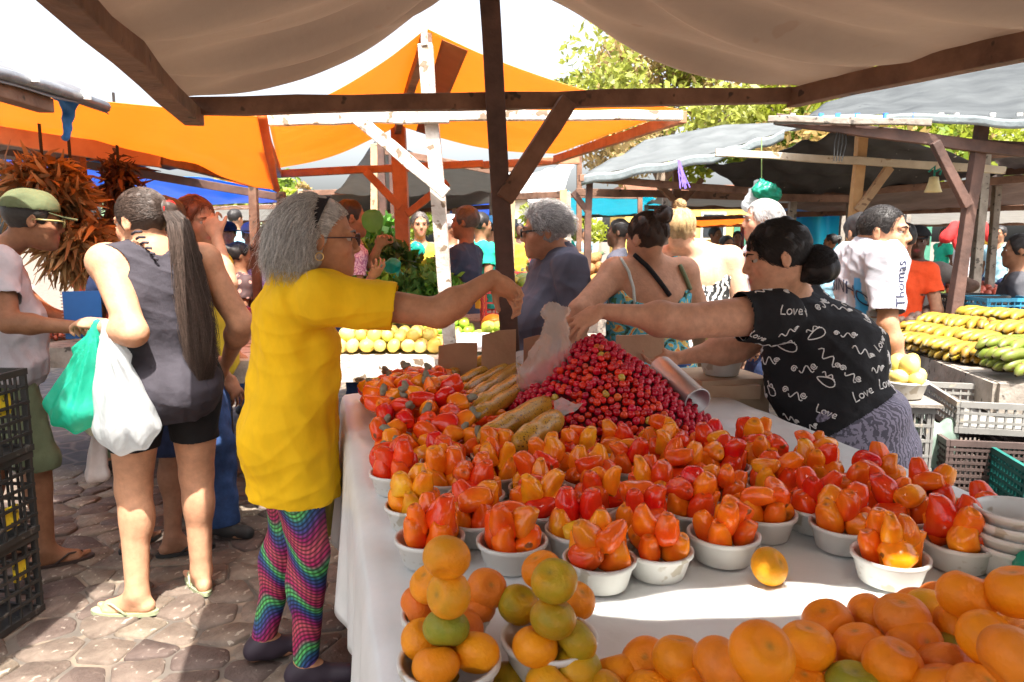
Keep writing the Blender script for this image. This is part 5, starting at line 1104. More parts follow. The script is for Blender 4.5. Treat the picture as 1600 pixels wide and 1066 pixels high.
LS, MS, DS, VD = (.50, .27, .165), (.36, .18, .105), (.25, .12, .065), (.10, .05, .032)
BLK, BRN, GRYH = (.018, .014, .013), (.05, .028, .018), (.38, .36, .35)
def glasses(P_, colr=(.03, .02, .02), lens=False, r=.0022, dark=False):
    hp, root = P_.hp, P_.root; f = MB()
    for q in (-1, 1):
        f.tube([hp(q * (.034 + .023 * math.cos(u)), .1105, .001 + .019 * math.sin(u)) for u in np.linspace(0, 6.283, 17)], r * P_.hs, 5, False); f.tube([hp(q * .057, .108, .006), hp(q * .078, .085, .007), hp(q * .082, -.01, .004)], r * P_.hs, 5)
    f.tube([hp(-.012, .112, .003), hp(.012, .112, .003)], r, 5); o = f.build('glasses', mat('spectacle%.2f' % colr[0], colr, .3), root, True)
    if dark:
        for q in (-1, 1):
            m = MB(); c = [hp(q * (.034 + .023 * math.cos(u)), .111 - (.004 if math.cos(u) > .5 else 0), .001 + .019 * math.sin(u)) for u in np.linspace(0, 6.283, 17)[:-1]]; m.add(c, [tuple(range(16))]); m.build('lens', mat('dark_lens', (.006, .006, .008), .1), o)
def cap_hat(P_, m, brim=True, kind='cap', brimlen=.075):
    hp, Rh, hs = P_.hp, P_.Rh, P_.hs; S = SDF(); S.ell(hp(0, -.012, .045), np.array((.092, .112, .092)) * hs, Rh, k=.01); S.clip(hp(0, 0, .042), -Rh[:, 2]); o = sdf_obj('cap', S, .008, m, P_.root, disp=waves(2, 6, 40, .003)); b = MB()
    if kind == 'cap':
        pts = [(w, l) for w, l in ((-.078, .05), (-.07, .05 + brimlen * .75), (-.035, .085 + brimlen), (0, .09 + brimlen), (.035, .085 + brimlen), (.07, .05 + brimlen * .75), (.078, .05))]
        up = [hp(w, l, .046 - .25 * (l - .05) + .01 - abs(w) * .2) for w, l in pts]; dn = [p - np.array((0, 0, .004)) for p in up]; n = len(up); b.add(up + dn, [tuple(range(n - 1, -1, -1)), tuple(range(n, 2 * n))] + [(i, (i + 1) % n, n + (i + 1) % n, n + i) for i in range(n)])
    else:
        for k in range(1): b.lathe([(.085, .0), (.135, -.012), (.137, -.006), (.085, .006)], 28, hp(0, -.012, .045), Matrix(Rh.tolist()))
    b.build('brim', m, o)
# ------------------------------------------------------------------ 1 woman in yellow blouse
W1 = person('grey-haired woman in yellow blouse and patterned leggings reaching over the table', -.725, 2.36, 71, 1.63, skin=(.45, .22, .12), g=1.02, fem=1, bust=.9, lean=3, pz=.86, poff=(0, -.01), heads=1.04, headrot=(2, 1, 0), headpos=at(503, 374, 2.33), belly=.03, h=.006, smile=1, armg=1.15, legg=1.0, hipw=.98, thigh=1.0,
    armR=dict(t=at(771, 434, 2.27), el=at(686, 489, 2.26), d=(.78, 0, -.62), n=(-.5, -.5, -.65), th=(-.33, .6, -.5), curl=(.55, .62, .7, .75), spread=.02, thumb=.7), armL=dict(lt=(-.24, .02, .74), e=(-.4, -1, 0)),
    footR=(.10, .03), footL=(-.11, -.10), shirt=dict(mat=YELLOW, sleeve=.62, hem=-.225, hemn=(0, -.06, -1), name='blouse', fold=.0045, ff=22, off=.016, loose=1.5, cr=.009, cf=15, drape=[(-.12, .19, .152, .008, .42)], neck=.07), pants=dict(mat=leggings(), off=.006, end=.085, name='leggings', fold=.0012),
    hair=('bob', (.52, .50, .47), dict(fly=350, n=6500, front=.06, len=.135, k=14, lift=.95, dir=(0, -.85, .05), grav=.33, wave=.017, wfreq=.75, phs=.35, r=.0009, seed=4, grow=1.04, line=.015)), shoecol=(.03, .02, .03))
glasses(W1, (.06, .03, .03))
b_ = MB(); hp = W1.hp
ring = [hp(.101 * math.sin(u), -.036 + .044 * math.cos(u), .028 + .106 * math.cos(u)) for u in np.linspace(-1.75, 1.75, 25)]
vs = []
for i, p in enumerate(ring):
    w = .012 + .009 * math.exp(-((i - 12) / 4.) ** 2); f = W1.Rh[:, 1]; vs += [p - f * w, p + f * w]
b_.add(vs, [(2 * i, 2 * i + 1, 2 * i + 3, 2 * i + 2) for i in range(24)]); o = b_.build('headband', cm('black_band', (.02, .018, .02), .6), W1.root, True); md = o.modifiers.new('thick', 'SOLIDIFY'); md.thickness = .006; md.offset = 1
MB().tube([hp(.083 + .001, -.012 + .012 * math.sin(u), -.052 - .012 * math.cos(u)) for u in np.linspace(0, 6.28, 12)], .002, 5).build('earring', mat('gold', (.7, .5, .2), .3, metal=1), W1.root, True)
# ------------------------------------------------------------------ 2 vendor in black printed shirt
W2 = person('black-haired vendor in black printed shirt stretching an arm out with a bag', 1.24, 2.66, -60, 1.62, skin=(.56, .30, .19), g=1.42, fem=1, bust=1.25, lean=25, pz=.82, headrot=(-24, 10, 0), headpos=at(1213, 402, 2.60), belly=.06, h=.006, armg=1.48, heads=1.07, shw=.98, hipw=1.0, thigh=1.15, neck=1.15,
    armL=dict(t=at(938, 486, 2.46), e=(-.2, .0, -1), d=(-.82, -.12, -.45), n=(.3, .5, -.75), th=(-.3, .77, .4), curl=(.12, .22, .28, .35), spread=.20, thumb=.4), armR=dict(t=at(1060, 560, 2.86), e=(.4, 0, -1)),
    footR=(.14, .06), footL=(-.14, -.06), shirt=dict(mat=BLACKC, sleeve=.36, hem=.0, hemn=(0, -.75, -1), fold=.003, off=.018, loose=1.1, neck=.075, drape=[(.20, .22, .165, .03, .2)]), pants=dict(mat=print_mat('purple_animal_print', (.075, .07, .10), (.22, .20, .27), 26, .47, 9, 'wave'), off=.010, end=.10, top=.3, drape=[(-.12, .23, .20, -.05, .2)]),
    hair=('bun', BLK, dict(fly=200, n=3600, tie=(0, -.098, -.048), br=.062, tail=1300, turn=2.6, r=.0010, amp=.006, freq=60, seed=8, grow=1.0, line=-.012)))
def doodles(P_, n, seed):
    me = P_.shirt.data; V = [v.co.copy() for v in me.vertices]; bvh = BVHTree.FromPolygons(V, [tuple(p.vertices) for p in me.polygons]); r = random.Random(seed); pts = []; out = MB(); polys = list(me.polygons); t = 0
    spiral = [(.010 * (1 - k / 16) * math.cos(k * .75), .010 * (1 - k / 16) * math.sin(k * .75)) for k in range(16)]
    ess = [(-.032 + .0045 * k, .011 * math.sin(k * .85)) for k in range(15)]
    love = [[(-.034, .015), (-.035, 0), (-.034, -.011), (-.022, -.011)], [(-.012 + .007 * math.cos(u), -.004 + .007 * math.sin(u)) for u in np.linspace(0, 6.28, 10)], [(-.002, .004), (.004, -.011), (.011, .004)], [(.015, -.004), (.027, -.003), (.026, .003), (.020, .004), (.015, -.003), (.019, -.010), (.028, -.009)]]
    leaf = [(.026 * math.cos(u) , .012 * math.sin(u) * (1 + .5 * math.cos(u))) for u in np.linspace(.4, 6.6, 16)]
    SH = [[[(x - .022, y) for x, y in spiral], [(x + .006, y * .9 - .004) for x, y in ess[4:]], [(x + .036, -y + .003) for x, y in spiral]], love, [ess, [(x + .033, y * .7) for x, y in spiral]], [leaf, [(x * .6, y * .5 + .018) for x, y in ess]]]
    while len(pts) < n and t < 9000:
        t += 1; p = r.choice(polys); c = p.center
        if any((c - q).length < .078 for q in pts): continue
        pts.append(c.copy()); nn = p.normal.copy(); up = Vector((0, 0, 1)); x = up.cross(nn)
        if x.length < .2: continue
        x.normalize(); y = nn.cross(x); a = r.uniform(-.7, .7); sc = r.uniform(1.0, 1.4)
        for st_ in r.choice(SH):
            path = []
            for (sx, sy) in st_:
                q = c + (x * (sx * math.cos(a) - sy * math.sin(a)) + y * (sx * math.sin(a) + sy * math.cos(a))) * sc; hit = bvh.find_nearest(q)
                if hit[0]: path.append(hit[0] + hit[1] * .0005)
            if len(path) > 2: out.tube(path, .0022, 5)
    tag(out.build('shirt_print', mat('white_print', (.72, .70, .68), .7, var=.05), P_.shirt, True), kind='stuff')
doodles(W2, 85, 4)
for sd in 'L':
    for p, dd, up in W2.tips[sd][:4]:
        MB().lathe([(.0001, 0), (.0045, .0005), (.005, .0018), (.003, .0028), (.0001, .003)], 10, p + up * .0045 - dd * .001, Vector(up).to_track_quat('Z', 'Y').to_matrix()).build('nail', mat('purple_nail', (.10, .03, .10), .25), W2.root, True)
# translucent bag she holds
S = SDF(); Bz = lambda px, py, d=0: np.array(at(px, py, 2.40 + d))
S.cap(Bz(868, 520), Bz(858, 585), .045, .098, k=.04, ax=(0, 1, 0), sc=.62).ell(Bz(857, 592), (.105, .07, .052), k=.03).cap(Bz(872, 520), Bz(868, 500), .04, .018, k=.03, ax=(0, 1, 0), sc=.6).cap(Bz(868, 500), Bz(862, 488), .016, .035, k=.02, ax=(0, 1, 0), sc=.5).cap(Bz(866, 496), Bz(884, 486), .014, .02, k=.02)
PLB = mat('milky_plastic', (.68, .66, .60), .25, c2=(.78, .76, .70), vscale=9, bump=.5, bscale=13, trans=.45, tcol=(.8, .74, .64), alpha=.36, spec=.8, bdist=.03, detail=8, stretch=(1, 1, .5))
bagw = sdf_obj('plastic_bag', S, .005, PLB, None, disp=(lambda V, a=pleats(at(868, 500, 2.40), 15, .009, 5), b=creases(8, 8, 32, .007): a(V) + b(V))); tag(bagw, 'milky plastic bag held out over the acerola heap', 'bag')
# ------------------------------------------------------------------ 3 woman with long ponytail
W3 = person('woman with long ponytail in dark sleeveless top seen from behind, carrying bags', -1.375, 2.86, -32, 1.70, skin=(.52, .27, .16), g=1.08, fem=1, bust=.8, h=.006, headrot=(-36, 8, 0), headpos=at(221, 348, 2.86), armg=1.22, hipw=1.06, thigh=1.12, legg=1.12,
    armL=dict(t=at(152, 508, 2.74), el=at(208, 520, 2.64), d=(-.8, .4, .1), n=(.2, .3, -.9), curl=.8), armR=dict(lt=(.27, .16, .95), e=(.6, -1, 0)), footL=(-.15, -.02, 0, -55), footR=(.10, .06, 0, -5), feet='flip', shoecol=(.30, .33, .20),
    shirt=dict(mat=DARKGREY, sleeve=0, hem=-.17, hemn=(0, 0, -1), name='tank_top', off=.014, drape=[(-.07, .205, .165, -.03)], fold=.003, neck=.085, neckfwd=.0), pants=dict(mat=BLACKC, off=.008, end=.66, name='shorts'),
    hair=('pony', (.07, .046, .036), dict(n=3600, tie=(.028, -.112, .035), path=[(.028, -.112, .035), (.035, -.15, -.02), (.035, -.155, -.12), (.035, -.15, -.25), (.04, -.15, -.40), (.04, -.15, -.52), (.035, -.15, -.62)], rad=[.026, .036, .043, .052, .058, .05, .012], tail=2600, r=.0009, seed=6)))
hp = W3.hp; MB().tube([hp(.028 + .024 * math.cos(u), -.122 - .012 * math.sin(u) * .6, .033 + .026 * math.sin(u)) for u in np.linspace(0, 6.283, 16)], .008, 7, False).build('hair_tie', cm('red_tie', (.5, .02, .02)), W3.root, True)
m = MB()
for k in range(6):          # lattice of straps over the left shoulder
    a, b = at(206 + 7 * k, 366 + 7 * k * 1.1, 2.78), at(222 + 5 * k, 362 + 8 * k * 1.1, 2.76)
    m.tube([a, (Vector(a) + Vector(b)) / 2 + Vector((0, -.01, .004)), b], .005, 5)
o = m.build('shoulder_straps', DARKGREY, W3.root, True); o.matrix_parent_inverse = (Matrix.Translation(W3.root.location) @ W3.root.rotation_euler.to_matrix().to_4x4()).inverted()
def carry(label, top, bot, w, m, seed, Y, thick=.5, gath=.02):
    S = SDF(); a, b = np.array(at(*top, Y)), np.array(at(*bot, Y)); d = b - a; S.cap(a, a + d * .3, gath, w * .45, k=.03, ax=(0, 1, 0), sc=thick); S.cap(a + d * .3, a + d * .85, w * .45, w, k=.04, ax=(0, 1, 0), sc=thick); S.cap(a + d * .9 - np.array((w * .5, 0, 0)), a + d * .9 + np.array((w * .5, 0, 0)), w * .42, k=.03)
    return tag(sdf_obj('plastic_bag', S, .006, m, None, disp=pleats(at(*top, Y), 15, .014, seed)), label, 'bag', 'shopping bags on the arm of the ponytail woman')
GRNBAG = mat('green_bag_film', (.015, .42, .28), .22, c2=(.03, .55, .38), vscale=6, bump=.9, bscale=12, trans=.4, tcol=(.03, .7, .45), alpha=.85, spec=.8, bdist=.03, stretch=(1, 1, .4)); WHTBAG = mat('white_bag_film', (.58, .6, .62), .25, c2=(.72, .74, .75), vscale=7, bump=1., bscale=12, trans=.4, tcol=(.75, .78, .8), alpha=.8, spec=.7, bdist=.03, stretch=(1, 1, .4))
carry('shiny green plastic bag on the arm of the ponytail woman', (152, 508), (112, 655), .105, GRNBAG, 41, 2.70); carry('large white plastic bag hanging at the hip of the ponytail woman', (165, 506), (202, 688), .118, WHTBAG, 42, 2.64)
carry('small whitish plastic bag behind the green one', (160, 512), (150, 685), .05, mat('cream_film', (.6, .55, .45), .4, var=.2, trans=.3), 43, 2.78); carry('long limp pale bag hanging lowest beside her thigh', (158, 600), (148, 760), .045, mat('pink_film', (.55, .48, .46), .5, var=.2, trans=.3), 44, 2.85)
# ------------------------------------------------------------------ 4 man in cap and white T-shirt
M4 = person('man in green cap and white T-shirt at the left edge', -2.25, 3.2, 46, 1.68, skin=(.30, .14, .075), g=1.12, h=.008, headrot=(8, 6, 0), headpos=at(52, 345, 3.2), belly=.05, armR=dict(t=at(128, 512, 3.05), e=(.6, -.6, -1), curl=.5), armL=dict(lt=(-.1, .42, 1.0), e=(-.6, -.4, -1)),
    shirt=dict(mat=WHITET, sleeve=.62, hem=-.10, drape=[(-.02, .20, .16, .02)], fold=.005), pants=dict(mat=KHAKI, end=.46, flare=.03, name='shorts'), feet='flip', shoecol=(.05, .03, .025), hair=('short', (.03, .025, .022), dict(amp=.001)), footR=(.12, .1), footL=(-.12, -.12))
cap_hat(M4, cm('green_cap', (.10, .12, .06))); glasses(M4, (.35, .30, .12), r=.004, dark=True)
nb = empty('notebook', at(130, 492, 3.1), math.radians(25), 'blue ring-bound notebook held by the man in the green cap', 'notebook'); MB().box((0, 0, 0), (.14, .012, .20)).build('cover', mat('blue_cover', (.02, .12, .38), .4, var=.1), nb); MB().box((0, .012, 0), (.134, .010, .194)).build('pages', mat('paper', (.7, .68, .64), .8), nb)
m = MB()
for k in range(14): m.tube([(-.07 + .006 * math.cos(u) - .002, .006 + .013 * math.sin(u), -.09 + .0138 * k) for u in np.linspace(0, 6.28, 9)], .0014, 4, False)
m.build('spiral', mat('steel', (.6, .6, .6), .3, metal=1), nb)
# ------------------------------------------------------------------ 5, 6 people behind the ponytail woman
M5 = person('person in yellow-green shirt and jeans, arm raised to hair tinted reddish by orange light', -1.53, 3.62, 95, 1.66, skin=(.45, .24, .15), g=1.05, h=.009, headpos=at(306, 347, 3.6), headrot=(20, 5, 0), armR=dict(t=at(338, 368, 3.45), e=(.3, 1, -.4), d=(-.4, .3, .8), curl=.8), shirt=dict(mat=LIME, sleeve=.5, hem=-.12, drape=[(-.04, .19, .15, 0)], fold=.006), pants=dict(mat=JEANS, end=.07, flare=.03, fold=.006), hair=('short', (.20, .06, .025), dict(n=1200, len=.05, amp=.004, r=.0016, wave=.003)), feet='shoe', footR=(.10, .12), footL=(-.1, -.14))  # hair colour has the orange tarp light painted in as a reddish tint
M6 = person('person in dark shirt and navy shorts half hidden by the ponytail woman', -1.70, 3.36, 20, 1.64, skin=(.30, .15, .09), g=1.1, h=.010, armR=dict(t=at(354, 590, 3.3), e=(.3, -1, 0), curl=.35), shirt=dict(mat=NAVY, sleeve=.6, hem=-.1), pants=dict(mat=NAVY, end=.48, flare=.03, name='shorts'), feet='flip', shoecol=(.02, .02, .02), hair=('short', BRN), footR=(.12, .0, 0, 40), footL=(-.12, -.02), headpos=at(262, 350, 3.36))
# ------------------------------------------------------------------ 7 grey-haired man
M7 = person('grey-haired man in slate T-shirt and black sunglasses looking left', .22, 3.56, -104, 1.68, skin=(.46, .23, .14), g=1.22, h=.0075, belly=.08, headpos=at(851, 362, 3.5), headrot=(14, 4, 0), armR=dict(lt=(.27, .05, .82), e=(.2, -1, 0)), armL=dict(lt=(-.30, .05, .84), e=(-.2, -1, 0)), shirt=dict(mat=SLATE, sleeve=.72, hem=-.12, fold=.006, ff=20, loose=1.8, drape=[(-.03, .20, .19, .04)]), pants=dict(mat=NAVY),
    hair=('short', (.40, .39, .39), dict(n=2200, len=.045, lift=.9, grav=.1, wave=.007, wfreq=2.0, r=.0015, grow=1.03, amp=.005, freq=110)))
glasses(M7, (.012, .012, .012), r=.004, dark=True)
o = MB().add([at(848, 438, 3.30), at(854, 438, 3.30), at(856, 450, 3.30), at(850, 452, 3.30)], [(0, 1, 2, 3)])
# ------------------------------------------------------------------ 8 bun-haired woman in floral top
W8 = person('woman with messy dark bun and floral strap top seen from behind', .63, 3.38, -8, 1.62, skin=(.48, .25, .155), g=1.32, fem=1, h=.0075, headpos=at(1010, 374, 3.34), headrot=(-30, 4, 0), armg=1.25, armL=dict(t=at(880, 570, 3.2), e=(-.8, -.6, 0)), armR=dict(lt=(.32, .1, .85), e=(.4, -1, 0)), shirt=dict(mat=floral(), sleeve=0, hem=-.2, name='strap_top', scoop=(-.12, .20, .16, .17), neck=.11, neckfwd=0, drape=[(-.08, .23, .19, 0)]), pants=dict(mat=JEANS),
    hair=('bun', BRN, dict(n=2400, tie=(.01, -.075, .105), br=.04, tail=600, turn=3.4, r=.0012, seed=12)))
inv8 = (Matrix.Translation(W8.root.location) @ W8.root.rotation_euler.to_matrix().to_4x4()).inverted()
BV8 = BVHTree.FromPolygons([v.co.copy() for v in W8.body.data.vertices], [tuple(p.vertices) for p in W8.body.data.polygons])
def strap(P_, name, pix, Y, w, m):
    wm = (Matrix.Translation(P_.root.location) @ P_.root.rotation_euler.to_matrix().to_4x4()); inv = wm.inverted(); bv = BVHTree.FromPolygons([v.co.copy() for v in P_.body.data.vertices], [tuple(p.vertices) for p in P_.body.data.polygons]); vs = []
    pix = [Vector(q).to_2d() if 0 else q for q in pix]; pts = []
    for i in range(len(pix) - 1):
        for k in range(5): pts.append((pix[i][0] + (pix[i + 1][0] - pix[i][0]) * k / 5, pix[i][1] + (pix[i + 1][1] - pix[i][1]) * k / 5))
    pts.append(pix[-1]); o3 = inv @ Vector((0, 0, CAM_H)); path = []
    for q in pts:
        d = (inv.to_3x3() @ ray(*q)).normalized(); hit = bv.ray_cast(o3, d)
        if hit[0]: path.append(hit[0] + hit[1] * .004)
    if len(path) > 2: MB().tube(path, w, 6).build(name, m, P_.root, True)
strap(W8, 'bag_strap', [(992, 398), (1010, 415), (1030, 440), (1046, 462)], 3.3, .011, BLACKC); strap(W8, 'shoulder_strap', [(970, 405), (982, 425), (990, 450), (992, 475)], 3.3, .007, cm('pale_strap', (.5, .55, .52))); strap(W8, 'shoulder_strap', [(1062, 415), (1070, 432), (1078, 452)], 3.3, .010, MATS.get('khaki_green'))
# ------------------------------------------------------------------ 9, 10
W9 = person('blonde woman with hair knot and zebra print top in full sun', 1.02, 4.05, 15, 1.68, skin=(.55, .31, .20), g=1.25, fem=1, h=.010, headpos=at(1062, 362, 4.0), armg=1.2, shirt=dict(mat=print_mat('zebra', (.02, .02, .02), (.75, .73, .70), 9, .5, 12, 'wave'), sleeve=0, hem=-.15, scoop=(-.12, .22, .18, .17), neck=.11, neckfwd=0), pants=dict(mat=JEANS), hair=('bun', (.40, .27, .13), dict(n=1200, tie=(.0, -.02, .14), br=.03, tail=200, r=.0016, line=.02)))
M10 = person('white-haired person half hidden behind the vendor', 1.55, 4.6, -85, 1.70, skin=(.42, .22, .14), g=1.1, h=.011, headpos=at(1190, 345, 4.5), shirt=dict(mat=WHITET), pants=dict(mat=NAVY), hair=('short', (.48, .46, .45), dict(n=900, len=.05, r=.0018, wave=.005)))
# ------------------------------------------------------------------ 11 young man in football shirt
def jersey(V):
    x, y, z = V.T; C = np.repeat(np.array([[.36, .36, .40]]), len(V), 0); k = (z < 1.30) & (y < .06) & (np.abs(np.abs(x) - (.105 + .05 * (1.3 - z))) < .022 + .02 * (1.3 - z)); C[k] = (.02, .26, .55); return C
M11 = person('young man in white and blue football shirt looking right', 1.66, 3.46, 88, 1.70, skin=(.40, .20, .115), g=1.0, h=.007, headpos=at(1381, 364, 3.42), headrot=(42, 0, 0), armR=dict(lt=(.31, .04, .86), e=(.3, -1, 0)), armL=dict(lt=(-.2, .25, .9), e=(-.5, -1, 0)), shirt=dict(mat=mat('jersey', attr='Col', rough=.55, var=.04, bump=.5, bscale=14, bdist=.012), col=jersey, sleeve=.82, hem=-.22, fold=.006, loose=2.0, name='football_shirt', drape=[(-.12, .18, .15, 0)]), pants=dict(mat=NAVY), hair=('short', BLK, dict(n=1400, len=.012, r=.0013, lift=.3, grow=.965, amp=.001)))
def lettering(P_, txt, size, place, m, name, step=0):
    """flat lettering laid onto a garment; place(x, y) -> (point, direction) for a ray in the person's space"""
    c = bpy.data.curves.new('t', 'FONT'); c.body = txt; c.size = size; c.align_x = 'CENTER'; c.resolution_u = 3; ob = bpy.data.objects.new('t', c); col.objects.link(ob); dg = bpy.context.evaluated_depsgraph_get(); me = bpy.data.meshes.new_from_object(ob.evaluated_get(dg)); bpy.data.objects.remove(ob); bm = bmesh.new(); bm.from_mesh(me)
    bmesh.ops.triangulate(bm, faces=bm.faces[:])
    for _ in range(3): bmesh.ops.subdivide_edges(bm, edges=[e for e in bm.edges if e.calc_length() > .012], cuts=1)
    bmesh.ops.triangulate(bm, faces=bm.faces[:]); bv = BVHTree.FromPolygons([v.co.copy() for v in P_.shirt.data.vertices], [tuple(p.vertices) for p in P_.shirt.data.polygons])
    for v in bm.verts:
        o, d = place(v.co.x, v.co.y); hit = bv.ray_cast(o, d); hp_ = hit[0] if hit[0] else o; v.co = hp_ - Vector(d) * .003
    me2 = bpy.data.meshes.new(name); bm.to_mesh(me2); bm.free(); me2.materials.append(m); return link(name, me2, P_.shirt)
INK = mat('navy_print', (.012, .015, .05), .6)
lettering(M11, 'ROBINHO', .085, lambda x, y: (Vector((-.02 + x * .92, -.6, 1.235 + y - 2.2 * x * x)), Vector((0, 1, 0))), INK, 'shirt_name')
lettering(M11, '1', .30, lambda x, y: (Vector((-.02 + x, -.6, .97 + y)), Vector((0, 1, 0))), INK, 'shirt_number')
sh, el = M11.arms['R'][:2]; ad = Vector(nrm(el - sh)); dr = Vector((-.8, .6, 0)); sd_ = ad.cross(dr).normalized()
lettering(M11, 'Thomas', .064, lambda x, y: (Vector(sh) + ad * (.10 - x) + Vector((.4, .035 - y, 0)), Vector((-1, 0, 0))), INK, 'sleeve_lettering')
# ------------------------------------------------------------------ people further back
FARG = 'people further back in the market'
def far(label, px, py, Y, hd, skin, shirt, hair, H=1.66, hat=None, arm=None, h=.014, **k):
    p = at(px, py, Y); a = math.radians(hd)
    P_ = person(label, p.x, Y, hd, H, skin=skin, h=h, headpos=p, shirt=dict(mat=shirt, fold=.004), pants=k.pop('pants', dict(mat=random.choice((JEANS, NAVY, KHAKI)))), hair=hair, pz=max(.55, p.z - .68 * H / 1.68), armR=arm[0] if arm else None, armL=arm[1] if arm else None, group=FARG, **k)
    if hat: cap_hat(P_, hat[0], kind=hat[1])
    return P_
far('boy in light blue T-shirt facing the viewer behind the yellowish post', 1348, 366, 4.1, 165, MS, SKYB, ('short', BLK), 1.6, h=.010)
far('person in orange-red shirt behind the football-shirt man', 1412, 375, 5.4, 20, MS, ORANGE, ('short', BLK))
G14 = far('man in grey polo and black cap with hand on hip', 1434, 378, 5.9, -150, VD, GREY, ('short', BLK), 1.64, (BLACKC, 'cap'), (dict(lt=(.24, .02, .98), e=(1, -.6, 0)), dict(lt=(-.24, .02, .98), e=(-1, -.6, 0))), g=1.25, belly=.06)
far('person in dark shirt cut by the right edge', 1592, 392, 5.4, -60, DS, cm('charcoal', (.07, .07, .08)), ('short', BLK))
far('woman in dark hat and denim jacket among the left crowd', 357, 366, 7.6, 165, MS, JEANS, ('short', BLK), 1.6, (cm('dark_hat', (.02, .022, .035)), 'hat'), fem=1)
far('person with pale blue cap beside the dark-hatted woman', 391, 368, 7.2, 150, DS, PURP, ('short', BLK), 1.6, (cm('blue_cap', (.25, .28, .42)), 'cap'))
far('woman in brown dotted dress behind the yellow blouse', 376, 400, 6.0, 60, DS, print_mat('dotted', (.42, .22, .18), (.06, .03, .03), 16, .32, 0, 'dots'), ('bun', BLK), 1.5, fem=1, g=1.3)
far('man with dark hair far behind the dark-hatted woman', 368, 342, 9.5, 20, MS, SKYB, ('short', BLK))
W16 = far('woman in purple print reaching for leafy vegetables beside the smiling face', 549, 342, 4.9, 70, DS, PURP, ('short', BLK), 1.64, None, (dict(t=at(582, 432, 4.5), e=(.3, 0, -1), curl=.5), dict(t=at(592, 384, 4.7), e=(-.3, 0, -1), curl=.6)), h=.010, fem=1)
far('second shopper reaching in low over the avocados', 548, 388, 4.9, 80, MS, PURP, ('short', BLK), 1.5, None, (dict(t=at(586, 452, 4.75), e=(.3, 0, -1), curl=.4), None), h=.012)
far('man in yellow shirt sorting greens behind the vegetable stall', 656, 352, 7.0, 165, MS, YEL2, ('short', (.12, .10, .09), dict(n=300, len=.04, r=.003)), 1.64, None, (dict(lt=(.06, .36, .92), e=(1, -.3, -.6)), dict(lt=(-.06, .36, .95), e=(-1, -.3, -.6))))
far('man in dark blue T-shirt standing left of the main post', 727, 348, 5.6, -75, DS, cm('ink_tee', (.035, .05, .09)), ('short', (.10, .09, .085)), 1.66, None, (dict(lt=(.15, .30, .98), e=(.6, -1, -.4)), dict(lt=(-.15, .32, .98), e=(-.6, -1, -.4))), h=.011, g=1.1)
far('man with white cap behind the dark blue T-shirt', 704, 358, 6.6, -100, MS, WHITET, ('short', GRYH), 1.62, (WHITET, 'cap'))
far('person in green jersey next to the main post', 752, 352, 7.2, 60, DS, GREENJ, ('short', BLK))
far('person in navy with blue cap right behind the main post', 768, 356, 8.0, 30, DS, NAVY, ('short', BLK), 1.64, (cm('sky_cap', (.05, .2, .4)), 'cap'))
far('dark-skinned man in grey T-shirt by the pineapples', 966, 364, 6.6, -75, VD, cm('graphite', (.06, .06, .08)), ('short', BLK), 1.64, g=1.15)
far('woman with glasses sitting far behind the zebra top', 1136, 384, 8.0, 170, DS, GREY, ('bun', BLK), 1.5, fem=1)
far('person in pink far behind the vendor', 1118, 368, 10.5, 150, DS, cm('pinkish', (.6, .2, .25)), ('short', BLK), 1.6)
far('child in red far behind the zebra top', 1152, 372, 11.5, 190, DS, cm('deep_red', (.5, .03, .03)), ('short', BLK), 1.45)
far('woman in red bent under the cyan sheet', 1298, 378, 10.5, -60, DS, MATS['deep_red'], ('bun', BLK), 1.5, fem=1, lean=25)
far('shopper in white far right by the white tarp', 1505, 362, 12, 120, MS, WHITET, ('short', BLK))
far('shopper in blue near the right edge of the market', 1562, 366, 11, -120, DS, SKYB, ('short', BLK))
far('shopper in green far behind the pineapples', 880, 362, 14, 40, DS, GREENJ, ('short', BLK))
far('shopper in navy far left under the pale tarp', 300, 352, 11, 90, MS, NAVY, ('short', BLK))
V1_ = far('vendor glowing in orange light under the left tarp', 160, 378, 4.5, 200, MS, cm('brick_top', (.5, .10, .05)), ('short', BLK), 1.62, h=.011, fem=1, g=1.15)
EXTRA = [(258, 360, 13, 30, 'white'), (432, 358, 12, 200, 'red'), (620, 356, 14, 60, 'sky'), (600, 352, 10.5, 170, 'grey'), (690, 356, 15, 90, 'navy'), (812, 360, 13, 180, 'yellow'), (838, 362, 16, 20, 'red'), (912, 366, 17, 150, 'sky'), (1070, 368, 15, 60, 'orange'), (1236, 372, 14, -60, 'white'), (1330, 372, 15, 160, 'navy'), (1475, 366, 14, -90, 'green'), (1535, 364, 16, 100, 'yellow'), (1395, 370, 12, 30, 'grey')]
EC = dict(white=WHITET, red=MATS['deep_red'], sky=SKYB, grey=GREY, navy=NAVY, yellow=YEL2, orange=ORANGE, green=GREENJ); near = ['under the pale tarp at left', 'behind the yellow blouse', 'behind the reddish post', 'behind the held leaf', 'left of the main post', 'right of the main post', 'behind the papayas', 'behind the pineapples', 'behind the blonde knot', 'under the cyan sheet', 'behind the yellowish post', 'left of the slanting post', 'right of the slanting post', 'behind the orange-red shirt']
for k, (px, py, Y, hd, c) in enumerate(EXTRA):
    far('distant shopper in %s %s' % ({'sky': 'light blue'}.get(c, c), near[k]), px, py, Y, hd, (MS, DS, VD)[k % 3], EC[c], ('short', BLK), 1.62 + .03 * (k % 3), h=.02, face=False)
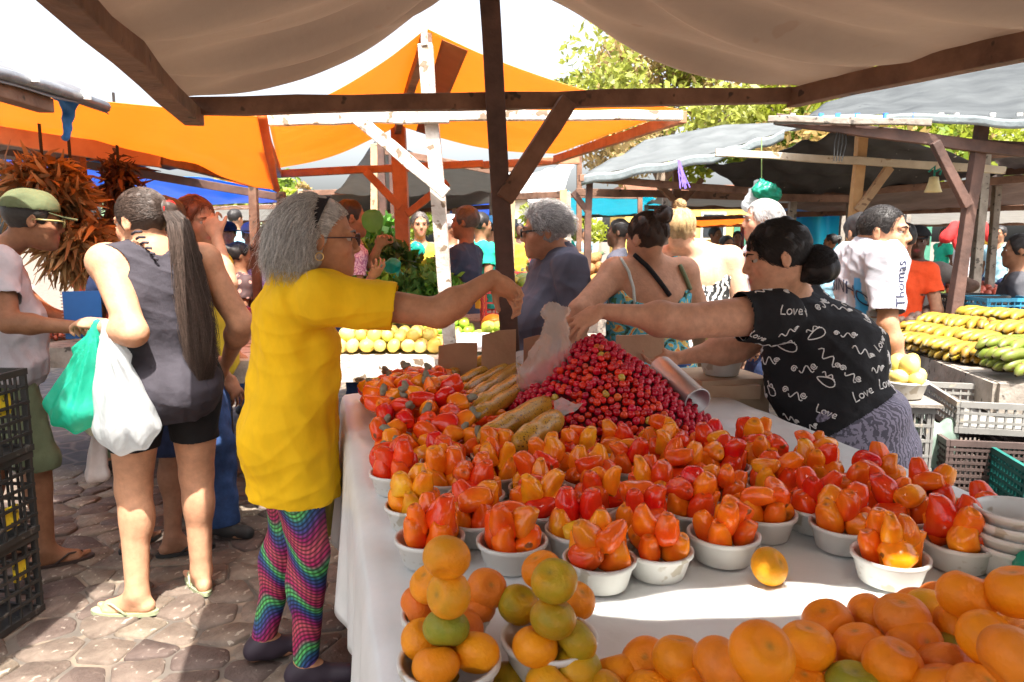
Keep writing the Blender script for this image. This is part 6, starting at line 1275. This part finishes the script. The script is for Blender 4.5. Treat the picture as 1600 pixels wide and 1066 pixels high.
# ------------------------------------------------------------------ goods and tables further back
def table(label, c, w, l, z, rz, m, nplank=5, legs=True, apron=.09, z0=0):
    t = empty('market_table', (c[0], c[1], 0), rz, label, 'table', 'market tables')
    for k in range(nplank): MB().box((0, -l / 2 + l * (k + .5) / nplank, z - .015), (w, l / nplank - .008, .028)).build('plank', m, t)
    MB().box((0, -l / 2 - .012, z - apron / 2 - .002), (w + .01, .022, apron)).build('apron', m, t); MB().box((-w / 2 - .012, 0, z - apron / 2 - .004), (.022, l, apron)).build('apron', m, t)
    for x in (-1, 1):
        for y in (-1, 1): MB().box((x * (w / 2 - .06), y * (l / 2 - .06), (z - .03) / 2), (.06, .06, z - .03)).build('leg', m, t)
    return t
def ballmesh(name, prof_r, c1, c2, m, seed=1, lob=.04, n=9, mm=14, long_=1., neck=0):
    r = np.random.default_rng(seed); ph = r.uniform(0, 6)
    def fn(th, p): c = math.cos(th); s = math.sin(th); R = prof_r * (1 + lob * math.sin(2 * p + ph)) * (1 - neck * c); return (R * s * math.cos(p), R * s * math.sin(p), prof_r * long_ * c)
    a, b = np.array(c1), np.array(c2); wv = waves(seed, 5, 1.1 / prof_r, .5)
    return radial(name, n, mm, fn, [m], lambda V: (lambda t: a * (1 - t) + b * t)(np.clip(.5 + wv(V), 0, 1)[:, None]))
PRODUCE = mat('produce_skin', attr='Col', rough=.38, var=.12, vscale=20, coat=.1, rand=.12, speck=(16, .73, (.2, .14, .05)))
MANGO = [ballmesh('mango', .037, (.78, .55, .10), (.72, .62, .22), PRODUCE, 3, .06, long_=1.18), ballmesh('mango', .036, (.66, .55, .14), (.80, .5, .08), PRODUCE, 4, .05, long_=1.25), ballmesh('mango', .036, (.55, .55, .15), (.78, .58, .14), PRODUCE, 6, .05, long_=1.2)]
LIME = [ballmesh('lime', .028, (.16, .36, .03), (.30, .48, .05), PRODUCE, 5), ballmesh('lime', .03, (.38, .5, .06), (.24, .42, .04), PRODUCE, 8)]
ONION = [ballmesh('onion', .03, (.42, .06, .08), (.55, .18, .12), PRODUCE, 9), ballmesh('onion', .03, (.68, .5, .25), (.75, .55, .3), PRODUCE, 10)]
AVO = [ballmesh('avocado', .04, (.05, .09, .02), (.10, .15, .03), PRODUCE, 11, long_=1.35, neck=.25)]
PAPAYA = [ballmesh('papaya', .06, (.16, .28, .04), (.55, .42, .05), PRODUCE, 12, .05, long_=2.0, neck=.12), ballmesh('papaya', .062, (.12, .24, .04), (.24, .36, .05), PRODUCE, 13, .05, long_=1.9, neck=.1)]
PUMP = [ballmesh('pumpkin', .07, (.78, .30, .03), (.7, .4, .08), PRODUCE, 14, .1)]
PEPPER = [ballmesh('pepper', .035, (.30, .50, .06), (.50, .58, .10), PRODUCE, 15, .12, long_=1.4, neck=.2)]
def scatter(name, meshes, cat, label, group, spots, rs=1., lay=False, seed=2):
    r = random.Random(seed)
    for k, p in enumerate(spots): put(name, r.choice(meshes), p, (r.uniform(1.2, 1.9) if lay else r.uniform(0, 6), r.uniform(-.4, .4) if lay else r.uniform(0, 6), r.uniform(0, 6)), label, cat, group, rs * r.uniform(.88, 1.12))
def grid(x0, x1, y0, y1, z, d, jit=.006, seed=1, layers=1):
    r = random.Random(seed); out = []
    for L in range(layers):
        nx = max(1, int((x1 - x0 - d * L) / d)); ny = max(1, int((y1 - y0 - d * L) / d))
        for i in range(nx):
            for j in range(ny): out.append(Vector((x0 + d * (L / 2 + i + .5) + r.uniform(-jit, jit), y0 + d * (L / 2 + j + .5) + r.uniform(-jit, jit), z + d * .5 + d * .72 * L)))
    return out
def clump(name, label, c, rad, hgt, colr, n=240, seed=1, leaf=.06, cat='greens', group='bunches of leafy greens', kind=None):
    r = np.random.default_rng(seed); e = empty(name, c, 0, label, cat, group); d = r.normal(size=(n, 3)); d[:, 2] = np.abs(d[:, 2]); d /= np.linalg.norm(d, axis=1, keepdims=True)
    P = d * np.array((rad, rad, hgt)) * r.uniform(.35, 1, (n, 1)); a = d * .7 + r.normal(size=(n, 3)) * .5; a /= np.linalg.norm(a, axis=1, keepdims=True); b = np.cross(a, r.normal(size=(n, 3))); b /= np.linalg.norm(b, axis=1, keepdims=True); nn = np.cross(a, b); s = leaf * r.uniform(.6, 1.3, (n, 1))
    V = np.stack([P - a * s * .5, P + b * s * .42 + nn * s * .12, P + a * s * .35 + nn * s * .05, P + a * s * .75 - nn * s * .1, P + a * s * .35 - nn * s * .06 + b * s * .0, P - b * s * .42 + nn * s * .12], 1).reshape(-1, 3); i = np.arange(n)[:, None] * 6
    Q = np.concatenate([i + [0, 1, 2, 4], i + [1, 3, 2, 2][:4], i + [0, 4, 2, 5]]); Q = np.concatenate([i + [0, 1, 3, 2], i + [0, 2, 3, 5]])
    me = npmesh('leaves', V, Q); C = np.array(colr)[None] * r.uniform(.5, 1.5, (n, 1)); setcol(me, np.repeat(C, 6, 0)); me.materials.append(mat('leafy', attr='Col', rough=.5, var=.2, vscale=20, trans=.3)); o = link('leaves', me, e); tag(o, kind='stuff')
    m = MB(); m.tube([(0, 0, 0), (.01, 0, hgt * .4)], [rad * .3, rad * .2], 7); m.build('stems', mat('stem', (.3, .4, .15), .6), e, True); return e
def lump(name, label, c, r, m, seed, cat='bag', group=None):
    S = SDF(); c = np.array(c, float); q = np.random.default_rng(seed)
    for k in range(5): S.ell(c + q.normal(size=3) * np.array(r) * .35, np.array(r) * q.uniform(.5, .85), k=.03)
    return tag(sdf_obj(name, S, min(.012, min(r) * .25), m, None, disp=creases(seed, 8, 2.2 / min(r), min(r) * .12)), label, cat, group)
# --- vegetable stall in the centre
table('pale sunlit plank table of the vegetable stall', (-.55, 4.35), 2.3, 1.0, .85, .06, WHITEWOOD(), 5, apron=.12); table('rear plank table heaped with leafy greens', (-.62, 5.45), 2.4, 1.1, .93, .04, GREYWOOD(), 5)
G = 'pale mangoes on the vegetable stall'
scatter('mango', MANGO, 'mango', 'pale yellow mango on the sunlit plank table', G, [p for p in grid(-.98, -.36, 3.95, 4.25, .86, .074, seed=3, layers=2)]); scatter('onion', ONION, 'onion', 'onion on the plank table by the white post', 'onions by the white post', grid(-.38, -.20, 3.95, 4.2, .86, .062, seed=4, layers=2))
scatter('lime', LIME, 'lime', 'green lime on the vegetable stall', 'limes on the vegetable stall', grid(-.62, -.18, 4.28, 4.6, .86, .06, seed=5, layers=3)); scatter('pepper', PEPPER, 'pepper', 'pale green pepper right of the white post', 'peppers on the vegetable stall', grid(-.22, .02, 4.15, 4.45, .87, .075, seed=6, layers=2)); scatter('pumpkin', PUMP, 'pumpkin', 'orange pumpkin piece beside the main post', 'pumpkins beside the main post', grid(-.18, .08, 4.5, 4.75, .88, .13, seed=7))
lump('white_sack', 'white sheet glaring in the sun left of the main post', at(752, 535, 4.0), (.17, .12, .05), WHITET, 5, 'cloth')
scatter('avocado', AVO, 'avocado', 'dark green avocado on the rear vegetable table', 'avocados on the vegetable stall', grid(-.95, -.62, 4.92, 5.2, .94, .085, seed=8, layers=2)); scatter('tangerine', [TM[0][0], TM[1][0]], 'tangerine', 'tangerine among the avocados of the vegetable stall', 'tangerines of the vegetable stall', grid(-.93, -.77, 4.70, 4.86, .94, .07, seed=9))
LG = [(.06, .17, .02), (.09, .26, .03), (.16, .36, .04), (.05, .13, .03)]; k = 0
for i, (px, py, Y, r_, hh) in enumerate([(560, 425, 5.3, .17, .22), (566, 442, 4.72, .12, .13), (592, 436, 4.76, .13, .15), (640, 440, 4.74, .13, .15), (672, 438, 4.8, .14, .17), (700, 445, 4.8, .12, .14), (585, 405, 5.8, .2, .3), (610, 400, 5.7, .19, .28), (636, 405, 6.0, .16, .2), (672, 425, 6.0, .16, .2), (690, 430, 5.5, .2, .26), (665, 440, 5.3, .18, .2), (700, 420, 5.8, .15, .24), (575, 440, 5.0, .15, .14), (600, 425, 5.4, .2, .2), (540, 400, 5.9, .2, .3), (560, 385, 6.4, .24, .4), (600, 380, 6.5, .24, .4), ]):
    p = at(px, py + 25, Y); clump('leafy_bunch', 'bunch of %s greens, %s %s' % (('dark', 'mid-green', 'bright', 'dark glossy')[i % 4], ('lower' if py > 415 else 'upper'), ('at the left of the rear vegetable table', 'left of the reddish post', 'behind the reddish post', 'right of the reddish post', 'by the dark blue T-shirt')[min(4, max(0, (px - 540) // 35))]), (p.x, p.y, max(.93, p.z)), r_, hh, LG[i % 4], 330, i, .075)
scatter('pepper', PEPPER, 'pepper', 'yellow-green pepper at the foot of the reddish post', 'peppers at the reddish post', grid(-.80, -.46, 4.62, 4.84, .94, .07, seed=14, layers=2))
TEAL = mat('teal_bag', (.01, .30, .24), .35, var=.25, vscale=12, trans=.3, tcol=(.02, .5, .4)); lump('plastic_bag', 'teal plastic bag left of the reddish post', at(620, 428, 5.1), (.11, .1, .10), TEAL, 4); lump('plastic_bag', 'teal plastic bag right of the reddish post', at(654, 445, 5.0), (.09, .08, .07), TEAL, 8); lump('plastic_bag', 'small teal bag in front of the man in yellow shirt', at(648, 395, 6.8), (.08, .06, .1), TEAL, 9)
S = SDF(); c = np.array(at(582, 345, 4.72)); S.ell(c, (.075, .012, .08), k=.01).cap(c, np.array(at(592, 376, 4.72)), .006, .006, k=.01); tag(sdf_obj('leaf', S, .006, mat('big_leaf', (.10, .26, .04), .45, var=.2, trans=.35), disp=waves(7, 6, 40, .006)), 'broad green leaf held up by the shopper in purple print', 'leaf')
# crates and cups on the far side of the post
cr = crate('plastic_crate', 'red crate on the ground behind the main post', (.0, 4.75), (.4, .3, .30), .1, MATS['red_plastic'], 6, 4, z0=.86)
for lb, px, c in (('yellow', 751, (.8, .45, .05)), ('teal', 770, (.03, .45, .42))): MB().lathe([(.001, 0), (.035, 0), (.042, .10), (.044, .10), (.037, .004), (.001, .006)], 18, at(px, 482, 4.9)).build('plastic_cup', mat('cup_' + lb, c, .4)); tag(bpy.data.objects['plastic_cup'] if lb == 'yellow' else bpy.data.objects['plastic_cup.001'], '%s plastic tub beside the main post' % lb, 'tub')
# --- papayas and pineapples
table('grey slatted table with papayas left of the grey-haired man', (.05, 6.2), 1.3, 1.0, .92, .15, GREYWOOD(), 4, apron=.2); scatter('papaya', PAPAYA, 'papaya', 'green and yellow papaya left of the grey-haired man', 'papayas on the slatted table', grid(-.35, .65, 5.75, 6.6, .93, .16, .01, 3, 2), lay=True)
def pineapple(p, k):
    e = empty('pineapple', p, random.uniform(0, 6), 'pineapple with leafy crown in the pile behind the slate T-shirt', 'pineapple', 'pineapples in the pile'); R = Matrix.Rotation(1.2 + random.uniform(-.3, .3), 3, 'X'); m = MB(); m.lathe([(.001, -.09), (.045, -.075), (.062, -.02), (.062, .03), (.045, .078), (.001, .09)], 10, (0, 0, 0), R); m.build('fruit', mat('pineapple_skin', (.30, .16, .05), .7, c2=(.46, .24, .08), vscale=45, bump=1, bscale=60, rand=.15), e, True); m = MB()
    for q in range(9): a = q * .7; d = R @ Vector((math.cos(a) * .035, math.sin(a) * .035, .16)); b0 = R @ Vector((math.cos(a) * .01, math.sin(a) * .01, .085)); s = R @ Vector((-math.sin(a), math.cos(a), 0)) * .009; m.add([b0 - s, b0 + s, d], [(0, 1, 2)])
    m.build('crown', mat('pineapple_leaf', (.10, .17, .07), .6, var=.2), e)
table('long low table under the pineapples', (1.0, 8.6), 2.4, 1.0, .85, 0, GREYWOOD(), 4); k = 0
for L in range(4):
    for i in range(9 - L):
        for j in range(2): pineapple(Vector((.10 + .13 * (i + L / 2) + random.uniform(-.01, .01), 8.25 + .14 * j + .05 * L, .92 + .115 * L)), k)
scatter('mango', MANGO, 'mango', 'yellow mango in the tray behind the slate T-shirt', 'mangoes in the far tray', grid(.65, 1.25, 6.9, 7.3, .95, .08, seed=21, layers=2)); table('slatted table with yellow mangoes between the two shoppers', (.95, 7.15), .9, .7, .93, .1, GREYWOOD(), 3)
# --- bananas at the right
tw = table('weathered plank table with bananas at the right', (3.05, 3.75), 1.7, 1.5, .86, math.radians(-8) , GREYWOOD(), 6, apron=.13)
def banana_mesh(seed, c1, c2):
    r = np.random.default_rng(seed); V = []; n, mm = 12, 8; C = []
    for i in range(n + 1):
        t = i / n; a = (t - .5) * 1.35; p = np.array((math.sin(a) * .125, 0, (math.cos(a) - 1) * .125)); tg = np.array((math.cos(a), 0, -math.sin(a))); up = np.array((math.sin(a), 0, math.cos(a))); rad = .0185 * (1 if .12 < t < .88 else .75 if .05 < t < .95 else .28)
        for j in range(mm): u = 2 * math.pi * j / mm; q = 1 + .07 * math.cos(5 * u); V.append(p + rad * q * (up * math.cos(u) + np.array((0, 1, 0)) * math.sin(u))); C.append(np.array(c1) * (1 - t) + np.array(c2) * t if .06 < t < .95 else np.array((.06, .045, .02)))
    Q = [(i * mm + j, i * mm + (j + 1) % mm, (i + 1) * mm + (j + 1) % mm, (i + 1) * mm + j) for i in range(n) for j in range(mm)]; me = npmesh('banana', V, Q); setcol(me, np.array(C)); me.materials.append(mat('banana_skin', attr='Col', rough=.45, var=.12, vscale=30, rand=.18, speck=(34, .62, (.12, .07, .02)))); return me
YB = [banana_mesh(1, (.27, .165, .014), (.33, .20, .017)), banana_mesh(2, (.22, .135, .013), (.30, .18, .016)), banana_mesh(3, (.22, .18, .016), (.33, .22, .02))]; GB = [banana_mesh(4, (.09, .13, .015), (.13, .16, .018))]
def bunch(p, rz, label, ms, n=6, rx=0):
    e = empty('banana_bunch', p, rz, label, 'bananas', 'banana bunches on the plank table')
    for row in range(2):
        for i in range(n - row):
            o = link('banana', random.choice(ms), e); a = (i - (n - 1) / 2) * .16; o.location = (.03 * math.cos(a) + .01 * row, (i - (n - 1) / 2) * .04, .03 + .04 * row); o.scale = (1.3,) * 3; o.rotation_euler = (random.uniform(-.2, .5) + rx, random.uniform(-.15, .1), a + random.uniform(-.05, .05))
    MB().tube([(-.09, 0, .03), (-.12, 0, .045)], [.022, .012], 7).build('stalk', mat('banana_stalk', (.10, .08, .03), .7), e, True)
rr = random.Random(9); k = 0; side = ['front', 'middle', 'rear']
for (px, py, Y, gz) in [(1445, 548, 3.95, 0), (1490, 560, 3.75, 0), (1530, 568, 3.6, 0), (1455, 530, 4.15, .0), (1500, 538, 3.95, .02), (1545, 545, 3.75, .03), (1575, 560, 3.55, .0), (1480, 515, 4.2, .03), (1525, 520, 4.05, .07), (1570, 530, 3.9, .08), (1540, 505, 4.25, .08), (1585, 508, 4.1, .12), (1610, 530, 3.7, .08)]:
    p = at(px, py, Y); k += 1; bunch(Vector((p.x + .02, Y, max(.875, min(p.z, 1.10)))), math.radians(200) + rr.uniform(-.5, .5), 'bunch of ripe bananas on the plank table, %s from its left end' % ordn(sorted([1445, 1490, 1530, 1455, 1500, 1545, 1575, 1480, 1525, 1570, 1540, 1585, 1610]).index(px)), YB, rr.choice((5, 6)))
BI = []
for q in grid(2.3, 3.6, 3.3, 4.35, .855, .055, .015, 5): BI.append((rr.choice(YB), MX(q + Vector((0, 0, rr.uniform(-.01, .05))), (rr.uniform(-.6, .6), rr.uniform(-.4, .4), rr.uniform(2.2, 4.2)), 1.25)))
mass('banana_heap', 'bananas lying loose under the bunches on the plank table', 'bananas', BI)
for (px, py, Y) in [(1592, 558, 3.3), (1600, 575, 3.2), (1620, 560, 3.25)]: p = at(px, py, Y); bunch(Vector((p.x, Y, max(.875, p.z))), rr.uniform(2.6, 3.6), 'bunch of green bananas at the right corner of the plank table', GB, 5)
# crates under and beside it
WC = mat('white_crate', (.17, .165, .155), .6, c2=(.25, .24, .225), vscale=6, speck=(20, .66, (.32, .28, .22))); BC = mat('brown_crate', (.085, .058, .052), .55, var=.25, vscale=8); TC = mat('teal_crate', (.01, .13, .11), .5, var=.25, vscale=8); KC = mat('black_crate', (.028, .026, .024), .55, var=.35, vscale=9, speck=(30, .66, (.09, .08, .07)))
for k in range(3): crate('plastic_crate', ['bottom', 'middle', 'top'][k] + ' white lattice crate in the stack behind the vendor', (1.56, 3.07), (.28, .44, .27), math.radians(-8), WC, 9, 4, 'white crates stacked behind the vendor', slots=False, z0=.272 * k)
for k in range(2): crate('plastic_crate', ['lower', 'upper'][k] + ' brown ventilated crate under the banana table', (1.93, 3.03), (.34, .46, .34), math.radians(-10), BC, 16, 12, 'brown crates under the banana table', z0=.345 * k)
for k in range(2): crate('plastic_crate', ['lower', 'upper'][k] + ' dark teal crate under the banana table', (2.03, 2.66), (.34, .30, .33), math.radians(-10), TC, 14, 10, 'teal crates under the banana table', z0=.335 * k)
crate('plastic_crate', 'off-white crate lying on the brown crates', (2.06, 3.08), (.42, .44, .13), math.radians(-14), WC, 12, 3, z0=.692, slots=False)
lump('plastic_bag', 'pale green see-through bag hanging by the brown crates', at(1468, 690, 2.95), (.07, .05, .13), mat('pale_green_film', (.4, .52, .44), .3, var=.2, trans=.4, alpha=.75), 17); lump('plastic_bag', 'bluish bag below the pale green one', at(1455, 745, 2.95), (.06, .05, .07), mat('bluish_film', (.25, .32, .38), .35, trans=.3, alpha=.8), 18)
def mango_bowl(p, label, sfx, n=9):
    put_bowl(p, label, 'white bowls of mangoes', 1.35)
    for i in range(5): a = i * 1.257; put('mango', MANGO[i % 3], Vector(p) + Vector((.048 * math.cos(a), .048 * math.sin(a), .082)), (.8, a, i), 'yellow mango in the lower ring ' + sfx, 'mango', 'mangoes ' + sfx)
    for i in range(3): a = i * 2.1 + .5; put('mango', MANGO[(i + 1) % 3], Vector(p) + Vector((.030 * math.cos(a), .030 * math.sin(a), .135)), (.2, .3, i), 'yellow mango on top ' + sfx, 'mango', 'mangoes ' + sfx)
mango_bowl(Vector((1.60, 2.95, .835)), 'white bowl of sunlit mangoes on the crate stack, right-hand one', 'in the right-hand sunlit bowl'); mango_bowl(Vector((1.49, 3.12, .835)), 'white bowl of sunlit mangoes on the crate stack, left-hand one', 'in the left-hand sunlit bowl'); MB().box((1.56, 3.07, .824), (.32, .48, .012), math.radians(-8)).build('board', GREYWOOD()); tag(bpy.data.objects['board'], 'thin board lying on the white crate stack', 'board')
pb_ = at(1126, 585, 2.95); mango_bowl(pb_, 'white bowl of mangoes between the vendor and the floral top', 'in the bowl beside the floral top'); MB().box((pb_.x, pb_.y + .05, pb_.z / 2 - .002), (.3, .3, pb_.z - .004), YAW).build('cardboard_box', CBP); tag(bpy.data.objects['cardboard_box.002'] if 'cardboard_box.002' in bpy.data.objects else bpy.data.objects['cardboard_box.001'], 'tall cardboard box carrying the bowl of mangoes', 'box')
# --- far right tables, heaps
def heap(label, c, rx, ry, hh, colr, d=.05, seed=1, cat='produce'):
    r = np.random.default_rng(seed); V = []; Q = []; C = []; base = ballmesh('b', d / 2, (1, 1, 1), (1, 1, 1), PRODUCE, seed, n=5, mm=7); bv = np.array([v.co for v in base.vertices]); bq = np.array([list(p.vertices) for p in base.polygons]); k = 0
    for i in range(int(2 * rx / d)):
        for j in range(int(2 * ry / (d * .87))):
            x = -rx + d * (i + .5 * (j % 2)); y = -ry + d * .87 * j; q = (x / rx) ** 2 + (y / ry) ** 2
            if q < 1: V.append(bv * r.uniform(.85, 1.15) + np.array((c[0] + x + r.normal() * d * .1, c[1] + y + r.normal() * d * .1, c[2] + d * .4 + hh * (1 - q) + r.normal() * d * .12))); Q.append(bq + k * len(bv)); C.append(np.repeat(np.array(colr)[None] * r.uniform(.65, 1.35), len(bv), 0)); k += 1
    me = npmesh('produce_heap', np.concatenate(V), np.concatenate(Q)); setcol(me, np.clip(np.concatenate(C), 0, 1)); me.materials.append(PRODUCE); o = link('produce_heap', me); tag(o, label, cat, kind='stuff'); bpy.data.meshes.remove(base)
def far_table(label, px, py, Y, w, l, goods):
    p = on(px, py, .86) if Y is None else at(px, py, Y); table(label, (p.x, p.y), w, l, .86, random.uniform(-.08, .08), random.choice((GREYWOOD, WOOD, PALEWOOD))(), 4, apron=.12)
    for i, (nm_, c, d, hh) in enumerate(goods): n = len(goods); heap(nm_, (p.x - w / 2 + w * (i + .5) / n, p.y, .86), w / n * .46, l * .45, hh, c, d, i + int(abs(px)))
far_table('far table with garlic and tubers at the right', 1560, 480, 5.6, 2.2, .9, [('heap of brown tubers left of the slanting post', (.28, .2, .15), .06, .1), ('heap of white garlic right of the slanting post', (.72, .68, .6), .05, .12), ('heap of green cabbages near the right edge', (.4, .55, .25), .12, .08)])
far_table('far table with green melons behind the man in grey polo', 1520, 470, 8.2, 2.4, .9, [('heap of green melons behind the man in grey polo', (.35, .45, .08), .14, .1), ('heap of reddish fruit behind the slanting post', (.5, .12, .08), .07, .1), ('heap of pale roots near the right edge', (.6, .5, .4), .06, .1)])
far_table('far table with oranges behind the zebra top', 1150, 440, 7.8, 1.8, .8, [('heap of dark plums behind the zebra top', (.12, .03, .06), .05, .1), ('heap of oranges behind the vendor', (.75, .35, .05), .07, .1)])
far_table('far table with watermelons under the cyan sheet', 1290, 440, 9.6, 2.0, .9, [('heap of watermelons under the cyan sheet', (.10, .25, .06), .2, .08), ('heap of limes under the cyan sheet', (.25, .45, .06), .06, .1)])
far_table('shaded table of sacks behind the man in green cap', 130, 500, 4.6, 1.6, .8, [('heap of reddish beans behind the green cap', (.36, .1, .06), .035, .1), ('heap of brown roots behind the ponytail woman', (.3, .17, .09), .06, .1)])
far_table('shaded table behind the yellow-green shirt', 420, 480, 5.4, 1.5, .8, [('heap of red onions behind the yellow blouse', (.4, .06, .1), .06, .1), ('heap of tomatoes behind the yellow blouse', (.7, .06, .03), .06, .1)])
far_table('far table with greens behind the crowd at left', 340, 430, 9.5, 3.0, .9, [('heap of cabbages in the far left', (.3, .45, .2), .14, .1), ('heap of carrots in the far left', (.8, .3, .05), .06, .1)])
far_table('far table with tomatoes behind the papayas', 860, 420, 10.5, 2.0, .8, [('heap of tomatoes behind the papayas', (.65, .06, .03), .07, .1), ('heap of brown yams behind the papayas', (.2, .13, .09), .1, .12)])
for k, (px, py, Y, m, lb) in enumerate([(1515, 455, 5.3, KC, 'black crate on the far right table'), (1560, 468, 5.1, mat('blue_crate', (.03, .2, .32), .5), 'blue crate on the far right table')]): p = at(px, py, Y); crate('plastic_crate', lb, (p.x, Y), (.4, .3, .18), .1, m, 8, 4, z0=.90)
# hanging things
m = MB(); m.tube([at(1190, 215, 5.9), at(1190, 282, 5.9)], .004, 5); e = empty('hanging_bag', at(1190, 300, 5.9), 0, 'green and white plastic bag hanging from a string over the vendor', 'bag'); e.location = (0, 0, 0); m.build('string', mat('green_string', (.25, .4, .15), .7), e)
S = SDF(); c = np.array(at(1195, 298, 5.9)); S.ell(c, (.10, .07, .07), k=.03).cap(c, np.array(at(1190, 282, 5.9)), .05, .02, k=.03).ell(c + (.07, 0, -.03), (.07, .05, .06), k=.03); sdf_obj('green_film', S, .012, mat('green_plastic_bag'), e, disp=creases(9, 8, 40, .02)); S = SDF(); c = np.array(at(1172, 305, 5.95)); S.cap(c + (.06, 0, .10), c + (-.01, 0, -.08), .03, .06, k=.02, ax=(0, 1, 0), sc=.5); sdf_obj('white_film', S, .012, WHTBAG, e, disp=creases(10, 6, 30, .015))
e = empty('hanging_bell', (0, 0, 0), 0, 'pale yellow bell-shaped bottle tied up with green ribbon at right', 'bell'); m = MB(); p = at(1458, 296, 5.3); m.lathe([(.001, .09), (.03, .085), (.035, .05), (.05, 0), (.058, -.02), (.05, -.022), (.001, -.015)], 16, p); m.build('bottle', mat('cream_plastic', (.72, .62, .32), .45), e, True); m = MB(); m.tube([p + Vector((0, 0, .09)), p + Vector((0, 0, .16)), p + Vector((-.04, 0, .12))], .008, 5); m.tube([p + Vector((0, 0, .12)), p + Vector((.05, 0, .15)), p + Vector((.04, 0, .10))], .008, 5); m.build('ribbon', TEAL, e, True)
m = SDF(); c = np.array(at(1512, 372, 11.5)); m.ell(c, (.22, .06, .30), k=.03).cap(c + (-.2, 0, .18), c + (-.34, 0, .0), .09, .08, k=.03).cap(c + (.2, 0, .18), c + (.34, 0, .0), .09, .08, k=.03).clip(c + (0, 0, -.28), (0, 0, -1)); tag(sdf_obj('hanging_shirt', m, .02, MATS['deep_red'], None, disp=waves(3, 6, 12, .02)), 'red shirt hung for sale at the far right', 'shirt')
# dried husks under the left orange tarp
def husks(label, c, rx, rz, n, cols, seed, ln=.105):
    r = np.random.default_rng(seed); e = empty('husk_bundle', c, 0, label, 'husks', 'hanging husk bundles'); d = r.normal(size=(n, 3)); d /= np.linalg.norm(d, axis=1, keepdims=True); P = d * np.array((rx, rx * .7, rz)) * r.uniform(.5, 1, (n, 1)); a = d + r.normal(size=(n, 3)) * .6; a /= np.linalg.norm(a, axis=1, keepdims=True); b = np.cross(a, r.normal(size=(n, 3))); b /= np.linalg.norm(b, axis=1, keepdims=True); nn = np.cross(a, b); L = ln * r.uniform(.6, 1.3, (n, 1)); V = []
    sg = r.normal(size=(n, 1)) * .9; dr = r.uniform(.2, 1, (n, 1)) * np.array((0, 0, -1.))
    for t, w, cv in ((0, .005, 0), (.35, .013, .012), (.7, .011, .04), (1, .002, .085)): o = P + a * L * t + nn * cv * sg + dr * cv * .9; V += [o - b * w, o + b * w]
    V = np.stack(V, 1).reshape(-1, 3); i = np.arange(n)[:, None] * 8; Q = np.concatenate([i + [2 * k, 2 * k + 1, 2 * k + 3, 2 * k + 2] for k in range(3)]); me = npmesh('husk', V, Q); setcol(me, np.repeat(np.array(cols)[r.integers(0, len(cols), n)] * r.uniform(.5, 1.4, (n, 1)), 8, 0)); me.materials.append(mat('dry_husk', attr='Col', rough=.7, var=.2, trans=.3)); tag(link('husk_leaves', me, e), kind='stuff'); MB().tube([(0, 0, rz * .6), (0, 0, .55)], .008, 6).build('cord', mat('black_string'), e)
husks('big bundle of dried orange-brown husks hanging above the green cap', at(70, 298, 3.9), .19, .15, 1100, [(.32, .20, .09), (.22, .13, .05), (.4, .27, .13)], 3); husks('lower tuft of dried husks beside the green cap', at(120, 378, 3.95), .17, .13, 700, [(.5, .33, .15), (.36, .2, .08)], 4); husks('dark braid of dried roots next to the ponytail', at(188, 300, 4.3), .09, .22, 500, [(.07, .04, .03), (.12, .06, .04)], 5, .06)
# black crates with yellow panels at the lower left
for k in range(3):
    e = crate('plastic_crate', ['bottom', 'middle', 'top'][k] + ' black bottle crate in the stack at the left edge', (-2.085 + .012 * k, 2.53), (.36, .55, .325), math.radians(-6 + 2 * k), KC, 7, 5, 'black crates stacked at the left edge', slots=False, z0=.328 * k)
    for j in range(3):
        y = -.17 + .17 * j + random.uniform(-.02, .02); zc = .10 if (j + k) % 2 else .21
        MB().box((.165, y, zc), (.01, .07, .085)).build('yellow_label', mat('crate_yellow', (.62, .46, .02), .55, var=.35, vscale=22, speck=(24, .6, (.08, .07, .04))) if j != 1 else mat('crate_white', (.4, .4, .36), .6, var=.35, vscale=22), e)
lump('plastic_bag', 'olive bag hanging behind the patterned leggings', at(512, 800, 2.62), (.05, .05, .12), mat('olive_film', (.42, .36, .10), .4, var=.3, trans=.3), 23)
